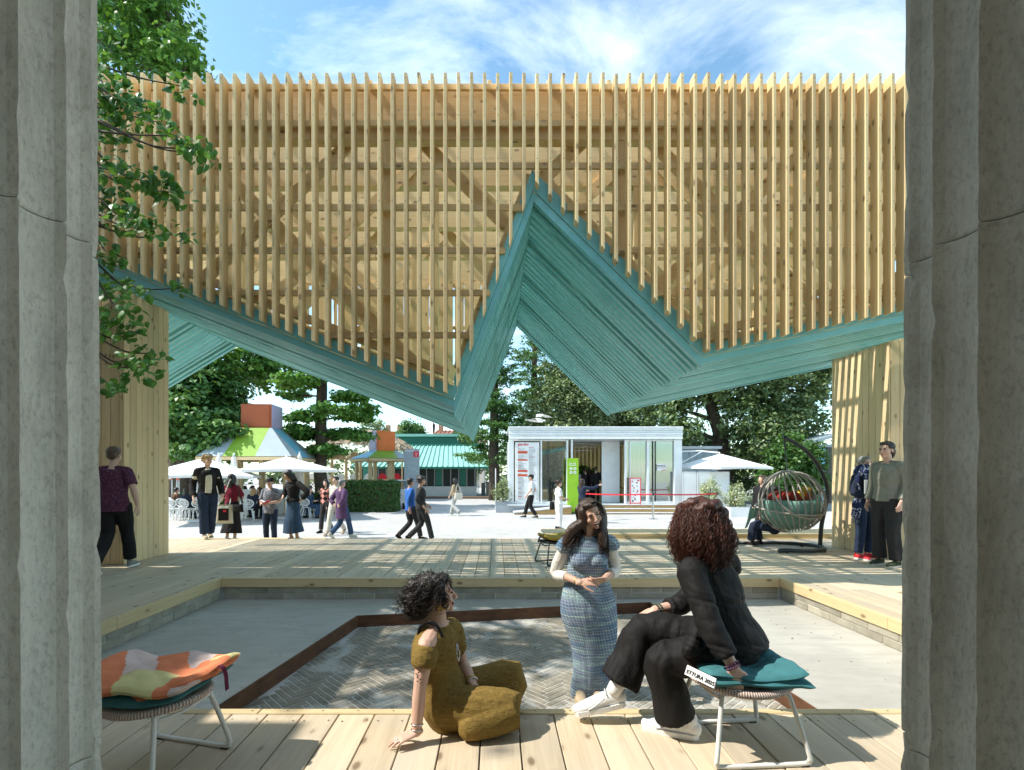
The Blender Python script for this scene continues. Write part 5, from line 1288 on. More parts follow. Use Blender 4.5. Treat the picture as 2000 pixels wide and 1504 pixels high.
an = W(817, 845, 78); t = thing('roof_antenna', 'thin lattice antenna mast above the far roofs', 'antenna', (an.x, 79, GZ)); zt = W(817, 811, 78).z
mb = MB(); [mb.tube([(an.x+o, 79, GZ), (an.x+o, 79, zt)], .03, 4) for o in (-.25, .25)]; mb.build('mast', 'dark_metal', t)
mb = MB(); [mb.tube([(an.x-.5, 79, zt-k*.55), (an.x+.5, 79, zt-k*.55)], .02, 4) for k in range(5)]; mb.build('crossbars', 'dark_metal', t)
fl = W(846, 845, 74); t = thing('flagpole', 'thin flagpole with dark furled flag over the tiled roof', 'flagpole', (fl.x, 74, GZ)); zt = W(846, 826, 74).z
mb = MB(); mb.tube([(fl.x, 74, GZ), (fl.x, 74, zt)], .06, 6); mb.build('pole', 'red_orange', t); mb = MB(); mb.lathe([(.02, 0), (.2, -.3), (.14, -1.3), (.03, -1.5)], 8, (fl.x+.1, 74, zt)); mb.build('flag', 'c_black', t)
# white utility cart
c = at_g(779, 994); d = c.y
t = thing('utility_cart', 'small white utility cart with domed window at the hedge end', 'cart', tuple(c))
mb = MB(); pr = [(-.42, .18), (.42, .18), (.45, .5), (.40, .95), (.32, 1.05), (-.36, 1.05), (-.44, .6)]; mb.prism([(c.x+u, GZ+v) for u, v in pr], d-.3, d+.9, 'y'); mb.build('body', 'white_plastic', t)
mb = MB(); pr = [(-.34, 1.052), (.30, 1.052), (.22, 1.42), (-.2, 1.46)]; mb.prism([(c.x+u, GZ+v) for u, v in pr], d-.2, d+.8, 'y'); mb.build('window', 'glass', t)
mb = MB(); mb.bbox((c.x-.26, d-.25, GZ+1.46), (c.x+.26, d+.85, GZ+1.52), .02); mb.build('roof', 'light_grey', t)
for u in (-.3, .3):
    for v in (-.2, .7): mb = MB(); mb.tube([(c.x+u-.05, d+v, GZ+.18), (c.x+u+.05, d+v, GZ+.18)], .18, 14); mb.build('wheel', 'black', t)
# red poster boards behind the left umbrella
for lab, px, py, w, h_ in (('red poster with white letters right of the wooden pier', 331, 928, 11, 17), ('narrow red poster behind the dark tree trunk', 347, 933, 5, 10), ('red banner behind the blond man', 381, 933, 9, 9)):
    d = 23.0; p = W(px, py, d); t = thing('poster_board', lab, 'poster', (p.x, d, GZ)); mb = MB(); mb.bbox((p.x-w*.0115, d, p.z-h_*.0115), (p.x+w*.0115, d+.04, p.z+h_*.0115), .004); mb.build('sheet', 'red_orange', t)
    mb = MB(); [mb.box((p.x+s_*w*.009-.02, d+.01, GZ), (p.x+s_*w*.009+.02, d+.05, p.z+h_*.0115-.01)) for s_ in (-1, 1)]; mb.build('stand', 'light_grey', t)
    if w > 6: text('lettering', 'Z\n20', .19, (p.x-.12, d-.006, p.z+.02), (R(90), 0, 0), 'white_plastic', t, bold=.01)
# seagull
gp = W(1054, 820, 20.0); t = thing('seagull', 'white seagull gliding with spread wings above the pavilion roof', 'bird', tuple(gp))
mb = MB(); mb.ell(gp, (.17, .06, .055), Matrix.Rotation(R(18), 3, 'Y')); mb.ell(gp+Vector((.18, 0, -.03)), (.05, .035, .035)); mb.tube([gp+Vector((.21, 0, -.04)), gp+Vector((.26, 0, -.055))], [.014, .003], 6)
mb.add([gp+Vector(v) for v in ((-.14, -.03, .02), (-.14, .03, .02), (-.30, .07, .06), (-.30, -.07, .06))], [(0, 1, 2, 3)]); mb.build('body', 'white_cloth', t, smooth=True)
for sg in (-1, 1):
    mb = MB(); pr = [(0.02, .04, .02), (-.03, .26, .13), (-.14, .50, .10), (-.30, .72, .02)]; vs = []
    for i, (a, b, z) in enumerate(pr):
        w = (.16, .15, .10, .015)[i]; vs += [gp+Vector((a*1.0+w/2+.03*i, sg*b*.35, z)), gp+Vector((a-w/2-.05*i, sg*b*.35, z-.01)), gp+Vector((a, sg*b*.35, z+.015))]
    fs = []
    for i in range(3): fs += [(i*3, i*3+2, i*3+5, i*3+3), (i*3+2, i*3+1, i*3+4, i*3+5), (i*3+1, i*3, i*3+3, i*3+4)]
    if sg > 0: vs = [Vector((gp.x-(v.x-gp.x)*1.25-.02, v.y, v.z+.10)) for v in vs]
    else: vs = [Vector((gp.x+(v.x-gp.x)*-1.0, v.y, v.z)) for v in vs]
    if sg < 0: vs = [Vector((gp.x-(v.x-gp.x)*1.35, v.y, gp.z-(v.z-gp.z)*.8)) for v in vs]
    mb.add(vs, fs); mb.build('wing', 'white_cloth', t)
# =================================================================== FURNITURE
def stool(label, c, rz, frame_mat, s=1.0, seat_h=0.355, seat_mat='rattan'):
    t = thing('stool', label, 'stool', (c.x, c.y, 0), R(rz), ws=False)
    mb = MB(); n = 36; vs = []; fs = []; prof = [(0, .012), (.5, .006), (.8, .006), (.95, .014), (1.0, .006), (1.0, -.008), (.95, -.02), (.8, -.026), (.4, -.024), (0, -.022)]
    for i, (r_, z) in enumerate(prof):
        for k in range(n):
            a = 2*math.pi*k/n; x, y = .265*r_*math.cos(a), .225*r_*math.sin(a); vs.append((x, y, seat_h+z+0.35*(x*x)-.02*r_))
    for i in range(len(prof)-1):
        for k in range(n): fs.append((i*n+k, (i+1)*n+k, (i+1)*n+(k+1) % n, i*n+(k+1) % n))
    mb.add(vs, fs); mb.build('seat', seat_mat, t, smooth=True)
    for y, sg in ((-.20, -1), (.20, 1)):
        yb = y*1.08; pts = [(-.15, y*.7, seat_h-.03), (-.17, y*.78, seat_h-.06), (-.222, yb, .06), (-.225, yb, .03), (-.20, yb, .013), (0, yb, .012), (.20, yb, .013), (.225, yb, .03), (.222, yb, .06), (.17, y*.78, seat_h-.06), (.15, y*.7, seat_h-.03)]
        mb = MB(); mb.tube(catmull(pts, 4), .0115, 8); mb.build('leg', frame_mat, t, smooth=True)
    for x in (-.17, .17):
        mb = MB(); mb.tube(catmull([(x, -.145, seat_h-.055), (x*.97, 0, seat_h-.075), (x, .145, seat_h-.055)], 4), .009, 8); mb.build('stretcher', frame_mat, t, smooth=True)
    for x in (-.2, .2):
        for y in (-.216, .216): mb = MB(); mb.bbox((x-.02, y-.012, 0), (x+.02, y+.012, .008), .002); mb.build('glide', 'black', t)
    return t
S1 = Vector((-1.60, 2.40, 0)); S2 = Vector((1.235, 2.605, 0)); S3 = on(1083, 1100, 0)
stool('stool with white frame under the orange quilt, at the left column', S1, -14, 'stool_white')
stool('stool with white frame on which the woman in black sits', S2, 4, 'stool_white')
stool('stool with black frame and mustard cushion on the far deck', S3, 20, 'dark_metal', seat_mat='black')

def cushion_mesh(w, l, h, quilt, patches, nx=30, ny=26, puff=.008, fold=None, seed=0):
    """flat padded quilt, local coords; patches(u,v)->material index; both faces"""
    rs = random.Random(seed); mb = MB(); top = []; bot = []
    for side, store in ((1, top), (-1, bot)):
        for i in range(nx+1):
            for j in range(ny+1):
                u, v = i/nx*2-1, j/ny*2-1
                e = (1-u**8)*(1-v**8); q = abs(math.sin((i/nx+j/ny)*math.pi*quilt/1.4))*abs(math.sin((j/ny-i/nx)*math.pi*quilt/1.4))
                z = h/2*max(0, e)**.35*side+side*puff*q**.5*e
                rr = 1-.04*(u*u*v*v); wv = .006*math.sin(u*3.1+seed)+.005*math.sin(v*4+u*2+seed*2)
                x, y = u*w/2*rr+.004*math.sin(v*9+seed), v*l/2*rr+.004*math.sin(u*8+seed*1.3)
                dz = fold(u, v) if fold else 0
                store.append(len(mb.v)); mb.v.append((x, y, z+wv+dz))
    for i in range(nx):
        for j in range(ny):
            a, b, c, d = i*(ny+1)+j, (i+1)*(ny+1)+j, (i+1)*(ny+1)+j+1, i*(ny+1)+j+1; m = patches((i+.5)/nx, (j+.5)/ny)
            mb.f.append((top[a], top[b], top[c], top[d])); mb.mi.append(m); mb.f.append((bot[d], bot[c], bot[b], bot[a])); mb.mi.append(m if isinstance(m, int) else 0)
    return mb
def pat_left(u, v):
    if v < .34 and u > .30: return 2 if (u < .80+.1*v and u > .36+.35*(.34-v)) else (0 if u < .92 else 1)
    if u > .80: return 0
    w_ = (u*1.3+v*.8) % .72
    return 1 if (w_ < .36) else 0
q1 = thing('quilt', 'folded orange, pink and yellow patchwork quilt on the left stool', 'quilt', (S1.x, S1.y, .36), R(-6), ws=False)
sad = lambda u, v: .03*u*u-.006+(.03*max(0, u-.5) if u > .5 else 0)
mb = cushion_mesh(.56, .44, .035, 2, lambda u, v: 0, seed=2, fold=lambda u, v: .022+.05*u*u-.01*v*v); o = mb.build('lower_layer', ['q_teal'], q1, smooth=True)
mb = cushion_mesh(.60, .46, .045, 6, pat_left, 60, 50, .009, fold=lambda u, v: .075+.03*u*u+.012*math.sin(u*5+1), seed=1); o = mb.build('patchwork_layer', ['q_orange', 'q_pink', 'q_yellow'], q1, smooth=True)
mb = cushion_mesh(.34, .40, .03, 4, lambda u, v: 0 if v < .8 else 1, 24, 24, .008, fold=lambda u, v: .075+.05*u, seed=5)
o = mb.build('folded_flap', ['q_orange', 'q_yellow'], q1, smooth=True); o.location = (.14, .0, -.012)
mb = MB(); sp = catmull([(.285, .03, .118), (.325, .02, .112), (.345, .015, .08), (.352, .01, .045), (.362, 0, .015)], 4); vs = []
for p in sp: vs += [(p[0], p[1]-.012, p[2]), (p[0], p[1]+.012, p[2]), (p[0]+.003, p[1]+.012, p[2]+.003), (p[0]+.003, p[1]-.012, p[2]+.003)]
mb.add(vs, [(i*4+j, i*4+(j+1) % 4, i*4+4+(j+1) % 4, i*4+4+j) for i in range(len(sp)-1) for j in range(4)]); mb.build('strap', 'q_plum', q1)
q2 = thing('quilt', 'folded teal quilt with white lettered band under the woman in black', 'quilt', (S2.x, S2.y, .36), R(2), ws=False)
mb = cushion_mesh(.56, .42, .034, 3, lambda u, v: 0 if u > .10 else 1, 36, 26, .014, fold=lambda u, v: .018+.012*u*u-.07*max(0, u-.7), seed=3); mb.build('lower_layer', ['q_teal_l', 'q_rust'] if False else ['q_teal', 'q_rust'], q2, smooth=True)
mb = cushion_mesh(.50, .41, .036, 5, lambda u, v: 1 if (.12 < u < .42 and v > .5) or (u > .7 and v > .85) else 0, 50, 40, .010, fold=lambda u, v: .050+.012*u*u-.012*math.exp(-(u*u+v*v)*3), seed=4); mb.build('upper_layer', ['q_teal', 'q_red'], q2, smooth=True)
mb = MB(); mb.add([(-.315, -.235, .055), (-.20, -.245, .030), (-.24, .02, .060), (-.34, .03, .085), (-.315, -.237, .058), (-.20, -.247, .033), (-.24, .018, .063), (-.34, .028, .088)], [(3, 2, 1, 0)])
bnd = MB(); A = [Vector((-.285, -.085, .083)), Vector((-.205, -.218, .068)), Vector((-.222, -.230, .028)), Vector((-.303, -.095, .042))]
nb = (A[1]-A[0]).cross(A[3]-A[0]).normalized()
bnd.add([a for a in A]+[a-nb*.006 for a in A], [(0, 1, 2, 3), (7, 6, 5, 4), (0, 4, 5, 1), (1, 5, 6, 2), (2, 6, 7, 3), (3, 7, 4, 0)]); bnd.v = [tuple(V) for V in [Vector(v)+Vector((-.018, -.018, 0)) for v in bnd.v]]; A = [a+Vector((-.018, -.018, 0)) for a in A]; bo = bnd.build('band', 'white_cloth', q2)
ux = (A[1]-A[0]).normalized(); uz = nb if nb.y < 0 or nb.x < 0 else -nb
uz = uz.normalized(); uy = uz.cross(ux).normalized()
if uy.z < 0: uy = -uy; 
mt = Matrix((ux, uy, ux.cross(uy))).transposed().to_4x4()
tx = text('lettering', 'ETTURA 2025', .025, (0, 0, 0), (0, 0, 0), 'black', q2, bold=.0007); off_n = ux.cross(uy)
tx.matrix_basis = Matrix.Translation(A[3].lerp(A[2], .04)+off_n*.0085+uy*.010) @ mt
q3 = thing('quilt', 'mustard folded cushion on the black-framed stool', 'cushion', (S3.x, S3.y, .36), R(15), ws=False)
mb = cushion_mesh(.46, .40, .06, 2, lambda u, v: 0, seed=6, fold=lambda u, v: .04+.04*u*u); mb.build('padding', ['q_mustard'], q3, smooth=True)
mb = MB(); mb.tube([(-.22, -.05, .06), (-.27, -.06, .05), (-.29, -.06, -.02)], .012, 6); mb.build('strap', 'dark_metal', q3)

# ---- hanging basket chair
HC = W(1542, 980, 9.3); HR = .56
hs = thing('chair_stand', 'dark tubular stand with C-shaped base holding the basket chair', 'stand', (HC.x, HC.y, 0))
mb = MB(); cxb, cyb = HC.x-.05, 9.42
pts = []
for k in range(25):
    a = R(120)-R(240)*k/24; pts.append((cxb+.10+.58*math.cos(a), cyb+.52*math.sin(a), .045))
pts = [(cxb-.62, cyb+.50, .045)]+pts+[(cxb-.36, cyb-.52, .045)]
mb.tube(pts, .036, 10); mb.build('base', 'dark_metal', hs, smooth=True)
for k in (1, 9, 17, 25): mb = MB(); mb.lathe([(.03, 0), (.03, .012), (.02, .02)], 10, (pts[k][0], pts[k][1], 0)); mb.build('foot', 'black', hs)
hook = Vector((HC.x-.06, cyb-.08, 2.02)); mb = MB(); bx = cxb+.68
mb.tube(catmull([(bx-.0, cyb, .05), (bx+.03, cyb, .45), (bx+.13, cyb, .95), (bx+.11, cyb, 1.22), (bx-.06, cyb, 1.58), (bx-.34, cyb-.03, 1.86), (hook.x-.02, cyb-.08, 2.06)], 6), .036, 10); mb.build('arm', 'dark_metal', hs, smooth=True)
hc = thing('basket_chair', 'round grey cane basket chair hanging with green quilted cushion', 'hanging chair', (HC.x, HC.y, .3))
mb = MB(); mb.tube([hook+Vector((0, 0, .03)), hook, hook+Vector((0, 0, -.16))], .012, 6)
for k in range(3): mb.tube([hook+Vector((.022*math.cos(a), .006*(k % 2), -.03-.05*k+.03*math.sin(a))) for a in [i*math.pi/5 for i in range(10)]], .006, 5, closed=True)
mb.tube([hook+Vector((0, 0, -.16)), Vector((HC.x-.04, HC.y, HC.z+HR))], .012, 6); mb.build('chain', 'dark_metal', hc)
AX = Vector((-.16, .10, .97)).normalized()      # crown of the basket, canes run down from it
side = AX.cross(Vector((0, 1, 0))).normalized(); upv = side.cross(AX).normalized()
def sph(th, ph): return HC+(AX*math.cos(th)+(side*math.cos(ph)+upv*math.sin(ph))*math.sin(th))*HR
def hoop(name, n, off, r_):
    n = Vector(n).normalized(); s1 = n.orthogonal().normalized(); s2 = n.cross(s1); rr = math.sqrt(HR*HR-off*off)*1.01
    mb = MB(); mb.tube([HC+n*off+(s1*math.cos(a)+s2*math.sin(a))*rr for a in [2*math.pi*k/44 for k in range(44)]], r_, 8, closed=True); mb.build(name, 'cane_shell', hc, smooth=True)
hoop('opening_ring', (-.45, .82, .30), .20, .020); hoop('back_ring', (.16, -.80, .55), .26, .018); hoop('belt_ring', (-.05, .12, -1), .14, .017)
mb = MB(); mb.tube([sph(R(10), 2*math.pi*k/14) for k in range(14)], .016, 8, closed=True); mb.build('crown_ring', 'cane_shell', hc, smooth=True)
for k in range(30):
    ph = 2*math.pi*k/30; d0 = (side*math.cos(ph)+upv*math.sin(ph))
    e = 158 if d0.dot(Vector((-.45, .82, 0))) < .55 else 38
    mb = MB(); mb.tube([sph(R(10+(e-10)*j/16), ph) for j in range(17)], .011, 6); mb.build('cane', 'cane_shell', hc, smooth=True)
mb = MB(); n = 28; vs = []; fs = []
for i in range(13):
    for k in range(n):
        a = 2*math.pi*k/n; ph = -math.pi/2+(i/12)*math.pi*.52; q = .93-.03*abs(math.sin(a*5))-.02*abs(math.sin(i*1.1)); vs.append(HC+Vector((math.cos(a)*math.cos(ph), math.sin(a)*math.cos(ph), math.sin(ph)))*HR*q)
for i in range(12):
    for k in range(n): fs.append((i*n+k, i*n+(k+1) % n, (i+1)*n+(k+1) % n, (i+1)*n+k))
fs.append(tuple(12*n+k for k in range(n))); mb.add(vs, fs); mb.build('cushion', 'q_sage', hc, smooth=True)
for nm, c, r_, m in (('pillow', (-.20, .0, .06), (.24, .20, .13), 'q_red'), ('pillow', (.20, .0, .07), (.20, .2, .12), 'q_rust'), ('pillow', (.10, -.14, .10), (.09, .07, .09), 'q_sun'), ('pillow', (.02, -.20, -.02), (.10, .12, .24), 'q_red'), ('pillow', (.24, -.05, .19), (.12, .1, .09), 'q_mustard')):
    mb = MB(); mb.ell(HC+Vector(c), r_, Matrix.Rotation(R(-18), 3, 'Y'), 18, 12); mb.build(nm, m, hc, smooth=True)
mb = MB(); vs = []; fs = []     # blanket hanging out of the opening
for i in range(9):
    for j in range(9):
        u, v = i/8, j/8; vs.append(HC+Vector((-.50-.16*u-.05*v*u, .12+.10*v-.2*u*0, -.12-.40*v*(.35+.65*u)+.03*math.sin(u*9+v*4))))
for i in range(8):
    for j in range(8): a = i*9+j; fs.append((a, a+1, a+10, a+9))
nv = len(vs); vs += [v+Vector((.01, .02, .0)) for v in vs]; fs += [tuple(x+nv for x in f[::-1]) for f in fs]; mb.add(vs, fs); mb.build('blanket', 'q_sage', hc, smooth=True)

# ---- cafe chairs and tables
def cafe_chair():
    t = thing('cafe_chair', None, 'chair', (0, 0, 0), 0, ws=False)
    mb = MB(); mb.lathe([(.0, .43), (.19, .432), (.215, .445), (.22, .46), (.205, .462), (.15, .452), (0, .448)], 20, caps=False); mb.build('seat', 'white_plastic', t, smooth=True)
    for sx in (-1, 1):
        for sy in (-1, 1): mb = MB(); mb.tube(catmull([(sx*.15, sy*.14, .44), (sx*.19, sy*.18, .25), (sx*.22, sy*.21, 0)], 3), [.018]*5+[.014]*2, 7); mb.build('leg', 'white_plastic', t, smooth=True)
    mb = MB(); E = lambda a, s: (.225*s*math.cos(a), .20+.07*(math.sin(a)*s*.5+.5), .68+.16*s*math.sin(a))
    mb.tube([E(2*math.pi*k/24, 1) for k in range(24)], .022, 6, closed=True)
    for k in range(-3, 4):
        x = k*.06
        for z in (-.08, 0, .08):
            if (x/.21)**2+(z/.15)**2 < .8: mb.tube([(x+.03*math.cos(a)*1.0, .235+.03*(z/.1), .68+z+.036*math.sin(a)) for a in [math.pi*2*q/8 for q in range(8)]], .009, 4, closed=True)
    mb.build('backrest', 'white_plastic', t, smooth=True)
    mb = MB(); [mb.tube(catmull([(sx*.14, .17, .45), (sx*.10, .21, .50), (sx*.12, .22, .56)], 3), .018, 6) for sx in (-1, 1)]; mb.build('back_support', 'white_plastic', t, smooth=True)
    return t
proto = cafe_chair(); first = [True]
def chair(label, px, py, rz, group='white perforated cafe chairs'):
    o = proto if first[0] else copy_tree(proto); first[0] = False; p = on(px, py, GZ); o.location = p; o.rotation_euler = (0, 0, R(rz)); o['label'] = label; o['group'] = group; return o
def table(label, px, py, w=.8):
    p = on(px, py, GZ); t = thing('cafe_table', label, 'table', tuple(p), 0, 'white cafe tables', ws=False)
    mb = MB(); mb.bbox((-w/2, -w/2, .70), (w/2, w/2, .735), .01); mb.build('top', 'white_plastic', t)
    for sx in (-1, 1):
        for sy in (-1, 1): mb = MB(); mb.bbox((sx*(w/2-.05)-.025, sy*(w/2-.05)-.025, 0), (sx*(w/2-.05)+.025, sy*(w/2-.05)+.025, .70), .006); mb.build('leg', 'white_plastic', t)
for lab, px, py, rz in (('white perforated chair turned its back right beside the pier', 341, 1016, 175), ('white perforated chair second from the pier', 370, 1016, 160), ('white perforated chair just left of the blond man', 388, 1016, -150), ('white perforated chair behind the woman with tote bag', 425, 1013, 120),
                        ('white perforated chair right of the woman in burgundy top', 484, 1017, 200), ('white perforated chair under the blonde diner', 497, 1009, 180), ('white perforated chair draped with denim at the hedge', 600, 1012, 170), ('white perforated chair with the lounging diner at the hedge', 618, 1011, 90), ('white perforated chair left of the denim chair', 580, 1006, 150)):
    chair(lab, px, py, rz)
for lab, px, py in (('white cafe table between pier and blond man', 358, 1008), ('white cafe table behind the capped man', 505, 1012), ('white cafe table at the hedge by the patterned jacket', 640, 1008)): table(lab, px, py)
# =================================================================== PEOPLE
V3 = Vector
def loft(mb, pts, rad, side=None, n=12, sub=3, caps=True):
    pts = [tuple(p) for p in pts]; rad = [(r, r) if isinstance(r, (int, float)) else r for r in rad]
    sides = side if isinstance(side, list) else [side]*len(pts)
    hs = sides[0] is not None
    row = [list(p)+list(r)+(list(s) if hs else []) for p, r, s in zip(pts, rad, sides)]
    row = catmull(row, sub) if len(row) > 1 else row
    P = [V3(r[:3]) for r in row]; m = len(P); vs = []; sd = None; rings = []
    for i in range(m):
        t = (P[min(i+1, m-1)]-P[max(i-1, 0)]).normalized()
        if hs: sd = V3(row[i][5:8])
        elif sd is None: sd = t.cross(V3((0, 0, 1)) if abs(t.z) < .9 else V3((0, 1, 0)))
        sd = sd-t*sd.dot(t)
        if sd.length < 1e-5: sd = t.orthogonal()
        sd.normalize(); rings.append((P[i], t, sd.copy(), t.cross(sd), max(.001, row[i][3]), max(.001, row[i][4])))
    if caps:
        p, t, s, u, a, b = rings[0]; e = min(a, b); pre = [(p-t*e*math.sin(q), t, s, u, a-e*(1-math.cos(q)) if a > e else a*math.cos(q), b-e*(1-math.cos(q)) if b > e else b*math.cos(q)) for q in (1.35, .75)]
        p, t, s, u, a, b = rings[-1]; e = min(a, b); post = [(p+t*e*math.sin(q), t, s, u, a-e*(1-math.cos(q)) if a > e else a*math.cos(q), b-e*(1-math.cos(q)) if b > e else b*math.cos(q)) for q in (.75, 1.35)]
        rings = pre+rings+post
    for p, t, s, u, a, b in rings:
        for k in range(n): q = 2*math.pi*k/n; vs.append(p+s*(a*math.cos(q))+u*(b*math.sin(q)))
    m = len(rings); fs = [(i*n+k, i*n+(k+1) % n, (i+1)*n+(k+1) % n, (i+1)*n+k) for i in range(m-1) for k in range(n)]
    fs += [tuple(range(n-1, -1, -1)), tuple((m-1)*n+k for k in range(n))]
    mb.add(vs, fs); return mb
def wrinkle(V, N, amp, freq, seed=0, stretch=(1, 1, 1)):
    rs = np.random.default_rng(seed); Q = V*np.array(stretch)*freq; w = np.zeros(len(V))
    wp = np.stack([np.sin(Q @ rs.normal(size=3)*.5+rs.random()*6) for _ in range(3)], 1)*1.2
    for o, a in ((1, 1), (1.9, .6), (3.3, .35)):
        for _ in range(3): k = rs.normal(size=3); w += a*np.abs(np.sin(((Q+wp) @ k)*o*.5+rs.random()*6.28))
    w = w/5.8-.45
    return V+N*(w*amp*2)[:, None]
def skinned(mb, name, mat, parent, voxel=.012, smooth=4, amp=0, freq=14, seed=0, stretch=(1, 1, 1), post=None):
    me = mb.mesh(name); o = bpy.data.objects.new(name, me)
    m = o.modifiers.new('r', 'REMESH'); m.mode = 'VOXEL'; m.voxel_size = voxel
    if smooth: s_ = o.modifiers.new('s', 'SMOOTH'); s_.iterations = smooth; s_.factor = .5
    me2 = evaluated(o); bpy.data.objects.remove(o); bpy.data.meshes.remove(me)
    if amp or post:
        n = len(me2.vertices); V = np.empty(n*3); me2.vertices.foreach_get('co', V); V = V.reshape(-1, 3); N = np.empty(n*3); me2.vertices.foreach_get('normal', N); N = N.reshape(-1, 3)
        if amp: V = wrinkle(V, N, amp, freq, seed, stretch)
        if post: V = post(V, N)
        me2.vertices.foreach_set('co', V.ravel()); me2.update()
    me2.name = name; me2.materials.clear(); me2.materials.append(M(mat)); me2.polygons.foreach_set('use_smooth', [True]*len(me2.polygons))
    return link(name, me2, parent)
def frame(f, up=(0, 0, 1)):
    f = V3(f).normalized(); r = f.cross(V3(up)).normalized(); u = r.cross(f); return r, f, u
def head_mb(mb, c, f, up=(0, 0, 1), k=1.0, detail=True):
    r, f, u = frame(f, up); rot = Matrix((r, f, u)).transposed(); Pt = lambda x, y, z: c+(r*x+f*y+u*z)*k; S = lambda *a: tuple(q*k for q in a)
    mb.ell(Pt(0, -.014, .034), S(.073, .093, .077), rot, 16, 12); mb.ell(Pt(0, .026, -.018), S(.061, .062, .082), rot, 16, 12); mb.ell(Pt(0, .032, -.062), S(.050, .048, .040), rot)
    if detail:
        mb.ell(Pt(0, .070, -.092), S(.021, .018, .016), rot)
        for s in (-1, 1): mb.ell(Pt(.036*s, .058, -.030), S(.026, .026, .024), rot); mb.ell(Pt(.030*s, .074, .022), S(.026, .013, .010), rot); mb.ell(Pt(.012*s, .100, -.036), S(.008, .010, .007), rot); mb.ell(Pt(.073*s, -.008, -.008), S(.009, .018, .030), rot)
        loft(mb, [Pt(0, .078, .022), Pt(0, .096, -.008), Pt(0, .110, -.030)], [.009*k, .0095*k, .0115*k], n=8)
        mb.ell(Pt(0, .084, -.054), S(.023, .011, .006), rot); mb.ell(Pt(0, .082, -.067), S(.020, .011, .007), rot)
    else:
        loft(mb, [Pt(0, .080, .015), Pt(0, .108, -.030)], [.010*k, .013*k], n=8)
        for s in (-1, 1): mb.ell(Pt(.073*s, -.008, -.008), S(.012, .018, .030), rot)
    return Pt, rot
def hand_mb(mb, w, d, n, k=1.0, curl=.35, th=1, spread=.06, thick=1.0, curls=None):
    d = V3(d).normalized(); n = V3(n); n = (n-d*n.dot(d)).normalized(); s = d.cross(n)*th
    loft(mb, [w-d*.02*k, w+d*.03*k, w+d*.085*k], [(.024*k, .017*k), (.036*k, .014*k), (.040*k, .011*k)], s, 12)
    for i, (L, r) in enumerate(((.070, .0085), (.078, .0088), (.072, .0083), (.056, .0075))):
        q = .030-.020*i; b = w+(d*(.080-.006*abs(i-1.2))+s*q)*k; a = spread*(1.2-i*.8); dd = (d+s*a).normalized(); c = (curls[i] if curls else curl); pts = [b]; an = c*.4
        for j, fr in enumerate((.45, .31, .24)):
            pts.append(pts[-1]+(dd*math.cos(an)+n*math.sin(an))*L*fr*k); an += c*.9
        loft(mb, pts, [r*k*thick, r*.97*k*thick, r*.9*k*thick, r*.72*k*thick], n=8, sub=2)
    b = w+(d*.022+s*.024)*k; t1 = (d*.55+s*.75+n*.25).normalized(); t2 = (d*.85+s*.35+n*.3).normalized()
    loft(mb, [b, b+t1*.040*k, b+t1*.040*k+t2*.030*k, b+t1*.040*k+t2*.054*k], [.014*k*thick, .0105*k*thick, .0095*k*thick, .0075*k*thick], n=8, sub=2)
def shoe(t, heel, d, L=.27, mat='white_plastic', sole='white_plastic', k=1.0, up=(0, 0, 1), vox=.008, name='shoe'):
    d = V3(d).normalized(); u = V3(up); u = (u-d*u.dot(d)).normalized(); s = d.cross(u); L *= k; mb = MB(); h = heel
    loft(mb, [h+u*.045*k+d*.01, h+u*.05*k+d*L*.25, h+u*.045*k+d*L*.5, h+u*.036*k+d*L*.75, h+u*.030*k+d*L*.93], [(.032*k, .040*k), (.036*k, .045*k), (.040*k, .038*k), (.044*k, .028*k), (.034*k, .022*k)], s, 14)
    loft(mb, [h+u*.05*k+d*L*.14, h+u*.10*k+d*L*.12], [.036*k, .036*k], n=12)
    o = skinned(mb, name, mat, t, vox, 3)
    mb = MB(); K = 14; pr = []
    for i in range(K+1):
        f = i/K; w = (.030+.014*math.sin(math.pi*(f*.9+.05))+.006*f)*k*(1 if 0 < i < K else .55); pr.append((f*L*1.02-.01, w))
    vs = []
    for z in (0, .026*k): vs += [h+d*a+s*w+u*z for a, w in pr]+[h+d*a-s*w+u*z for a, w in reversed(pr)]
    n = len(vs)//2; mb.add(vs, [tuple(range(n-1, -1, -1)), tuple(range(n, 2*n))]+[(i, (i+1) % n, (i+1) % n+n, i+n) for i in range(n)]); so_ = mb.build('sole', sole, o)
    return o
def seg(pts, f0, f1):
    """part of a joint chain between parameters f0..f1 (1 per bone)"""
    out = []
    def at(f): i = min(int(f), len(pts)-2); return pts[i].lerp(pts[i+1], f-i)
    out.append(at(f0)); [out.append(pts[i]) for i in range(1, len(pts)) if f0 < i < f1]; out.append(at(f1)); return out
DEF = dict(pelvis=(0, 0, .94), waist=(0, 0, 1.07), chest=(0, .005, 1.25), neck=(0, -.012, 1.43), head=(0, .02, 1.585), sR=(.162, -.01, 1.365), sL=(-.162, -.01, 1.365), eR=(.215, -.04, 1.10), eL=(-.215, -.04, 1.10), wR=(.22, .04, .87), wL=(-.22, .04, .87),
           hR=(.085, 0, .91), hL=(-.085, 0, .91), kR=(.10, .02, .49), kL=(-.10, .02, .49), aR=(.105, -.02, .09), aL=(-.105, -.02, .09))
WALK = dict(hR=(.085, .02, .91), kR=(.09, .17, .52), aR=(.09, .27, .10), kL=(-.09, .02, .47), aL=(-.09, -.30, .16), wR=(.24, -.10, .88), wL=(-.22, .16, .90), eR=(.235, -.13, 1.12), eL=(-.235, .0, 1.11))
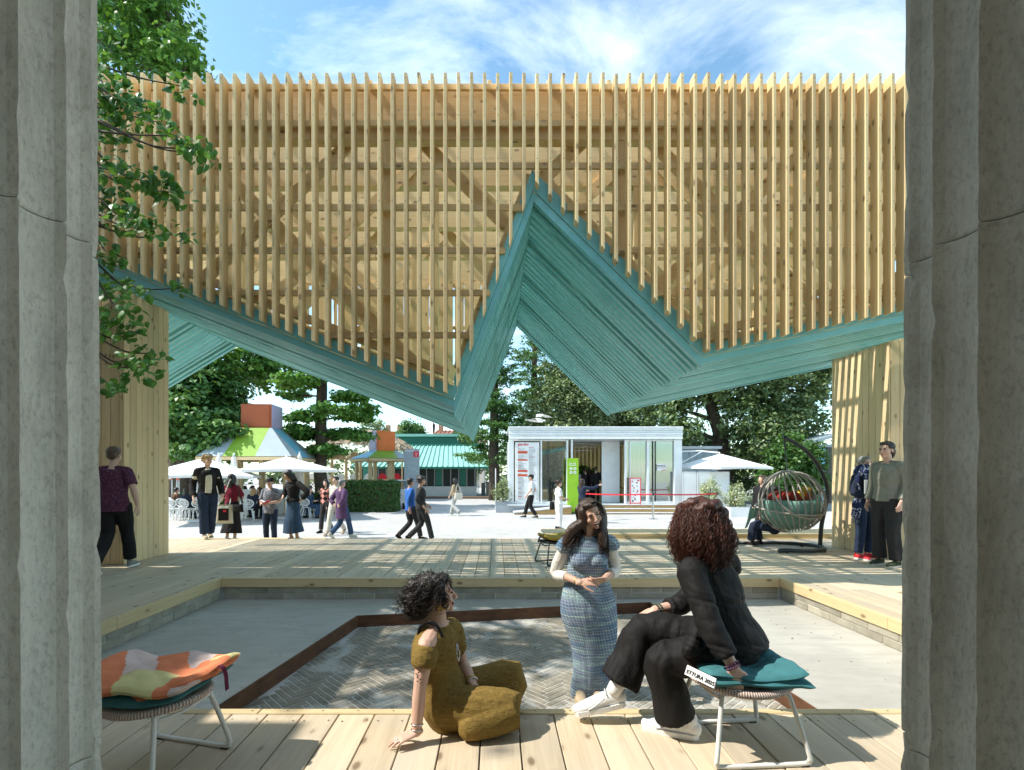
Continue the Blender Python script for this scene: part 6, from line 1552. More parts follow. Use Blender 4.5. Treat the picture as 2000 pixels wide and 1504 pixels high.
SIT = dict(pelvis=(0, 0, .53), waist=(0, -.03, .66), chest=(0, -.02, .85), neck=(0, .01, 1.02), head=(0, .05, 1.17), sR=(.178, 0, .975), sL=(-.178, 0, .975), eR=(.23, .06, .72), eL=(-.23, .06, .72), wR=(.12, .28, .74), wL=(-.12, .28, .74), hR=(.09, .02, .51), hL=(-.09, .02, .51), kR=(.11, .42, .48), kL=(-.11, .42, .48), aR=(.11, .40, .09), aL=(-.11, .40, .09))
def body_mb(mb, J, k, side, bulk=1.0, detail=False, look=(0, 1, 0), hup=(0, 0, 1), hands=None, hk=1.0, thin=.93, headonly=False, fem=False):
    w = bulk
    lo = J['pelvis']+(J['pelvis']-J['waist']).normalized()*.07*k
    loft(mb, [lo, J['pelvis'], J['waist'], J['chest'], J['neck']+(J['chest']-J['neck'])*.35, J['neck']], [(.12*k*w, .10*k*w), (.155*k*w, .11*k*w), ((.118 if fem else .132)*k*w, .095*k*w), (.148*k*w, .108*k*w), (.12*k*w, .085*k*w), (.055*k, .055*k)], side, 16)
    for a in 'RL':
        loft(mb, [J['neck']+(J['chest']-J['neck'])*.18, J['s'+a]], [.05*k, .053*k*w], n=10)
        loft(mb, [J['s'+a], J['s'+a].lerp(J['e'+a], .5), J['e'+a], J['e'+a].lerp(J['w'+a], .35), J['w'+a]], [.054*k*w, .046*k*w, .037*k*w, .038*k*w, .025*k], n=12)
        loft(mb, [J['h'+a], J['h'+a].lerp(J['k'+a], .4), J['k'+a], J['k'+a].lerp(J['a'+a], .35), J['a'+a]], [.082*k*w*thin, .076*k*w*thin, .054*k*thin, .052*k*thin, .034*k], n=12)
        if hands and hands.get(a): hd, hn, cu, th = hands[a]; hand_mb(mb, J['w'+a], hd, hn, k*hk, cu, th)
        else:
            dd = (J['w'+a]-J['e'+a]).normalized(); inn = (J['pelvis']-J['w'+a]); hand_mb(mb, J['w'+a], dd, inn, k*hk, .45, 1 if a == 'L' else -1)
    loft(mb, [J['neck'], J['neck'].lerp(J['head'], .55)], [.052*k*(1.1 if w > 1.05 else 1), .050*k], n=12)
    return head_mb(mb, J['head'], look, hup, k, detail)
def hair_mb(mb, c, f, up, k, style):
    r, f, u = frame(f, up); rot = Matrix((r, f, u)).transposed(); Pt = lambda x, y, z: c+(r*x+f*y+u*z)*k; S = lambda *a: tuple(q*k for q in a)
    mb.ell(Pt(0, -.028, .046), S(.084, .094, .080), rot, 16, 12); mb.ell(Pt(0, .030, .090), S(.060, .050, .026), rot)
    if style in ('short', 'cap', 'bun', 'pony'): mb.ell(Pt(0, -.062, .0), S(.070, .05, .065), rot)
    if style == 'curly': mb.ell(Pt(0, -.062, .0), S(.074, .055, .07), rot)
    if style in ('long', 'bob'):
        L = {'long': .34, 'bob': .15}[style]
        for s in (-1, 1): loft(mb, [Pt(.066*s, .0, .05), Pt(.083*s, -.005, -.03), Pt(.078*s, -.02, -.10-L*.2)], [(.02*k, .055*k)]*2+[(.022*k, .05*k)], n=10)
        loft(mb, [Pt(0, -.06, .06), Pt(0, -.09, -.06), Pt(0, -.095, -.10-L*.5), Pt(0, -.085, -.08-L)], [(.075*k, .04*k), (.088*k, .04*k), (.085*k, .035*k), (.06*k, .02*k)], r, 12)
    if style == 'bun': mb.ell(Pt(.0, -.125, .055), S(.042, .04, .042), rot)
    if style == 'pony': loft(mb, [Pt(0, -.11, .03), Pt(0, -.15, -.02), Pt(0, -.13, -.10)], [.025*k, .03*k, .012*k], n=8)
    if style == 'curly':
        rs = random.Random(3)
        for i in range(26): a = rs.uniform(0, 6.28); z = rs.uniform(-.02, .12); rr = math.sqrt(max(.1, 1-((z-.04)/.11)**2)); z = max(z, .075) if math.sin(a) > .25 else z; mb.ell(Pt(.088*rr*math.cos(a), -.025+.10*rr*math.sin(a), z), S(.03, .03, .026), rot, 8, 6)
def person(label, loc, rz, h=1.7, pose=None, over=None, bulk=1.0, skin='skin_light', top=None, bottom=None, jacket=None, shoes=('c_black', 'c_black'), hair=('hair_dark', 'short'), look=(0, 1, 0), vox=.012, hands=None, group=None, cap=None, hem=0.0, fem=False, toes=None):
    """top: (material, sleeve 0..2); bottom: ('trousers'|'skirt', material, looseness, length 0..2); jacket: (material, sleeve, drop below pelvis)"""
    t = thing('person', label, 'person', tuple(loc), R(rz), group, ws=False); k = h/1.7
    D = dict(DEF); D.update(pose or {}); D.update(over or {}); J = {a: V3(b)*k for a, b in D.items()}; side = (J['sR']-J['sL']).normalized(); w = bulk
    mb = MB(); Pt, rot = body_mb(mb, J, k, side, bulk*.95, vox <= .010, look, (0, 0, 1), hands, fem=fem); skinned(mb, 'body', skin, t, vox if vox > .010 else .0075, 3)
    if vox <= .010:
        for s in (-1, 1): MB().ell(Pt(.031*s, .082, .008), (.014*k, .007*k, .006*k), rot, 10, 8).build('eye', 'eye_dark', t, smooth=True); q = MB(); q.tube([Pt(.014*s, .090, .021), Pt(.031*s, .088, .027), Pt(.048*s, .075, .021)], .0035*k, 5); q.build('eyebrow', hair[0] if hair else 'hair_dark', t)
        MB().ell(Pt(0, .088, -.060), (.022*k, .008*k, .006*k), rot, 12, 8).build('mouth', 'lips', t, smooth=True)
    arm = lambda a: [J['s'+a], J['e'+a], J['w'+a]]; leg = lambda a: [J['h'+a], J['k'+a], J['a'+a]]
    def torso(mb, infl, drop, nk=.55, op=0):
        dn = (J['pelvis']-J['waist']).normalized(); lo = J['pelvis']+dn*drop*k
        loft(mb, [lo, J['pelvis'], J['waist'], J['chest'], J['neck'].lerp(J['chest'], .42), J['neck'].lerp(J['chest'], nk*.2)], [((.158+infl)*k*w, (.118+infl)*k*w), ((.160+infl)*k*w, (.116+infl)*k*w), (((.126 if fem else .140)+infl)*k*w, (.102+infl)*k*w), ((.156+infl)*k*w, (.114+infl)*k*w), ((.135+infl)*k*w, (.092+infl)*k*w), (.062*k, .060*k)], side, 18, caps=False)
        if fem: 
            fw = V3(J['chest'].cross(V3((1, 0, 0)))); fwd = side.cross(V3((0, 0, 1)))*-1
            for s in (-1, 1): mb.ell(J['chest']+side*s*.062*k+fwd*-.075*k+V3((0, 0, -.01)), (.062*k, .055*k, .06*k))
    def sleeves(mb, infl, f):
        for a in 'RL':
            loft(mb, [J['neck'].lerp(J['chest'], .12), J['s'+a]], [.05*k, (.058+infl)*k*w], n=10)
            if f > 0: pts = seg(arm(a), 0, f); n_ = len(pts); loft(mb, pts, [(.060+infl-(.016 if f > 1 else .0)*i/(n_-1))*k*w for i in range(n_)], n=12, caps=False)
    if top: mb = MB(); torso(mb, .006, hem if hem else .03); sleeves(mb, .004, top[1]); skinned(mb, 'top', top[0], t, vox, 3, .006, 16, hash(label) % 99)
    if jacket:
        mb = MB(); torso(mb, .020, jacket[2], 1.0); sleeves(mb, .013, jacket[1]); o = skinned(mb, 'jacket', jacket[0], t, vox, 3, .010, 13, hash(label) % 77)
        if len(jacket) > 3:    # open front: a strip of the shirt shows
            mb = MB(); fwd = side.cross(V3((0, 0, 1)))*-1; fw = V3((-side.y, side.x, 0))
            loft(mb, [J['pelvis']+fw*.130*k*w+V3((.01, 0, -.02)), J['waist']+fw*.118*k*w, J['chest']+fw*.130*k*w, J['neck']+fw*.068*k+V3((0, 0, -.015))], [(.060*k, .016), (.066*k, .016), (.060*k, .016), (.05*k, .014)], side, 12, caps=False); skinned(mb, 'shirt_front', jacket[3], t, vox*.8, 2)
    if bottom:
        kind, mat, loose, ln = bottom; mb = MB()
        if kind == 'trousers':
            dn = (J['pelvis']-J['waist']).normalized(); loft(mb, [J['pelvis']-dn*.07*k, J['pelvis'], J['pelvis']+dn*.06*k], [(.140*k*w, .106*k*w), (.158*k*w, .116*k*w), (.14*k*w, .11*k*w)], side, 16)
            for a in 'RL':
                pts = seg(leg(a), 0, ln); n_ = len(pts); r0 = [.090, .064, .050]; pts = [pts[0], pts[0].lerp(pts[1], .5)]+pts[1:]
                rr = [.093*w, .082*w]+([.066] if ln > 1 else [])+[.054+.02*loose if ln > 1 else .07]; rr = (rr+[.05])[:len(pts)]
                loft(mb, pts, [(q+loose*.02)*k for q in rr], n=12, caps=False)
        else:
            zf = J['pelvis'].z*(1-ln/2.0); m1 = (J['kR']+J['kL'])/2; m2 = (J['aR']+J['aL'])/2; m2 = m1.lerp(m2, .9); 
            loft(mb, [J['waist'].lerp(J['pelvis'], .3), J['pelvis'], J['pelvis'].lerp(m1, .6), m1, m1.lerp(m2, ln-1)], [(.128*k*w, .10*k*w), (.172*k*w, .125*k*w), (.185*k*w, .14*k), ((.175+.06*loose)*k, (.15+.05*loose)*k), ((.175+.13*loose)*k, (.16+.11*loose)*k)], side, 18, caps=False)
        skinned(mb, kind, mat, t, vox, 3, .009 if kind == 'trousers' else .014, 15 if kind == 'trousers' else 9, hash(label) % 55, (1, 1, .6) if kind == 'trousers' else (2.2, 2.2, .35))
    for a in 'RL':
        kd = (J['k'+a]-J['a'+a]); fd = V3((0, 1, 0)) if not toes else V3(toes)
        lift = max(0, J['a'+a].z-.10*k); up = V3((0, 0, 1))
        if lift > .03 and a == 'L' and pose is WALK: fd = V3((0, 1, -.75)); up = V3((0, .6, 1))
        shoe(t, J['a'+a]-V3((0, .055*k, 0))+V3((0, 0, -.085*k)) if lift <= .03 or pose is not WALK else J['a'+a]+V3((0, -.085, -.03)), fd, .26, shoes[0], shoes[1], k, up, max(vox, .010))
    if hair:
        mb = MB(); hair_mb(mb, J['head'], look, (0, 0, 1), k, hair[1]); skinned(mb, 'hair', hair[0], t, max(.009, vox*.8), 2, .008, 45, 5, (1, 1, .5))
    if cap:
        r, f, u = frame(look); rot = Matrix((r, f, u)).transposed(); c = J['head']; mb = MB(); mb.ell(c+u*.062*k-f*.012*k, (.088*k, .102*k, .068*k), rot, 16, 12); mb.ell(c+u*.050*k+f*.10*k, (.070*k, .075*k, .012*k), rot, 14, 8); skinned(mb, 'cap', cap, t, .009, 2)
    return t
def gpt(px, d, z=GZ): return V3(((px-VX)/1000*d, d, z))
BAGS = []
def bag(name, label, cat, c, size, rz, mat, strap=None, strap_mat=None, emblem=None):
    t = thing(name, label, cat, tuple(c), R(rz), ws=False); w, th, h = size; mb = MB()
    n = 10; vs = []; fs = []
    for i in range(n+1):
        for s in (-1, 1):
            for j in range(n+1): u, v = j/n*2-1, i/n*2-1; e = max(0, (1-u**4)*(1-v**4)); vs.append((u*w/2*(1-.06*v), s*th/2*(.25+.75*e**.5), v*h/2))
    for i in range(n):
        for j in range(n):
            a = i*2*(n+1)+j; b = a+2*(n+1); fs.append((a, a+1, b+1, b)); a += n+1; b += n+1; fs.append((b, b+1, a+1, a))
        a = i*2*(n+1); b = a+2*(n+1); fs.append((a, b, b+n+1, a+n+1)); fs.append((a+n, a+2*n+1, b+2*n+1, b+n))
    fs.append(tuple(range(n+1))+tuple(range(2*n+1, n, -1))); a = n*2*(n+1); fs.append(tuple(range(a+n, a-1, -1))+tuple(range(a+n+1, a+2*n+2))); mb.add(vs, fs); mb.build('pouch', mat, t, smooth=True)
    if strap:
        pts = catmull(strap, 4); vs = []; mb = MB(); mb.tube(pts, .012, 5); mb.build('strap', strap_mat or mat, t)
    if emblem: mb = MB(); mb.box((-w*.30, -th*.56-.006, -h*.32), (w*.30, -th*.56-.001, h*.30)); mb.build('print', emblem, t); mb = MB(); mb.box((-w*.02, -th*.56-.010, h*.12), (w*.16, -th*.56-.007, h*.24)); mb.build('print_mark', 'red', t)
    return t

# ---- visitors
person('man in dark burgundy polo shirt walking away beside the pine pier', gpt(222, 7.25, 0), 12, 1.76, WALK, dict(wR=(.30, -.02, .90), eR=(.27, -.06, 1.12)), 1.14, 'skin_light', ('c_dotted', .75), ('trousers', 'c_black', .6, 1.9), shoes=('c_grey', 'white_plastic'), hair=('hair_brown', 'short'), vox=.009, hem=.12, look=(.12, 1, -.05))
person('tall man with curly blond hair in open black jacket and jeans', gpt(405, 11.05, 0), -140, 1.80, WALK, dict(kL=(-.08, .05, .48), aL=(-.06, -.10, .09), aR=(.07, .10, .09), kR=(.09, .12, .50), wR=(.26, .05, .85), wL=(-.25, .10, .88)), 1.0, 'skin_light', ('c_cream', .6), ('trousers', 'c_denim_dark', .8, 1.95), ('c_black', 1.92, .06, 'c_cream'), ('c_beige', 'c_cream'), ('hair_blond', 'curly'), (-.35, 1, 0), .010)
person('woman with black bob in burgundy top and long black skirt, seen from behind', gpt(452, 12.0, -.2), -8, 1.58, None, dict(eR=(.23, .10, 1.12), wR=(.10, .26, 1.12), eL=(-.24, .05, 1.12), wL=(-.12, .22, 1.10)), 1.08, 'skin_tan', ('c_burgundy', .9), ('skirt', 'c_black', .6, 1.75), None, ('c_lightgrey', 'white_plastic'), ('hair_black', 'bob'), (0, 1, -.1), .010, fem=True)
person('man in black cap and grey patterned shirt reading a red booklet', gpt(528, 12.9), 176, 1.72, None, dict(eR=(.24, .0, 1.12), wR=(.09, .26, 1.10), eL=(-.24, .0, 1.12), wL=(-.09, .26, 1.08)), 1.06, 'skin_mid', ('c_paisley', .85), ('trousers', 'c_denim_dark', .2, 1.95), None, ('c_black', 'c_black'), ('hair_black', 'short'), (0, 1, -.05), .010, cap='c_black', hem=.12)
person('woman in dark leather jacket and long blue skirt looking down, hand on hip', gpt(573, 12.0, -.2), 150, 1.69, None, dict(eL=(-.42, -.05, 1.17), wL=(-.24, -.04, 1.0), eR=(.22, .08, 1.12), wR=(.06, .24, 1.08), neck=(.02, .03, 1.42), head=(.05, .10, 1.56)), .98, 'skin_tan', ('c_starry', .2), ('skirt', 'c_skirt', .55, 1.72), ('c_black', 1.8, -.06, 'c_starry'), ('c_beige', 'c_black'), ('hair_black', 'bob'), (.35, 1, -.55), .010, fem=True)
person('woman with long black hair in black and pink diamond-pattern jacket', gpt(637, 15.9), 160, 1.64, WALK, dict(aL=(-.09, -.16, .10), aR=(.09, .14, .09), kR=(.09, .10, .5)), .95, 'skin_light', ('c_argyle', 1.8), ('trousers', 'c_charcoal', .4, 1.95), None, ('c_black', 'c_black'), ('hair_black', 'long'), (-.3, 1, 0), .011, fem=True)
person('elderly man in long purple coat and grey flat cap walking away', gpt(667, 14.4), -38, 1.66, WALK, dict(wR=(.15, -.16, 1.0), wL=(-.15, -.16, 1.0), eR=(.27, -.14, 1.13), eL=(-.27, -.14, 1.13)), 1.08, 'skin_light', None, ('trousers', 'c_denim', .5, 1.95), ('c_plum', 1.9, .36), ('c_cream', 'c_cream'), ('hair_grey', 'short'), (0, 1, 0), .010, cap='c_grey')
person('dark-haired man with cream trousers half hidden behind the purple coat', gpt(656, 15.3), 165, 1.74, WALK, None, 1.0, 'skin_light', ('c_cream', 1.8), ('trousers', 'c_cream', .4, 1.95), None, ('c_beige', 'c_cream'), ('hair_black', 'short'), (.2, 1, 0), .012)
person('man with dark curls in black shirt walking right past the totem', gpt(822, 13.5), -72, 1.76, WALK, dict(wR=(.25, .08, .88), wL=(-.2, .2, .95)), 1.04, 'skin_mid', ('c_charcoal', 1.6), ('trousers', 'c_charcoal', .3, 1.95), None, ('c_black', 'c_black'), ('hair_black', 'curly'), (-.1, 1, 0), .010, hem=.08)
person('person in bright blue shirt walking behind the man in black', gpt(801, 13.95), -60, 1.70, WALK, None, 1.02, 'skin_mid', ('c_blue', 1.7), ('trousers', 'c_charcoal', .3, 1.95), None, ('c_black', 'c_black'), ('hair_black', 'short'), (-.2, 1, 0), .011, hem=.12)
person('distant man in black jacket and jeans by the green roof', gpt(856, 44.0), 100, 1.82, WALK, None, 1.05, 'skin_light', None, ('trousers', 'c_denim_dark', .3, 1.95), ('c_black', 1.9, .06), hair=('hair_grey', 'short'), vox=.016)
person('distant woman in pale top and jeans by the green roof', gpt(870.5, 43.0), 105, 1.66, WALK, None, 1.0, 'skin_light', ('c_lightgrey', 1.8), ('trousers', 'c_denim', .3, 1.95), None, hair=('hair_brown', 'bob'), vox=.016, fem=True)
person('long-haired woman in pale grey trousers crossing the gravel with a bag', gpt(889, 22.4), 60, 1.62, WALK, dict(eR=(.22, .05, 1.1), wR=(.05, .22, 1.1)), .98, 'skin_light', ('c_beige', 1.8), ('trousers', 'c_lightgrey', .9, 1.95), None, ('c_lightgrey', 'white_plastic'), ('hair_black', 'long'), (0, 1, -.2), .012, fem=True)
person('man in white T-shirt and black cap passing the menu board', gpt(1038, 21.0), 82, 1.80, WALK, dict(aL=(-.09, -.2, .10), wR=(.2, -.04, .9)), 1.0, 'skin_mid', ('c_white', .8), ('trousers', 'c_black', .5, 1.85), None, ('c_black', 'white_plastic'), ('hair_black', 'short'), (0, 1, 0), .011, cap='c_black', hem=.05)
person('woman dressed all in white looking at her phone by the totem', gpt(1091, 16.7), -78, 1.62, None, dict(eR=(.2, .03, 1.1), wR=(.06, .25, 1.06), eL=(-.2, .03, 1.1), wL=(-.05, .26, 1.06)), 1.0, 'skin_light', ('c_white', .8), ('trousers', 'c_white', .9, 1.92), None, ('c_navy', 'c_navy'), ('hair_dark', 'bun'), (0, 1, -.1), .010, fem=True)
person('woman in denim jacket raising her arm to take a photograph', gpt(1137, 19.0), -60, 1.64, None, dict(eR=(.36, .22, 1.34), wR=(.42, .48, 1.46), eL=(-.2, .1, 1.12), wL=(-.04, .26, 1.24)), 1.0, 'skin_light', ('c_grey', 1.8), ('trousers', 'c_black', .3, 1.95), ('c_navy', 1.85, .02), hair=('hair_dark', 'long'), look=(.1, 1, -.05), vox=.011, fem=True)
KF = KZ(FLZ)
for lab, px, d, rz, m in (('dark-clad visitor inside the pavilion next to the green totem', 1143, 26.2, 20, 'c_black'), ('visitor in black with pale belt inside the pavilion', 1164, 25.8, -20, 'c_black'), ('long-haired visitor between two men inside the pavilion', 1152, 26.6, 10, 'c_charcoal')):
    person(lab, gpt(px, d, KF), rz, 1.78 if 'belt' in lab else 1.7, None, dict(eR=(.22, .08, 1.12), wR=(.08, .24, 1.1)), 1.08, 'skin_light', (m, 1.9), ('trousers', m, .3, 1.95), hair=('hair_dark', 'long' if 'long' in lab else 'short'), vox=.014)
person('woman with dark blue scarf and red shoes holding a leaflet', gpt(1688, 8.28, 0), 195, 1.66, None, dict(eR=(.25, .03, 1.10), wR=(.10, .23, 1.10), eL=(-.23, .03, 1.10), wL=(-.02, .24, 1.12)), 1.04, 'skin_light', ('c_navy', 1.9), ('trousers', 'c_denim_dark', .2, 1.93), None, ('red', 'offwhite'), ('hair_grey', 'bun'), (.15, 1, 0), .008, hem=.05, fem=True)
person('tall man in grey sweatshirt with tied dark hair beside the right column', gpt(1733, 7.65, 0), 112, 1.86, None, dict(kL=(-.10, .05, .49), wL=(-.22, .08, .89), wR=(.24, .02, .88)), 1.06, 'skin_light', ('c_sage', 1.9), ('trousers', 'c_charcoal', .7, 1.95), None, ('c_olive', 'c_cream'), ('hair_black', 'pony'), (0, 1, 0), .008, hem=.05)
person('long-haired man in black jacket standing beyond the basket chair', gpt(1489, 13.6), 120, 1.78, None, None, 1.02, 'skin_light', ('c_charcoal', 1.9), ('trousers', 'c_charcoal', .3, 1.95), ('c_black', 1.9, .1), hair=('hair_brown', 'bob'), look=(.2, 1, 0), vox=.011)
sitc = V3((HC.x-.12, 9.55, -.10))
person('visitor sitting in the basket chair, only lower legs and shoes showing', sitc, 42, 1.66, SIT, dict(kR=(.10, .36, .52), kL=(-.10, .36, .52), aR=(.12, .34, .19), aL=(-.13, .40, .19), wR=(.10, .2, .7), wL=(-.10, .2, .7)), 1.0, 'skin_light', ('q_sage', 1.9), ('trousers', 'c_navy', .4, 1.9), None, ('c_black', 'c_lightgrey'), ('hair_dark', 'bob'), vox=.012)
# diners on the cafe chairs
def diner(label, px, d, rz, top, hair, bot='c_denim_dark', skin='skin_light', over=None, sl=1.9): person(label, gpt(px, d), rz, 1.66, SIT, over, 1.0, skin, (top, sl), ('trousers', bot, .3, 1.95), hair=hair, vox=.015, group='seated cafe guests')
diner('cafe guest in brown jumper sitting nearest the pier', 343, 21.4, -30, 'c_brown', ('hair_black', 'short'))
diner('cafe guest in dark navy leaning over the table near the pier', 362, 20.6, -12, 'c_navy', ('hair_black', 'bob'))
diner('cafe guest facing left behind the blond man', 380, 21.6, 60, 'c_charcoal', ('hair_dark', 'short'))
diner('blonde cafe guest in navy seen from behind', 494, 20.5, -8, 'c_navy', ('hair_blond', 'long'), 'c_black')
diner('dark-haired cafe guest in mustard top facing the blonde', 508, 22.0, 150, 'c_beige', ('hair_dark', 'long'))
diner('lounging cafe guest in black top leaning back at the hedge', 619, 21.6, 120, 'c_black', ('hair_black', 'short'), 'c_denim', over=dict(chest=(0, -.12, .83), neck=(0, -.16, .99), head=(0, -.14, 1.14), sR=(.178, -.15, .95), sL=(-.178, -.15, .95)))
diner('cafe guest in pale denim bending forward at the hedge', 604, 21.2, -100, 'c_denim', ('hair_grey', 'short'), 'c_denim')
diner('cafe guest in red top beyond the low hedge', 478, 25.2, 10, 'c_red', ('hair_black', 'bob'))
diner('cafe guest in blue top beyond the low hedge', 492, 25.4, -60, 'c_denim', ('hair_black', 'pony'))
diner('bald cafe guest in olive beyond the low hedge', 605, 25.8, -40, 'c_olive', ('hair_grey', 'short'))
diner('cafe guest in black under the small kiosk roof', 731, 28.0, 100, 'c_black', ('hair_black', 'short'))
diner('grey-haired cafe guest facing front before the lattice arches', 668, 31.0, 170, 'c_charcoal', ('hair_grey', 'short'))
diner('cafe guest in light blue before the lattice arches', 697, 29.0, -140, 'c_lightgrey', ('hair_black', 'bob'))
diner('cafe guest in black next to the light blue one', 684, 29.4, 150, 'c_black', ('hair_black', 'short'))
for i, (px, d) in enumerate(((343, 21.4), (362, 20.6), (380, 21.6), (508, 22.0), (604, 21.2), (478, 25.2), (492, 25.4), (605, 25.8), (731, 28.0), (668, 31.0), (697, 29.0), (684, 29.4))):
    o = copy_tree(proto); o.location = gpt(px, d); o.rotation_euler = (0, 0, R([-30, -12, 60, 150, -100, 10, -60, -40, 100, 170, -140, 150][i]+180)); o['label'] = 'white perforated chair under the '+['guest in brown jumper', 'guest in dark navy by the pier', 'guest facing left', 'guest in mustard top', 'guest in pale denim', 'guest in red top', 'guest in blue top', 'bald guest in olive', 'guest in black at the small kiosk', 'grey-haired guest', 'guest in light blue', 'guest in black at the lattice'][i]; o['group'] = 'white perforated cafe chairs'
# ---- carried things
p = gpt(438, 11.75, -.2); bag('tote_bag', 'cream tote bag with black print on the shoulder of the burgundy woman', 'bag', p+V3((.0, 0, .66)), (.36, .10, .44), 12, 'c_cream', [(-.12, -.02, .2), (.03, .03, .55), (.10, .12, .80), (.10, .2, .5), (.10, .04, .2)], 'c_cream', 'c_black')
p = gpt(460, 11.75, -.2); bag('shoulder_bag', 'small black shoulder bag on the back of the burgundy woman', 'bag', p+V3((.06, 0, .80)), (.24, .09, .18), -5, 'c_black', [(.10, 0, .08), (.0, .06, .3), (-.10, .12, .52), (-.1, .26, .3), (.0, .2, .1)])
p = gpt(640, 15.7); bag('handbag', 'black handbag of the woman in diamond-pattern jacket', 'bag', p+V3((.10, -.05, .88)), (.34, .10, .22), -10, 'c_black', [(-.13, 0, .1), (-.1, .05, .4), (0, .15, .52), (.1, .1, .3), (.13, 0, .1)])
p = gpt(893, 22.2); bag('shoulder_bag', 'cream shoulder bag of the woman in pale trousers', 'bag', p+V3((.06, -.05, .86)), (.36, .12, .30), 20, 'c_cream', [(-.13, 0, .12), (-.04, .05, .5), (.06, .1, .4), (.13, 0, .12)])
p = gpt(1045, 20.9); bag('tote_bag', 'white cloth bag on the back of the man in white T-shirt', 'bag', p+V3((.10, .05, .98)), (.30, .14, .42), 80, 'c_white', [(-.08, 0, .2), (-.04, .1, .42), (.0, .14, .4), (.08, 0, .2)])
p = gpt(1079, 16.8); bag('handbag', 'black bag behind the woman in white', 'bag', p+V3((.03, .05, .78)), (.24, .16, .26), 20, 'c_black', [(-.08, 0, .1), (.0, .06, .5), (.12, .12, .58), (.08, 0, .1)])
p = gpt(528, 12.9)+V3((.02, -.34, 1.12)); t = thing('booklet', 'open red booklet in the hands of the capped man', 'book', tuple(p), ws=True); 
for sg in (-1, 1): mb = MB(); mb.prism([(p.x, p.z-.02), (p.x+sg*.11, p.z+.04), (p.x+sg*.11, p.z+.052), (p.x, p.z-.008)], p.y-.09, p.y+.07, 'y'); mb.build('cover', 'red', t); mb = MB(); mb.prism([(p.x+sg*.004, p.z-.006), (p.x+sg*.10, p.z+.053), (p.x+sg*.10, p.z+.060), (p.x+sg*.004, p.z+.004)], p.y-.085, p.y+.065, 'y'); mb.build('pages', 'white_cloth', t)
p = W(1699, 951, 8.02); t = thing('leaflet', 'white leaflet held by the woman with the scarf', 'leaflet', tuple(p)); mb = MB(); mb.bbox((p.x-.085, p.y, p.z-.11), (p.x+.085, p.y+.006, p.z+.11), .001); mb.build('sheet', 'white_cloth', t); mb = MB(); [mb.box((p.x-.065, p.y-.002, p.z+.08-k*.022), (p.x+.05*random.random(), p.y-.001, p.z+.086-k*.022)) for k in range(7)]; mb.build('print_lines', 'mid_grey', t, kind='stuff')
# scarf wrapped and hanging
p = W(1692, 915, 8.26); t = thing('scarf', 'blue and white checked scarf wrapped round the woman with red shoes', 'scarf', tuple(p)); mb = MB()
for k in range(3): loft(mb, [p+V3((.115*math.cos(a)*(1+.15*k), .10*math.sin(a)*(1+.15*k), .02-.035*k+.012*math.sin(a*2+k))) for a in [2*math.pi*q/10 for q in range(11)]], [.034]*11, n=8)
loft(mb, [p+V3((-.02, -.12, -.02)), p+V3((-.05, -.17, -.14)), p+V3((-.02, -.17, -.30))], [(.10, .03), (.13, .025), (.11, .02)], V3((1, 0, 0)), 10); loft(mb, [p+V3((.12, -.04, 0)), p+V3((.17, -.06, -.16)), p+V3((.18, -.05, -.3))], [(.06, .06), (.07, .05), (.05, .03)], V3((1, 0, 0)), 10); loft(mb, [p+V3((-.12, -.02, -.03)), p+V3((-.19, -.03, -.2)), p+V3((-.17, -.06, -.36))], [(.06, .07), (.06, .07), (.05, .05)], V3((1, 0, 0)), 10)
skinned(mb, 'wrap', 'c_scarf', t, .009, 2, .012, 22, 3); mb = MB(); q = W(1672, 985, 8.2); loft(mb, [q+V3((.06, 0, .16)), q+V3((0, -.02, 0)), q+V3((-.02, -.02, -.18))], [(.05, .03), (.07, .03), (.075, .025)], V3((1, 0, 0)), 10); skinned(mb, 'hanging_end', 'c_scarf', t, .009, 2, .012, 22, 4)
mb = MB(); [mb.tube([q+V3((-.08+k*.012, -.02, -.17)), q+V3((-.085+k*.012+random.uniform(-.01, .01), -.02, -.30))], [.004, .003], 4) for k in range(12)]; mb.build('fringe', 'c_scarf', t, kind='stuff')
# =================================================================== THE THREE WOMEN IN FRONT
def face_parts(t, Pt, rot, k, smile=1.0, tilt=0, open_=True, eye='eye_dark', brow='hair_dark'):
    E = lambda nm, c, r, m, q=None: MB().ell(Pt(*c), tuple(x*k for x in r), rot if q is None else rot @ q, 14, 10).build(nm, m, t, smooth=True)
    for s in (-1, 1):
        E('eye', (.031*s, .0835, .006), (.0135, .006, .0042), eye, Matrix.Rotation(R(8*s), 3, 'Y'))
        mb = MB(); mb.tube([Pt(.014*s, .0905, .020), Pt(.030*s, .0885, .027), Pt(.047*s, .076, .021)], [.0028*k, .0032*k, .0016*k], 6); mb.build('eyebrow', brow, t, smooth=True)
    if open_:
        E('lips', (0, .0840, -.060), (.029, .0080, .0140), 'lips'); E('mouth', (0, .0875, -.060), (.024, .0060, .0100), 'mouth_dark'); E('teeth', (0, .0905, -.0555), (.0205, .0045, .0050), 'teeth')
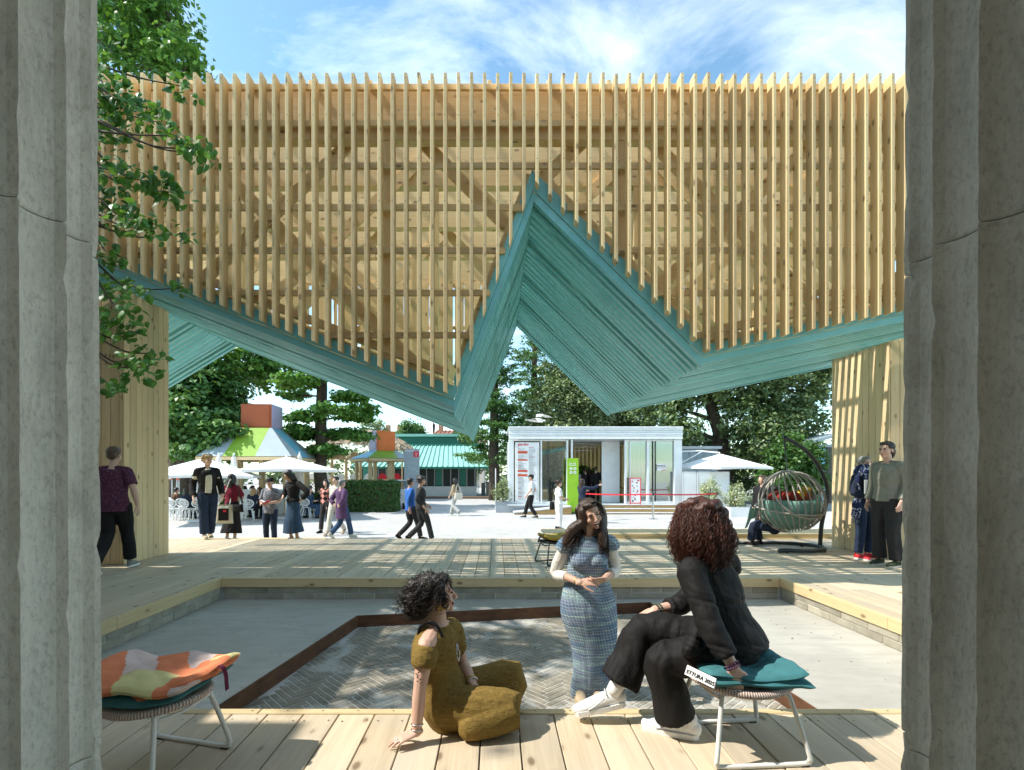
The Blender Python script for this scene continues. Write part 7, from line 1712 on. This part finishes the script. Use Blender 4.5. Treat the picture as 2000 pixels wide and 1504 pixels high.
def strand(mb, pts, r, curl=0.0, wl=.05, seed=0, n=3, turns=None):
    rs = random.Random(seed); P = [V3(p) for p in catmull(pts, 9 if curl else 5)]; m = len(P); L = 0; ph = rs.uniform(0, 6.28); out = []
    a0 = V3((rs.gauss(0, 1), rs.gauss(0, 1), rs.gauss(0, 1))).normalized()
    for i, p in enumerate(P):
        tg = (P[min(i+1, m-1)]-P[max(i-1, 0)]).normalized(); s = (a0-tg*a0.dot(tg)).normalized(); u = tg.cross(s)
        if i: L += (p-P[i-1]).length
        q = curl*min(1, L/.04); an = ph+L/wl*6.283; out.append(p+(s*math.cos(an)+u*math.sin(an))*q)
    mb.tube(out, [r*(1-.55*(i/(m-1))**2) for i in range(m)], n, cap=False)
def rnd_dir(rs): 
    z = rs.uniform(-1, 1); a = rs.uniform(0, 6.283); q = math.sqrt(1-z*z); return V3((q*math.cos(a), q*math.sin(a), z))
def ring(t, name, c, ax, r, th, mat, beads=0):
    ax = V3(ax).normalized(); s = ax.orthogonal().normalized(); u = ax.cross(s); mb = MB()
    if beads:
        for i in range(beads): a = 6.283*i/beads; mb.ell(V3(c)+(s*math.cos(a)+u*math.sin(a))*r, th, None, 7, 5)
    else: mb.tube([V3(c)+(s*math.cos(a)+u*math.sin(a))*r for a in [6.283*i/20 for i in range(20)]], th, 6, closed=True)
    return mb.build(name, mat, t, smooth=True)

# ------------------------------------------------------------------ woman in ochre, sitting on the boards
GW = thing('person', 'dark curly-haired woman in crinkled ochre outfit sitting on the near boards', 'person', (-.25, 2.8, 0))
J = {a: V3(b) for a, b in dict(pelvis=(-.265, 2.83, .13), waist=(-.315, 2.83, .27), chest=(-.335, 2.835, .415), neck=(-.322, 2.845, .552), head=(-.327, 2.86, .700), sR=(-.366, 2.70, .470), sL=(-.255, 2.985, .465), eR=(-.392, 2.635, .255), eL=(-.190, 2.985, .265), wR=(-.402, 2.60, .062), wL=(-.125, 2.815, .222),
     hR=(-.25, 2.76, .115), hL=(-.22, 2.91, .13), kR=(.085, 2.735, .115), kL=(.095, 3.0, .185), aR=(-.13, 2.63, .065), aL=(.03, 2.90, .06)).items()}
lookG = V3((.96, .22, .10)); sideG = (J['sR']-J['sL']).normalized(); k = .96
mb = MB(); PtG, rotG = body_mb(mb, J, k, sideG, .95, True, lookG, V3((-.12, 0, 1)), dict(R=((-.80, -.42, -.16), (0, 0, -1), .25, -1), L=((.62, -.45, -.62), (-.5, -.1, -.85), .5, 1)), fem=True, thin=.85, hk=1.0)
skinned(mb, 'body', 'skin_light', GW, .0045, 3)
face_parts(GW, PtG, rotG, k)
mb = MB(); dn = (J['pelvis']-J['waist']).normalized()
loft(mb, [J['pelvis']+dn*.06, J['pelvis'], J['waist'], J['chest']-V3((0, 0, .03)), J['chest']+V3((.012, .03, .045)), J['chest']+V3((.02, .06, .09))], [(.165, .125), (.170, .128), (.132, .108), (.158, .122), (.140, .112), (.085, .08)], sideG, 20, caps=False)
for s in (-1, 1): mb.ell(J['chest']+sideG*s*.065+V3((.085, .02, -.02)), (.062, .06, .065))
loft(mb, [J['sL']+V3((-.02, -.03, .012)), J['sL']+V3((0, .01, 0)), J['sL'].lerp(J['eL'], .38)], [.062, .064, .062], n=12, caps=False)
loft(mb, [J['chest']+V3((.02, .02, .06)), J['sL']+V3((-.01, -.06, .015))], [.07, .055], n=12)
loft(mb, [J['sR'].lerp(J['eR'], .10)+V3((-.012, .06, -.01)), J['sR'].lerp(J['eR'], .22), J['sR'].lerp(J['eR'], .46)+V3((-.004, -.004, 0))], [.070, .0675, .064], n=14, caps=False)
skinned(mb, 'top', 'c_crinkle', GW, .006, 3, .003, 40, 3, (.7, .7, 2.6))
mb = MB()
loft(mb, [J['pelvis']-dn*.06, J['pelvis'], J['pelvis']+dn*.075], [(.165, .125), (.178, .138), (.16, .13)], sideG, 18)
loft(mb, [J['hR'], J['hR'].lerp(J['kR'], .5)+V3((0, -.02, .01)), J['kR'], J['kR'].lerp(J['aR'], .45)+V3((0, -.01, 0)), J['aR']], [.115, .112, .098, .088, .062], n=16)
loft(mb, [J['hL'], J['hL'].lerp(J['kL'], .55), J['kL'], J['kL'].lerp(J['aL'], .6), J['aL']], [.115, .108, .098, .09, .06], n=16)
skinned(mb, 'trousers', 'c_crinkle', GW, .0065, 4, .003, 40, 5, (1.6, .8, 1.3), post=lambda V, N: np.column_stack([V[:, 0], V[:, 1], np.maximum(V[:, 2], .004)]))
mb = MB(); mb.tube(catmull([(-.418, 2.775, .500), (-.405, 2.765, .548), (-.358, 2.755, .572), (-.312, 2.750, .553), (-.285, 2.745, .500)], 6), .009, 6); mb.build('strap', 'c_black', GW, smooth=True)
hm = MB(); hair_mb(hm, J['head'], lookG, V3((-.12, 0, 1)), k*1.02, 'bun'); hm.ell(PtG(0, -.115, -.015), (.072, .070, .078)); skinned(hm, 'hair_base', 'hair_black', GW, .008, 2, .014, 50, 2)
mb = MB(); rs = random.Random(11)
for i in range(1200):
    d = rnd_dir(rs)
    if d.z < -.15 or (d.y > .35 and d.z < .55): continue
    root = PtG(d.x*.076, -.018+d.y*.094, .040+d.z*.078); r_, f_, u_ = rotG.col[0], rotG.col[1], rotG.col[2]
    back = max(0, .5-d.y); out_ = (r_*d.x+f_*d.y+u_*d.z)
    tip = root+out_*rs.uniform(.005, .035)-f_*rs.uniform(.02, .09)*back-u_*rs.uniform(.02, .14); mid = (root+tip)/2+out_*.028
    strand(mb, [root, mid, tip], .0021, .0070, rs.uniform(.026, .04), i)
for i in range(330):
    d = rnd_dir(rs); c = PtG(0, -.115, -.012); root = c+d*.05; tip = c+V3((d.x*.078-.008, d.y*.078, d.z*.09-.03)); strand(mb, [root, (root+tip)/2+d*.01, tip], .003, .010, rs.uniform(.024, .038), 900+i)
for i in range(26):     # loose curls in front of the ear
    s = 1; root = PtG(.070, .02+rs.uniform(-.02, .035), .04+rs.uniform(-.02, .03)); tip = root+V3((rs.uniform(-.02, .03), rs.uniform(-.025, .0), rs.uniform(-.15, -.08))); strand(mb, [root, (root+tip)/2+V3((.01, -.014, 0)), tip], .0026, .008, .032, 1500+i)
mb.build('hair', 'hair_black', GW, smooth=True, kind=None)
mb = MB(); e = PtG(.083, .0, -.052)
for i in range(9): mb.ell(e+V3((rs.uniform(-.016, .016), rs.uniform(-.012, .004), rs.uniform(-.030, .014))), (rs.uniform(.005, .010), .004, rs.uniform(.006, .012)), None, 7, 5)
mb.build('earring', 'gold', GW, smooth=True)
mb = MB(); mb.tube(catmull([J['neck']+V3((-.045, -.04, .03)), J['neck']+V3((.01, -.065, -.01)), J['neck']+V3((.075, -.045, -.055)), J['neck']+V3((.095, .0, -.09))], 6), .0028, 5)
nk = J['neck']+V3((.108, -.03, -.11)); mb.tube([nk, nk+V3((.018, -.012, -.05)), nk+V3((.012, -.02, -.095)), nk+V3((.002, -.018, -.06)), nk], .0028, 5); mb.build('necklace', 'silver', GW, smooth=True)
for f, r_ in ((.80, .0305), (.93, .0285)): ring(GW, 'bracelet', J['eR'].lerp(J['wR'], f), J['wR']-J['eR'], r_, .0024, 'silver')
for f in (.86, .95): ring(GW, 'bracelet', J['eL'].lerp(J['wL'], f), J['wL']-J['eL'], .031, .004, 'gold' if f < .9 else 'silver')
hd = V3((-.80, -.42, -.16)).normalized(); sd_ = hd.cross(V3((0, 0, -1))).normalized()
for q in (.012, -.012): ring(GW, 'finger_ring', J['wR']+hd*.100+sd_*q+V3((0, 0, -.006)), hd, .0105, .003, 'silver')
hd = V3((.62, -.45, -.62)).normalized()
for q in (.0, -.02): ring(GW, 'finger_ring', J['wL']+hd*.10+hd.cross(V3((-.5, -.1, -.85))).normalized()*q, hd, .0110, .0034, 'silver')
mb = MB(); c = J['sR'].lerp(J['eR'], .66)+V3((-.012, -.0455, .0))      # tattoo of a small sprig
for i in range(7): a = c+V3((rs.uniform(-.008, .008), 0, .026-.009*i)); mb.add([a, a+V3((.010*(-1)**i, -.0012, .006)), a+V3((.012*(-1)**i, -.0012, .012)), a+V3((.003*(-1)**i, -.001, .009))], [(0, 1, 2, 3)])
mb.build('tattoo', 'ink', GW)

# ------------------------------------------------------------------ laughing woman in crocheted dress, standing on the bricks
BY = 4.1; BWm = thing('person', 'laughing long-haired woman in blue crocheted dress standing on the bricks', 'person', (.745, BY, -.409))
J = {a: V3(b) for a, b in dict(pelvis=(.745, BY, .33), waist=(.738, BY, .50), chest=(.735, BY, .70), neck=(.735, BY, .885), head=(.757, BY-.03, 1.052), sR=(.572, BY, .815), sL=(.905, BY, .828), eR=(.486, BY+.06, .575), eL=(.968, BY+.05, .60), wR=(.645, BY-.20, .548), wL=(.825, BY-.20, .572),
     hR=(.66, BY, .30), hL=(.83, BY, .30), kR=(.68, BY, -.03), kL=(.80, BY-.02, -.03), aR=(.68, BY, -.34), aL=(.79, BY-.02, -.34)).items()}
lookB = V3((.17, -.97, -.10)); upB = V3((-.30, 0, 1)); sideB = V3((1, 0, 0)); k = .98
mb = MB(); PtB, rotB = body_mb(mb, J, k, -sideB, .92, True, lookB, upB, dict(R=((.88, -.15, .10), (.1, .7, -.7), .55, -1), L=((-.88, -.20, -.14), (.1, .7, .6), .6, 1)), fem=True, thin=.9)
skinned(mb, 'body', 'skin_mid', BWm, .0048, 3); face_parts(BWm, PtB, rotB, k)
rows = [(1148, 1358, 34, .62), (1149, 1345, 34.5, .62), (1156, 1318, 37, .66), (1159, 1277, 41, .66), (1157, 1233, 48, .64), (1149, 1189, 54.5, .62), (1147, 1145, 46, .62), (1147, 1127, 41, .62), (1147, 1100, 39, .66), (1147, 1080, 41, .66), (1146, 1062, 37, .60)]
mb = MB(); loft(mb, [W(a, b, BY) for a, b, c, q in rows]+[W(1146, 1047, BY)], [(c*BY/1000, c*BY/1000*q) for a, b, c, q in rows]+[(.085, .075)], sideB, 24, caps=False)
for s in (-1, 1): mb.ell(J['chest']+V3((.066*s, -.060, -.015)), (.078, .07, .075))
for a, s in (('R', -1), ('L', 1)): loft(mb, [J['neck']+V3((.06*s, 0, -.045)), J['s'+a]+V3((0, 0, .0)), J['s'+a].lerp(J['e'+a], .22)+V3((.008*s, 0, 0))], [.055, .066, .070], n=14, caps=False)
o = skinned(mb, 'dress', 'c_crochet', BWm, .007, 4, .005, 12, 4, (2, 2, .5))
o.data.transform(Matrix.Translation((-.745, -BY, .409))); o.matrix_parent_inverse = Matrix.Identity(4)
for a in 'RL': mb = MB(); pts = seg([J['s'+a], J['e'+a], J['w'+a]], .12, 1.48); loft(mb, pts, [.054, .047, .040], n=14, caps=False); skinned(mb, 'sleeve', 'c_cream_l', BWm, .006, 2, .004, 26, 8)
for a, s in (('R', -1), ('L', 1)): shoe(BWm, V3((J['a'+a].x, J['a'+a].y+.05, -.408)), (.1*s, -1, 0), .24, 'c_beige', 'c_beige')
hm = MB(); hair_mb(hm, J['head'], lookB, upB, k, 'bob')
for s in (-1, 1):
    q = PtB(.082*s, -.005, -.02); e = W(1112, 1062, BY-.06) if s > 0 else W(1172, 1072, BY-.10)
    if s > 0: e = W(1112, 1060, BY-.08)
loft(hm, [PtB(-.070, .01, .05), PtB(-.085, .005, -.03), W(1176, 1040, BY-.07), W(1180, 1066, BY-.10)], [(.03, .04), (.03, .05), (.035, .04), (.018, .02)], n=10)
loft(hm, [PtB(.070, .01, .05), PtB(.085, .005, -.03), W(1118, 1035, BY-.05), W(1104, 1062, BY-.07)], [(.03, .04), (.035, .05), (.045, .045), (.02, .02)], n=10)
hm.ell(PtB(0, -.030, .054), (.084, .092, .078), rotB, 16, 12); skinned(hm, 'hair_base', 'hair_dark', BWm, .007, 2, .006, 40, 2, (1.6, 1.6, .25))
mb = MB(); rs = random.Random(5)
part = PtB(-.022, .02, .118)
for i in range(1050):
    sgn = 1 if i % 2 else -1       # +1: picture left, -1: picture right
    f0 = rs.random(); root = PtB(-.022+rs.uniform(-.006, .006), .088-.17*f0, .100+.034*math.sin(math.pi*min(1, f0*1.1+.15)))
    yb = (.02 if sgn > 0 else .055)-.13*f0
    m1 = PtB(.086*sgn+rs.uniform(-.006, .008)*sgn, yb*.85, .05); m2 = PtB(.090*sgn+rs.uniform(-.010, .012)*sgn, yb*.8-.01, -.055)
    if sgn > 0: e = W(rs.uniform(1094, 1132), rs.uniform(1045, 1082), BY-.11+.10*f0+.05*rs.random())
    else: e = W(rs.uniform(1166, 1190), rs.uniform(1050, 1096), BY-.13+.10*f0+.05*rs.random())
    m3 = m2.lerp(e, .5)+V3((rs.uniform(-.008, .008)-.012*sgn*0, -.012, 0)); m0 = PtB(-.01+.047*sgn, yb*.95, .112-.03*abs(f0-.4)); strand(mb, [root, m0, m1, m2, m3, e], .0028, 0, .05, i)
mb.build('hair', 'hair_dark', BWm, smooth=True)
ring(BWm, 'bracelet', J['eR'].lerp(J['wR'], .88), J['wR']-J['eR'], .027, .0025, 'gold')
mb = MB(); mb.tube(catmull([J['neck']+V3((-.055, -.03, .02)), J['neck']+V3((-.01, -.085, -.015)), J['neck']+V3((.06, -.055, .015))], 5), .002, 5); mb.build('necklace', 'gold', BWm)
hh = J['wL']+V3((-.09, -.022, -.012)); ring(BWm, 'finger_ring', hh, (-.88, -.2, -.14), .0105, .003, 'silver')

# ------------------------------------------------------------------ woman in black suit on the stool, seen from behind
KW = thing('person', 'auburn curly-haired woman in black suit and white sneakers sitting on the stool', 'person', (1.2, 2.66, 0))
J = {a: V3(b) for a, b in dict(pelvis=(1.225, 2.68, .50), waist=(1.20, 2.695, .62), chest=(1.155, 2.715, .765), neck=(1.112, 2.73, .955), head=(1.082, 2.755, 1.105), sL=(1.000, 2.615, .868), sR=(1.285, 2.83, .868), eL=(1.045, 2.485, .625), eR=(1.07, 3.0, .60), wL=(1.122, 2.415, .462), wR=(.915, 2.95, .590),
     hL=(1.15, 2.61, .475), hR=(1.17, 2.75, .49), kR=(.842, 2.87, .500), kL=(.865, 2.67, .395), aR=(.655, 2.835, .175), aL=(.945, 2.70, .095)).items()}
lookK = V3((-.80, .60, .02)); sideK = (J['sR']-J['sL']).normalized(); k = 1.0
mb = MB(); PtK, rotK = body_mb(mb, J, k, sideK, .92, True, lookK, (0, 0, 1), dict(L=((.10, .02, -1), (.1, .95, .0), .50, 1), R=((-.90, .0, -.42), (-.4, .05, -.9), .55, -1)), fem=True, thin=.85)
skinned(mb, 'body', 'skin_light', KW, .005, 3)
mb = MB(); dn = (J['pelvis']-J['waist']).normalized()
loft(mb, [J['pelvis']+V3((.035, -.015, -.055)), J['pelvis']+V3((.012, 0, .02)), J['waist'], J['chest'], J['neck'].lerp(J['chest'], .42), J['neck'].lerp(J['chest'], .10)], [(.190, .150), (.178, .140), (.150, .115), (.163, .120), (.142, .102), (.072, .068)], sideK, 20, caps=False)
for a in 'LR':
    loft(mb, [J['neck'].lerp(J['chest'], .15), J['s'+a]], [.06, .070], n=12); pts = seg([J['s'+a], J['e'+a], J['w'+a]], 0, 1.72 if a == 'L' else 1.45); loft(mb, [pts[0], pts[0].lerp(pts[1], .5), pts[1], pts[2]], [.068, .062, .056, .051], n=14, caps=False)
fl = [J['waist']+V3((-.13, -.06, -.02)), J['pelvis']+V3((-.20, -.08, .02)), J['pelvis']+V3((-.25, -.10, -.03))]; loft(mb, fl, [(.10, .05), (.13, .05), (.12, .04)], V3((-.5, -.6, 0)), 12)
skinned(mb, 'jacket', 'c_suit', KW, .0065, 3, .012, 19, 9, (.8, .8, 1.5))
mb = MB(); loft(mb, [J['pelvis']-dn*.05, J['pelvis'], J['pelvis']+dn*.06], [(.165, .13), (.178, .14), (.165, .13)], sideK, 16)
loft(mb, [J['hR'], J['hR'].lerp(J['kR'], .5), J['kR']+V3((-.01, 0, .0)), J['kR'].lerp(J['aR'], .5)+V3((-.0, 0, .0)), J['kR'].lerp(J['aR'], .84)], [.108, .098, .086, .092, .112], n=18, caps=False)
loft(mb, [J['hL'], J['hL'].lerp(J['kL'], .55), J['kL'], J['kL'].lerp(J['aL'], .5), J['kL'].lerp(J['aL'], .98)], [.105, .095, .083, .088, .102], n=18, caps=False)
skinned(mb, 'trousers', 'c_suit', KW, .0068, 3, .014, 19, 12, (1.2, 1.2, .8))
d1 = V3((-.97, .05, -.22)); shoe(KW, J['aR']+V3((.055, .0, -.080)), d1, .275, 'white_plastic', 'white_plastic', 1.02, (-.2, 0, 1), .006, 'sneaker')
shoe(KW, V3((1.045, 2.655, .002)), (-.88, .42, 0), .275, 'white_plastic', 'white_plastic', 1.02, (0, 0, 1), .006, 'sneaker')
for h_, dd, uu in ((J['aR']+V3((.055, .0, -.080)), d1, V3((-.2, 0, 1))), (V3((1.045, 2.655, .002)), V3((-.88, .42, 0)), V3((0, 0, 1)))):
    dd = dd.normalized(); uu = (uu-dd*uu.dot(dd)).normalized(); ss = dd.cross(uu); mb = MB()
    for q in range(4): f = .30+.085*q; c_ = h_+dd*.28*f+uu*(.106-.018*q-.004*q*q); mb.tube(catmull([c_+ss*.034-uu*.022, c_+uu*.001, c_-ss*.034-uu*.022], 3), .0035, 5)
    mb.build('laces', 'light_grey', KW, smooth=True)
    mb = MB(); [mb.tube(catmull([h_+dd*.10+ss*sg*.044+uu*.075, h_+dd*.16+ss*sg*.047+uu*.045, h_+dd*.20+ss*sg*.047+uu*.032], 3), .004, 5) for sg in (-1, 1)]; mb.build('side_stripes', 'light_grey', KW, smooth=True)
mb = MB(); loft(mb, [J['aR']+V3((-.01, 0, -.02)), J['kR'].lerp(J['aR'], .80)], [.040, .044], n=14, caps=False); mb.build('sock', 'c_white', KW, smooth=True)
for f, m in ((.80, 'bead_green'), (.92, 'bead_green')): ring(KW, 'bracelet', J['eR'].lerp(J['wR'], f), J['wR']-J['eR'], .030, .0065, m, 14)
for f in (.93, 1.0): ring(KW, 'bracelet', J['eL'].lerp(J['wL'], f), J['wL']-J['eL'], .030, .0065, 'bead_plum', 14)
for q in (.012, -.010): ring(KW, 'finger_ring', J['wL']+V3((q+.012, .006, -.108)), (.1, .1, -1), .0108, .0034, 'silver')
mb = MB(); z0 = J['chest']+V3((.09, -.115, 0))      # back seam of the jacket
hm = MB(); hair_mb(hm, J['head'], lookK, (0, 0, 1), k*1.02, 'curly'); c0 = J['head']
loft(hm, [c0+V3((.01, -.01, .07)), c0+V3((.015, -.02, -.03)), c0+V3((.02, -.03, -.13)), c0+V3((.025, -.035, -.20))], [(.08, .08), (.110, .105), (.128, .112), (.10, .09)], V3((1, .2, 0)), 16)
skinned(hm, 'hair_base', 'hair_auburn', KW, .009, 2, .016, 40, 4)
mb = MB(); rs = random.Random(21)
for i in range(2000):
    d = rnd_dir(rs)
    if d.z < -.1: d.z = -d.z
    root = PtK(d.x*.078, -.015+d.y*.095, .035+d.z*.08); hz = V3((root.x-c0.x, root.y-c0.y, 0)); hz = hz.normalized() if hz.length > .01 else V3((d.x, d.y, 0)).normalized()
    if hz.dot(lookK) > .75 and d.z < .6: continue
    a2 = math.atan2(hz.y, hz.x)+rs.uniform(-.45, .45); hz = V3((math.cos(a2), math.sin(a2), 0)); ro = rs.choice([rs.uniform(.09, .150), rs.uniform(.13, .158), rs.uniform(.145, .180) if rs.random() < .25 else .148])
    zt = rs.uniform(-.235, -.09); m1 = root.lerp(c0+hz*ro*.9+V3((.008, -.01, rs.uniform(.0, .06))), .55)+V3((0, 0, .016))+hz*.006; m2 = c0+hz*ro*1.02+V3((.014, -.016, (zt)*.45)); tp = c0+hz*ro*rs.uniform(.75, .98)+V3((.02, -.02, zt))
    strand(mb, [root, m1, m2, tp], .0021, rs.uniform(.004, .012), rs.uniform(.026, .062), i)
mb.build('hair', 'hair_auburn', KW, smooth=True)
for o in bpy.data.objects:
    if '_ws' in o: del o['_ws']
bpy.data.scenes.remove(TMP)
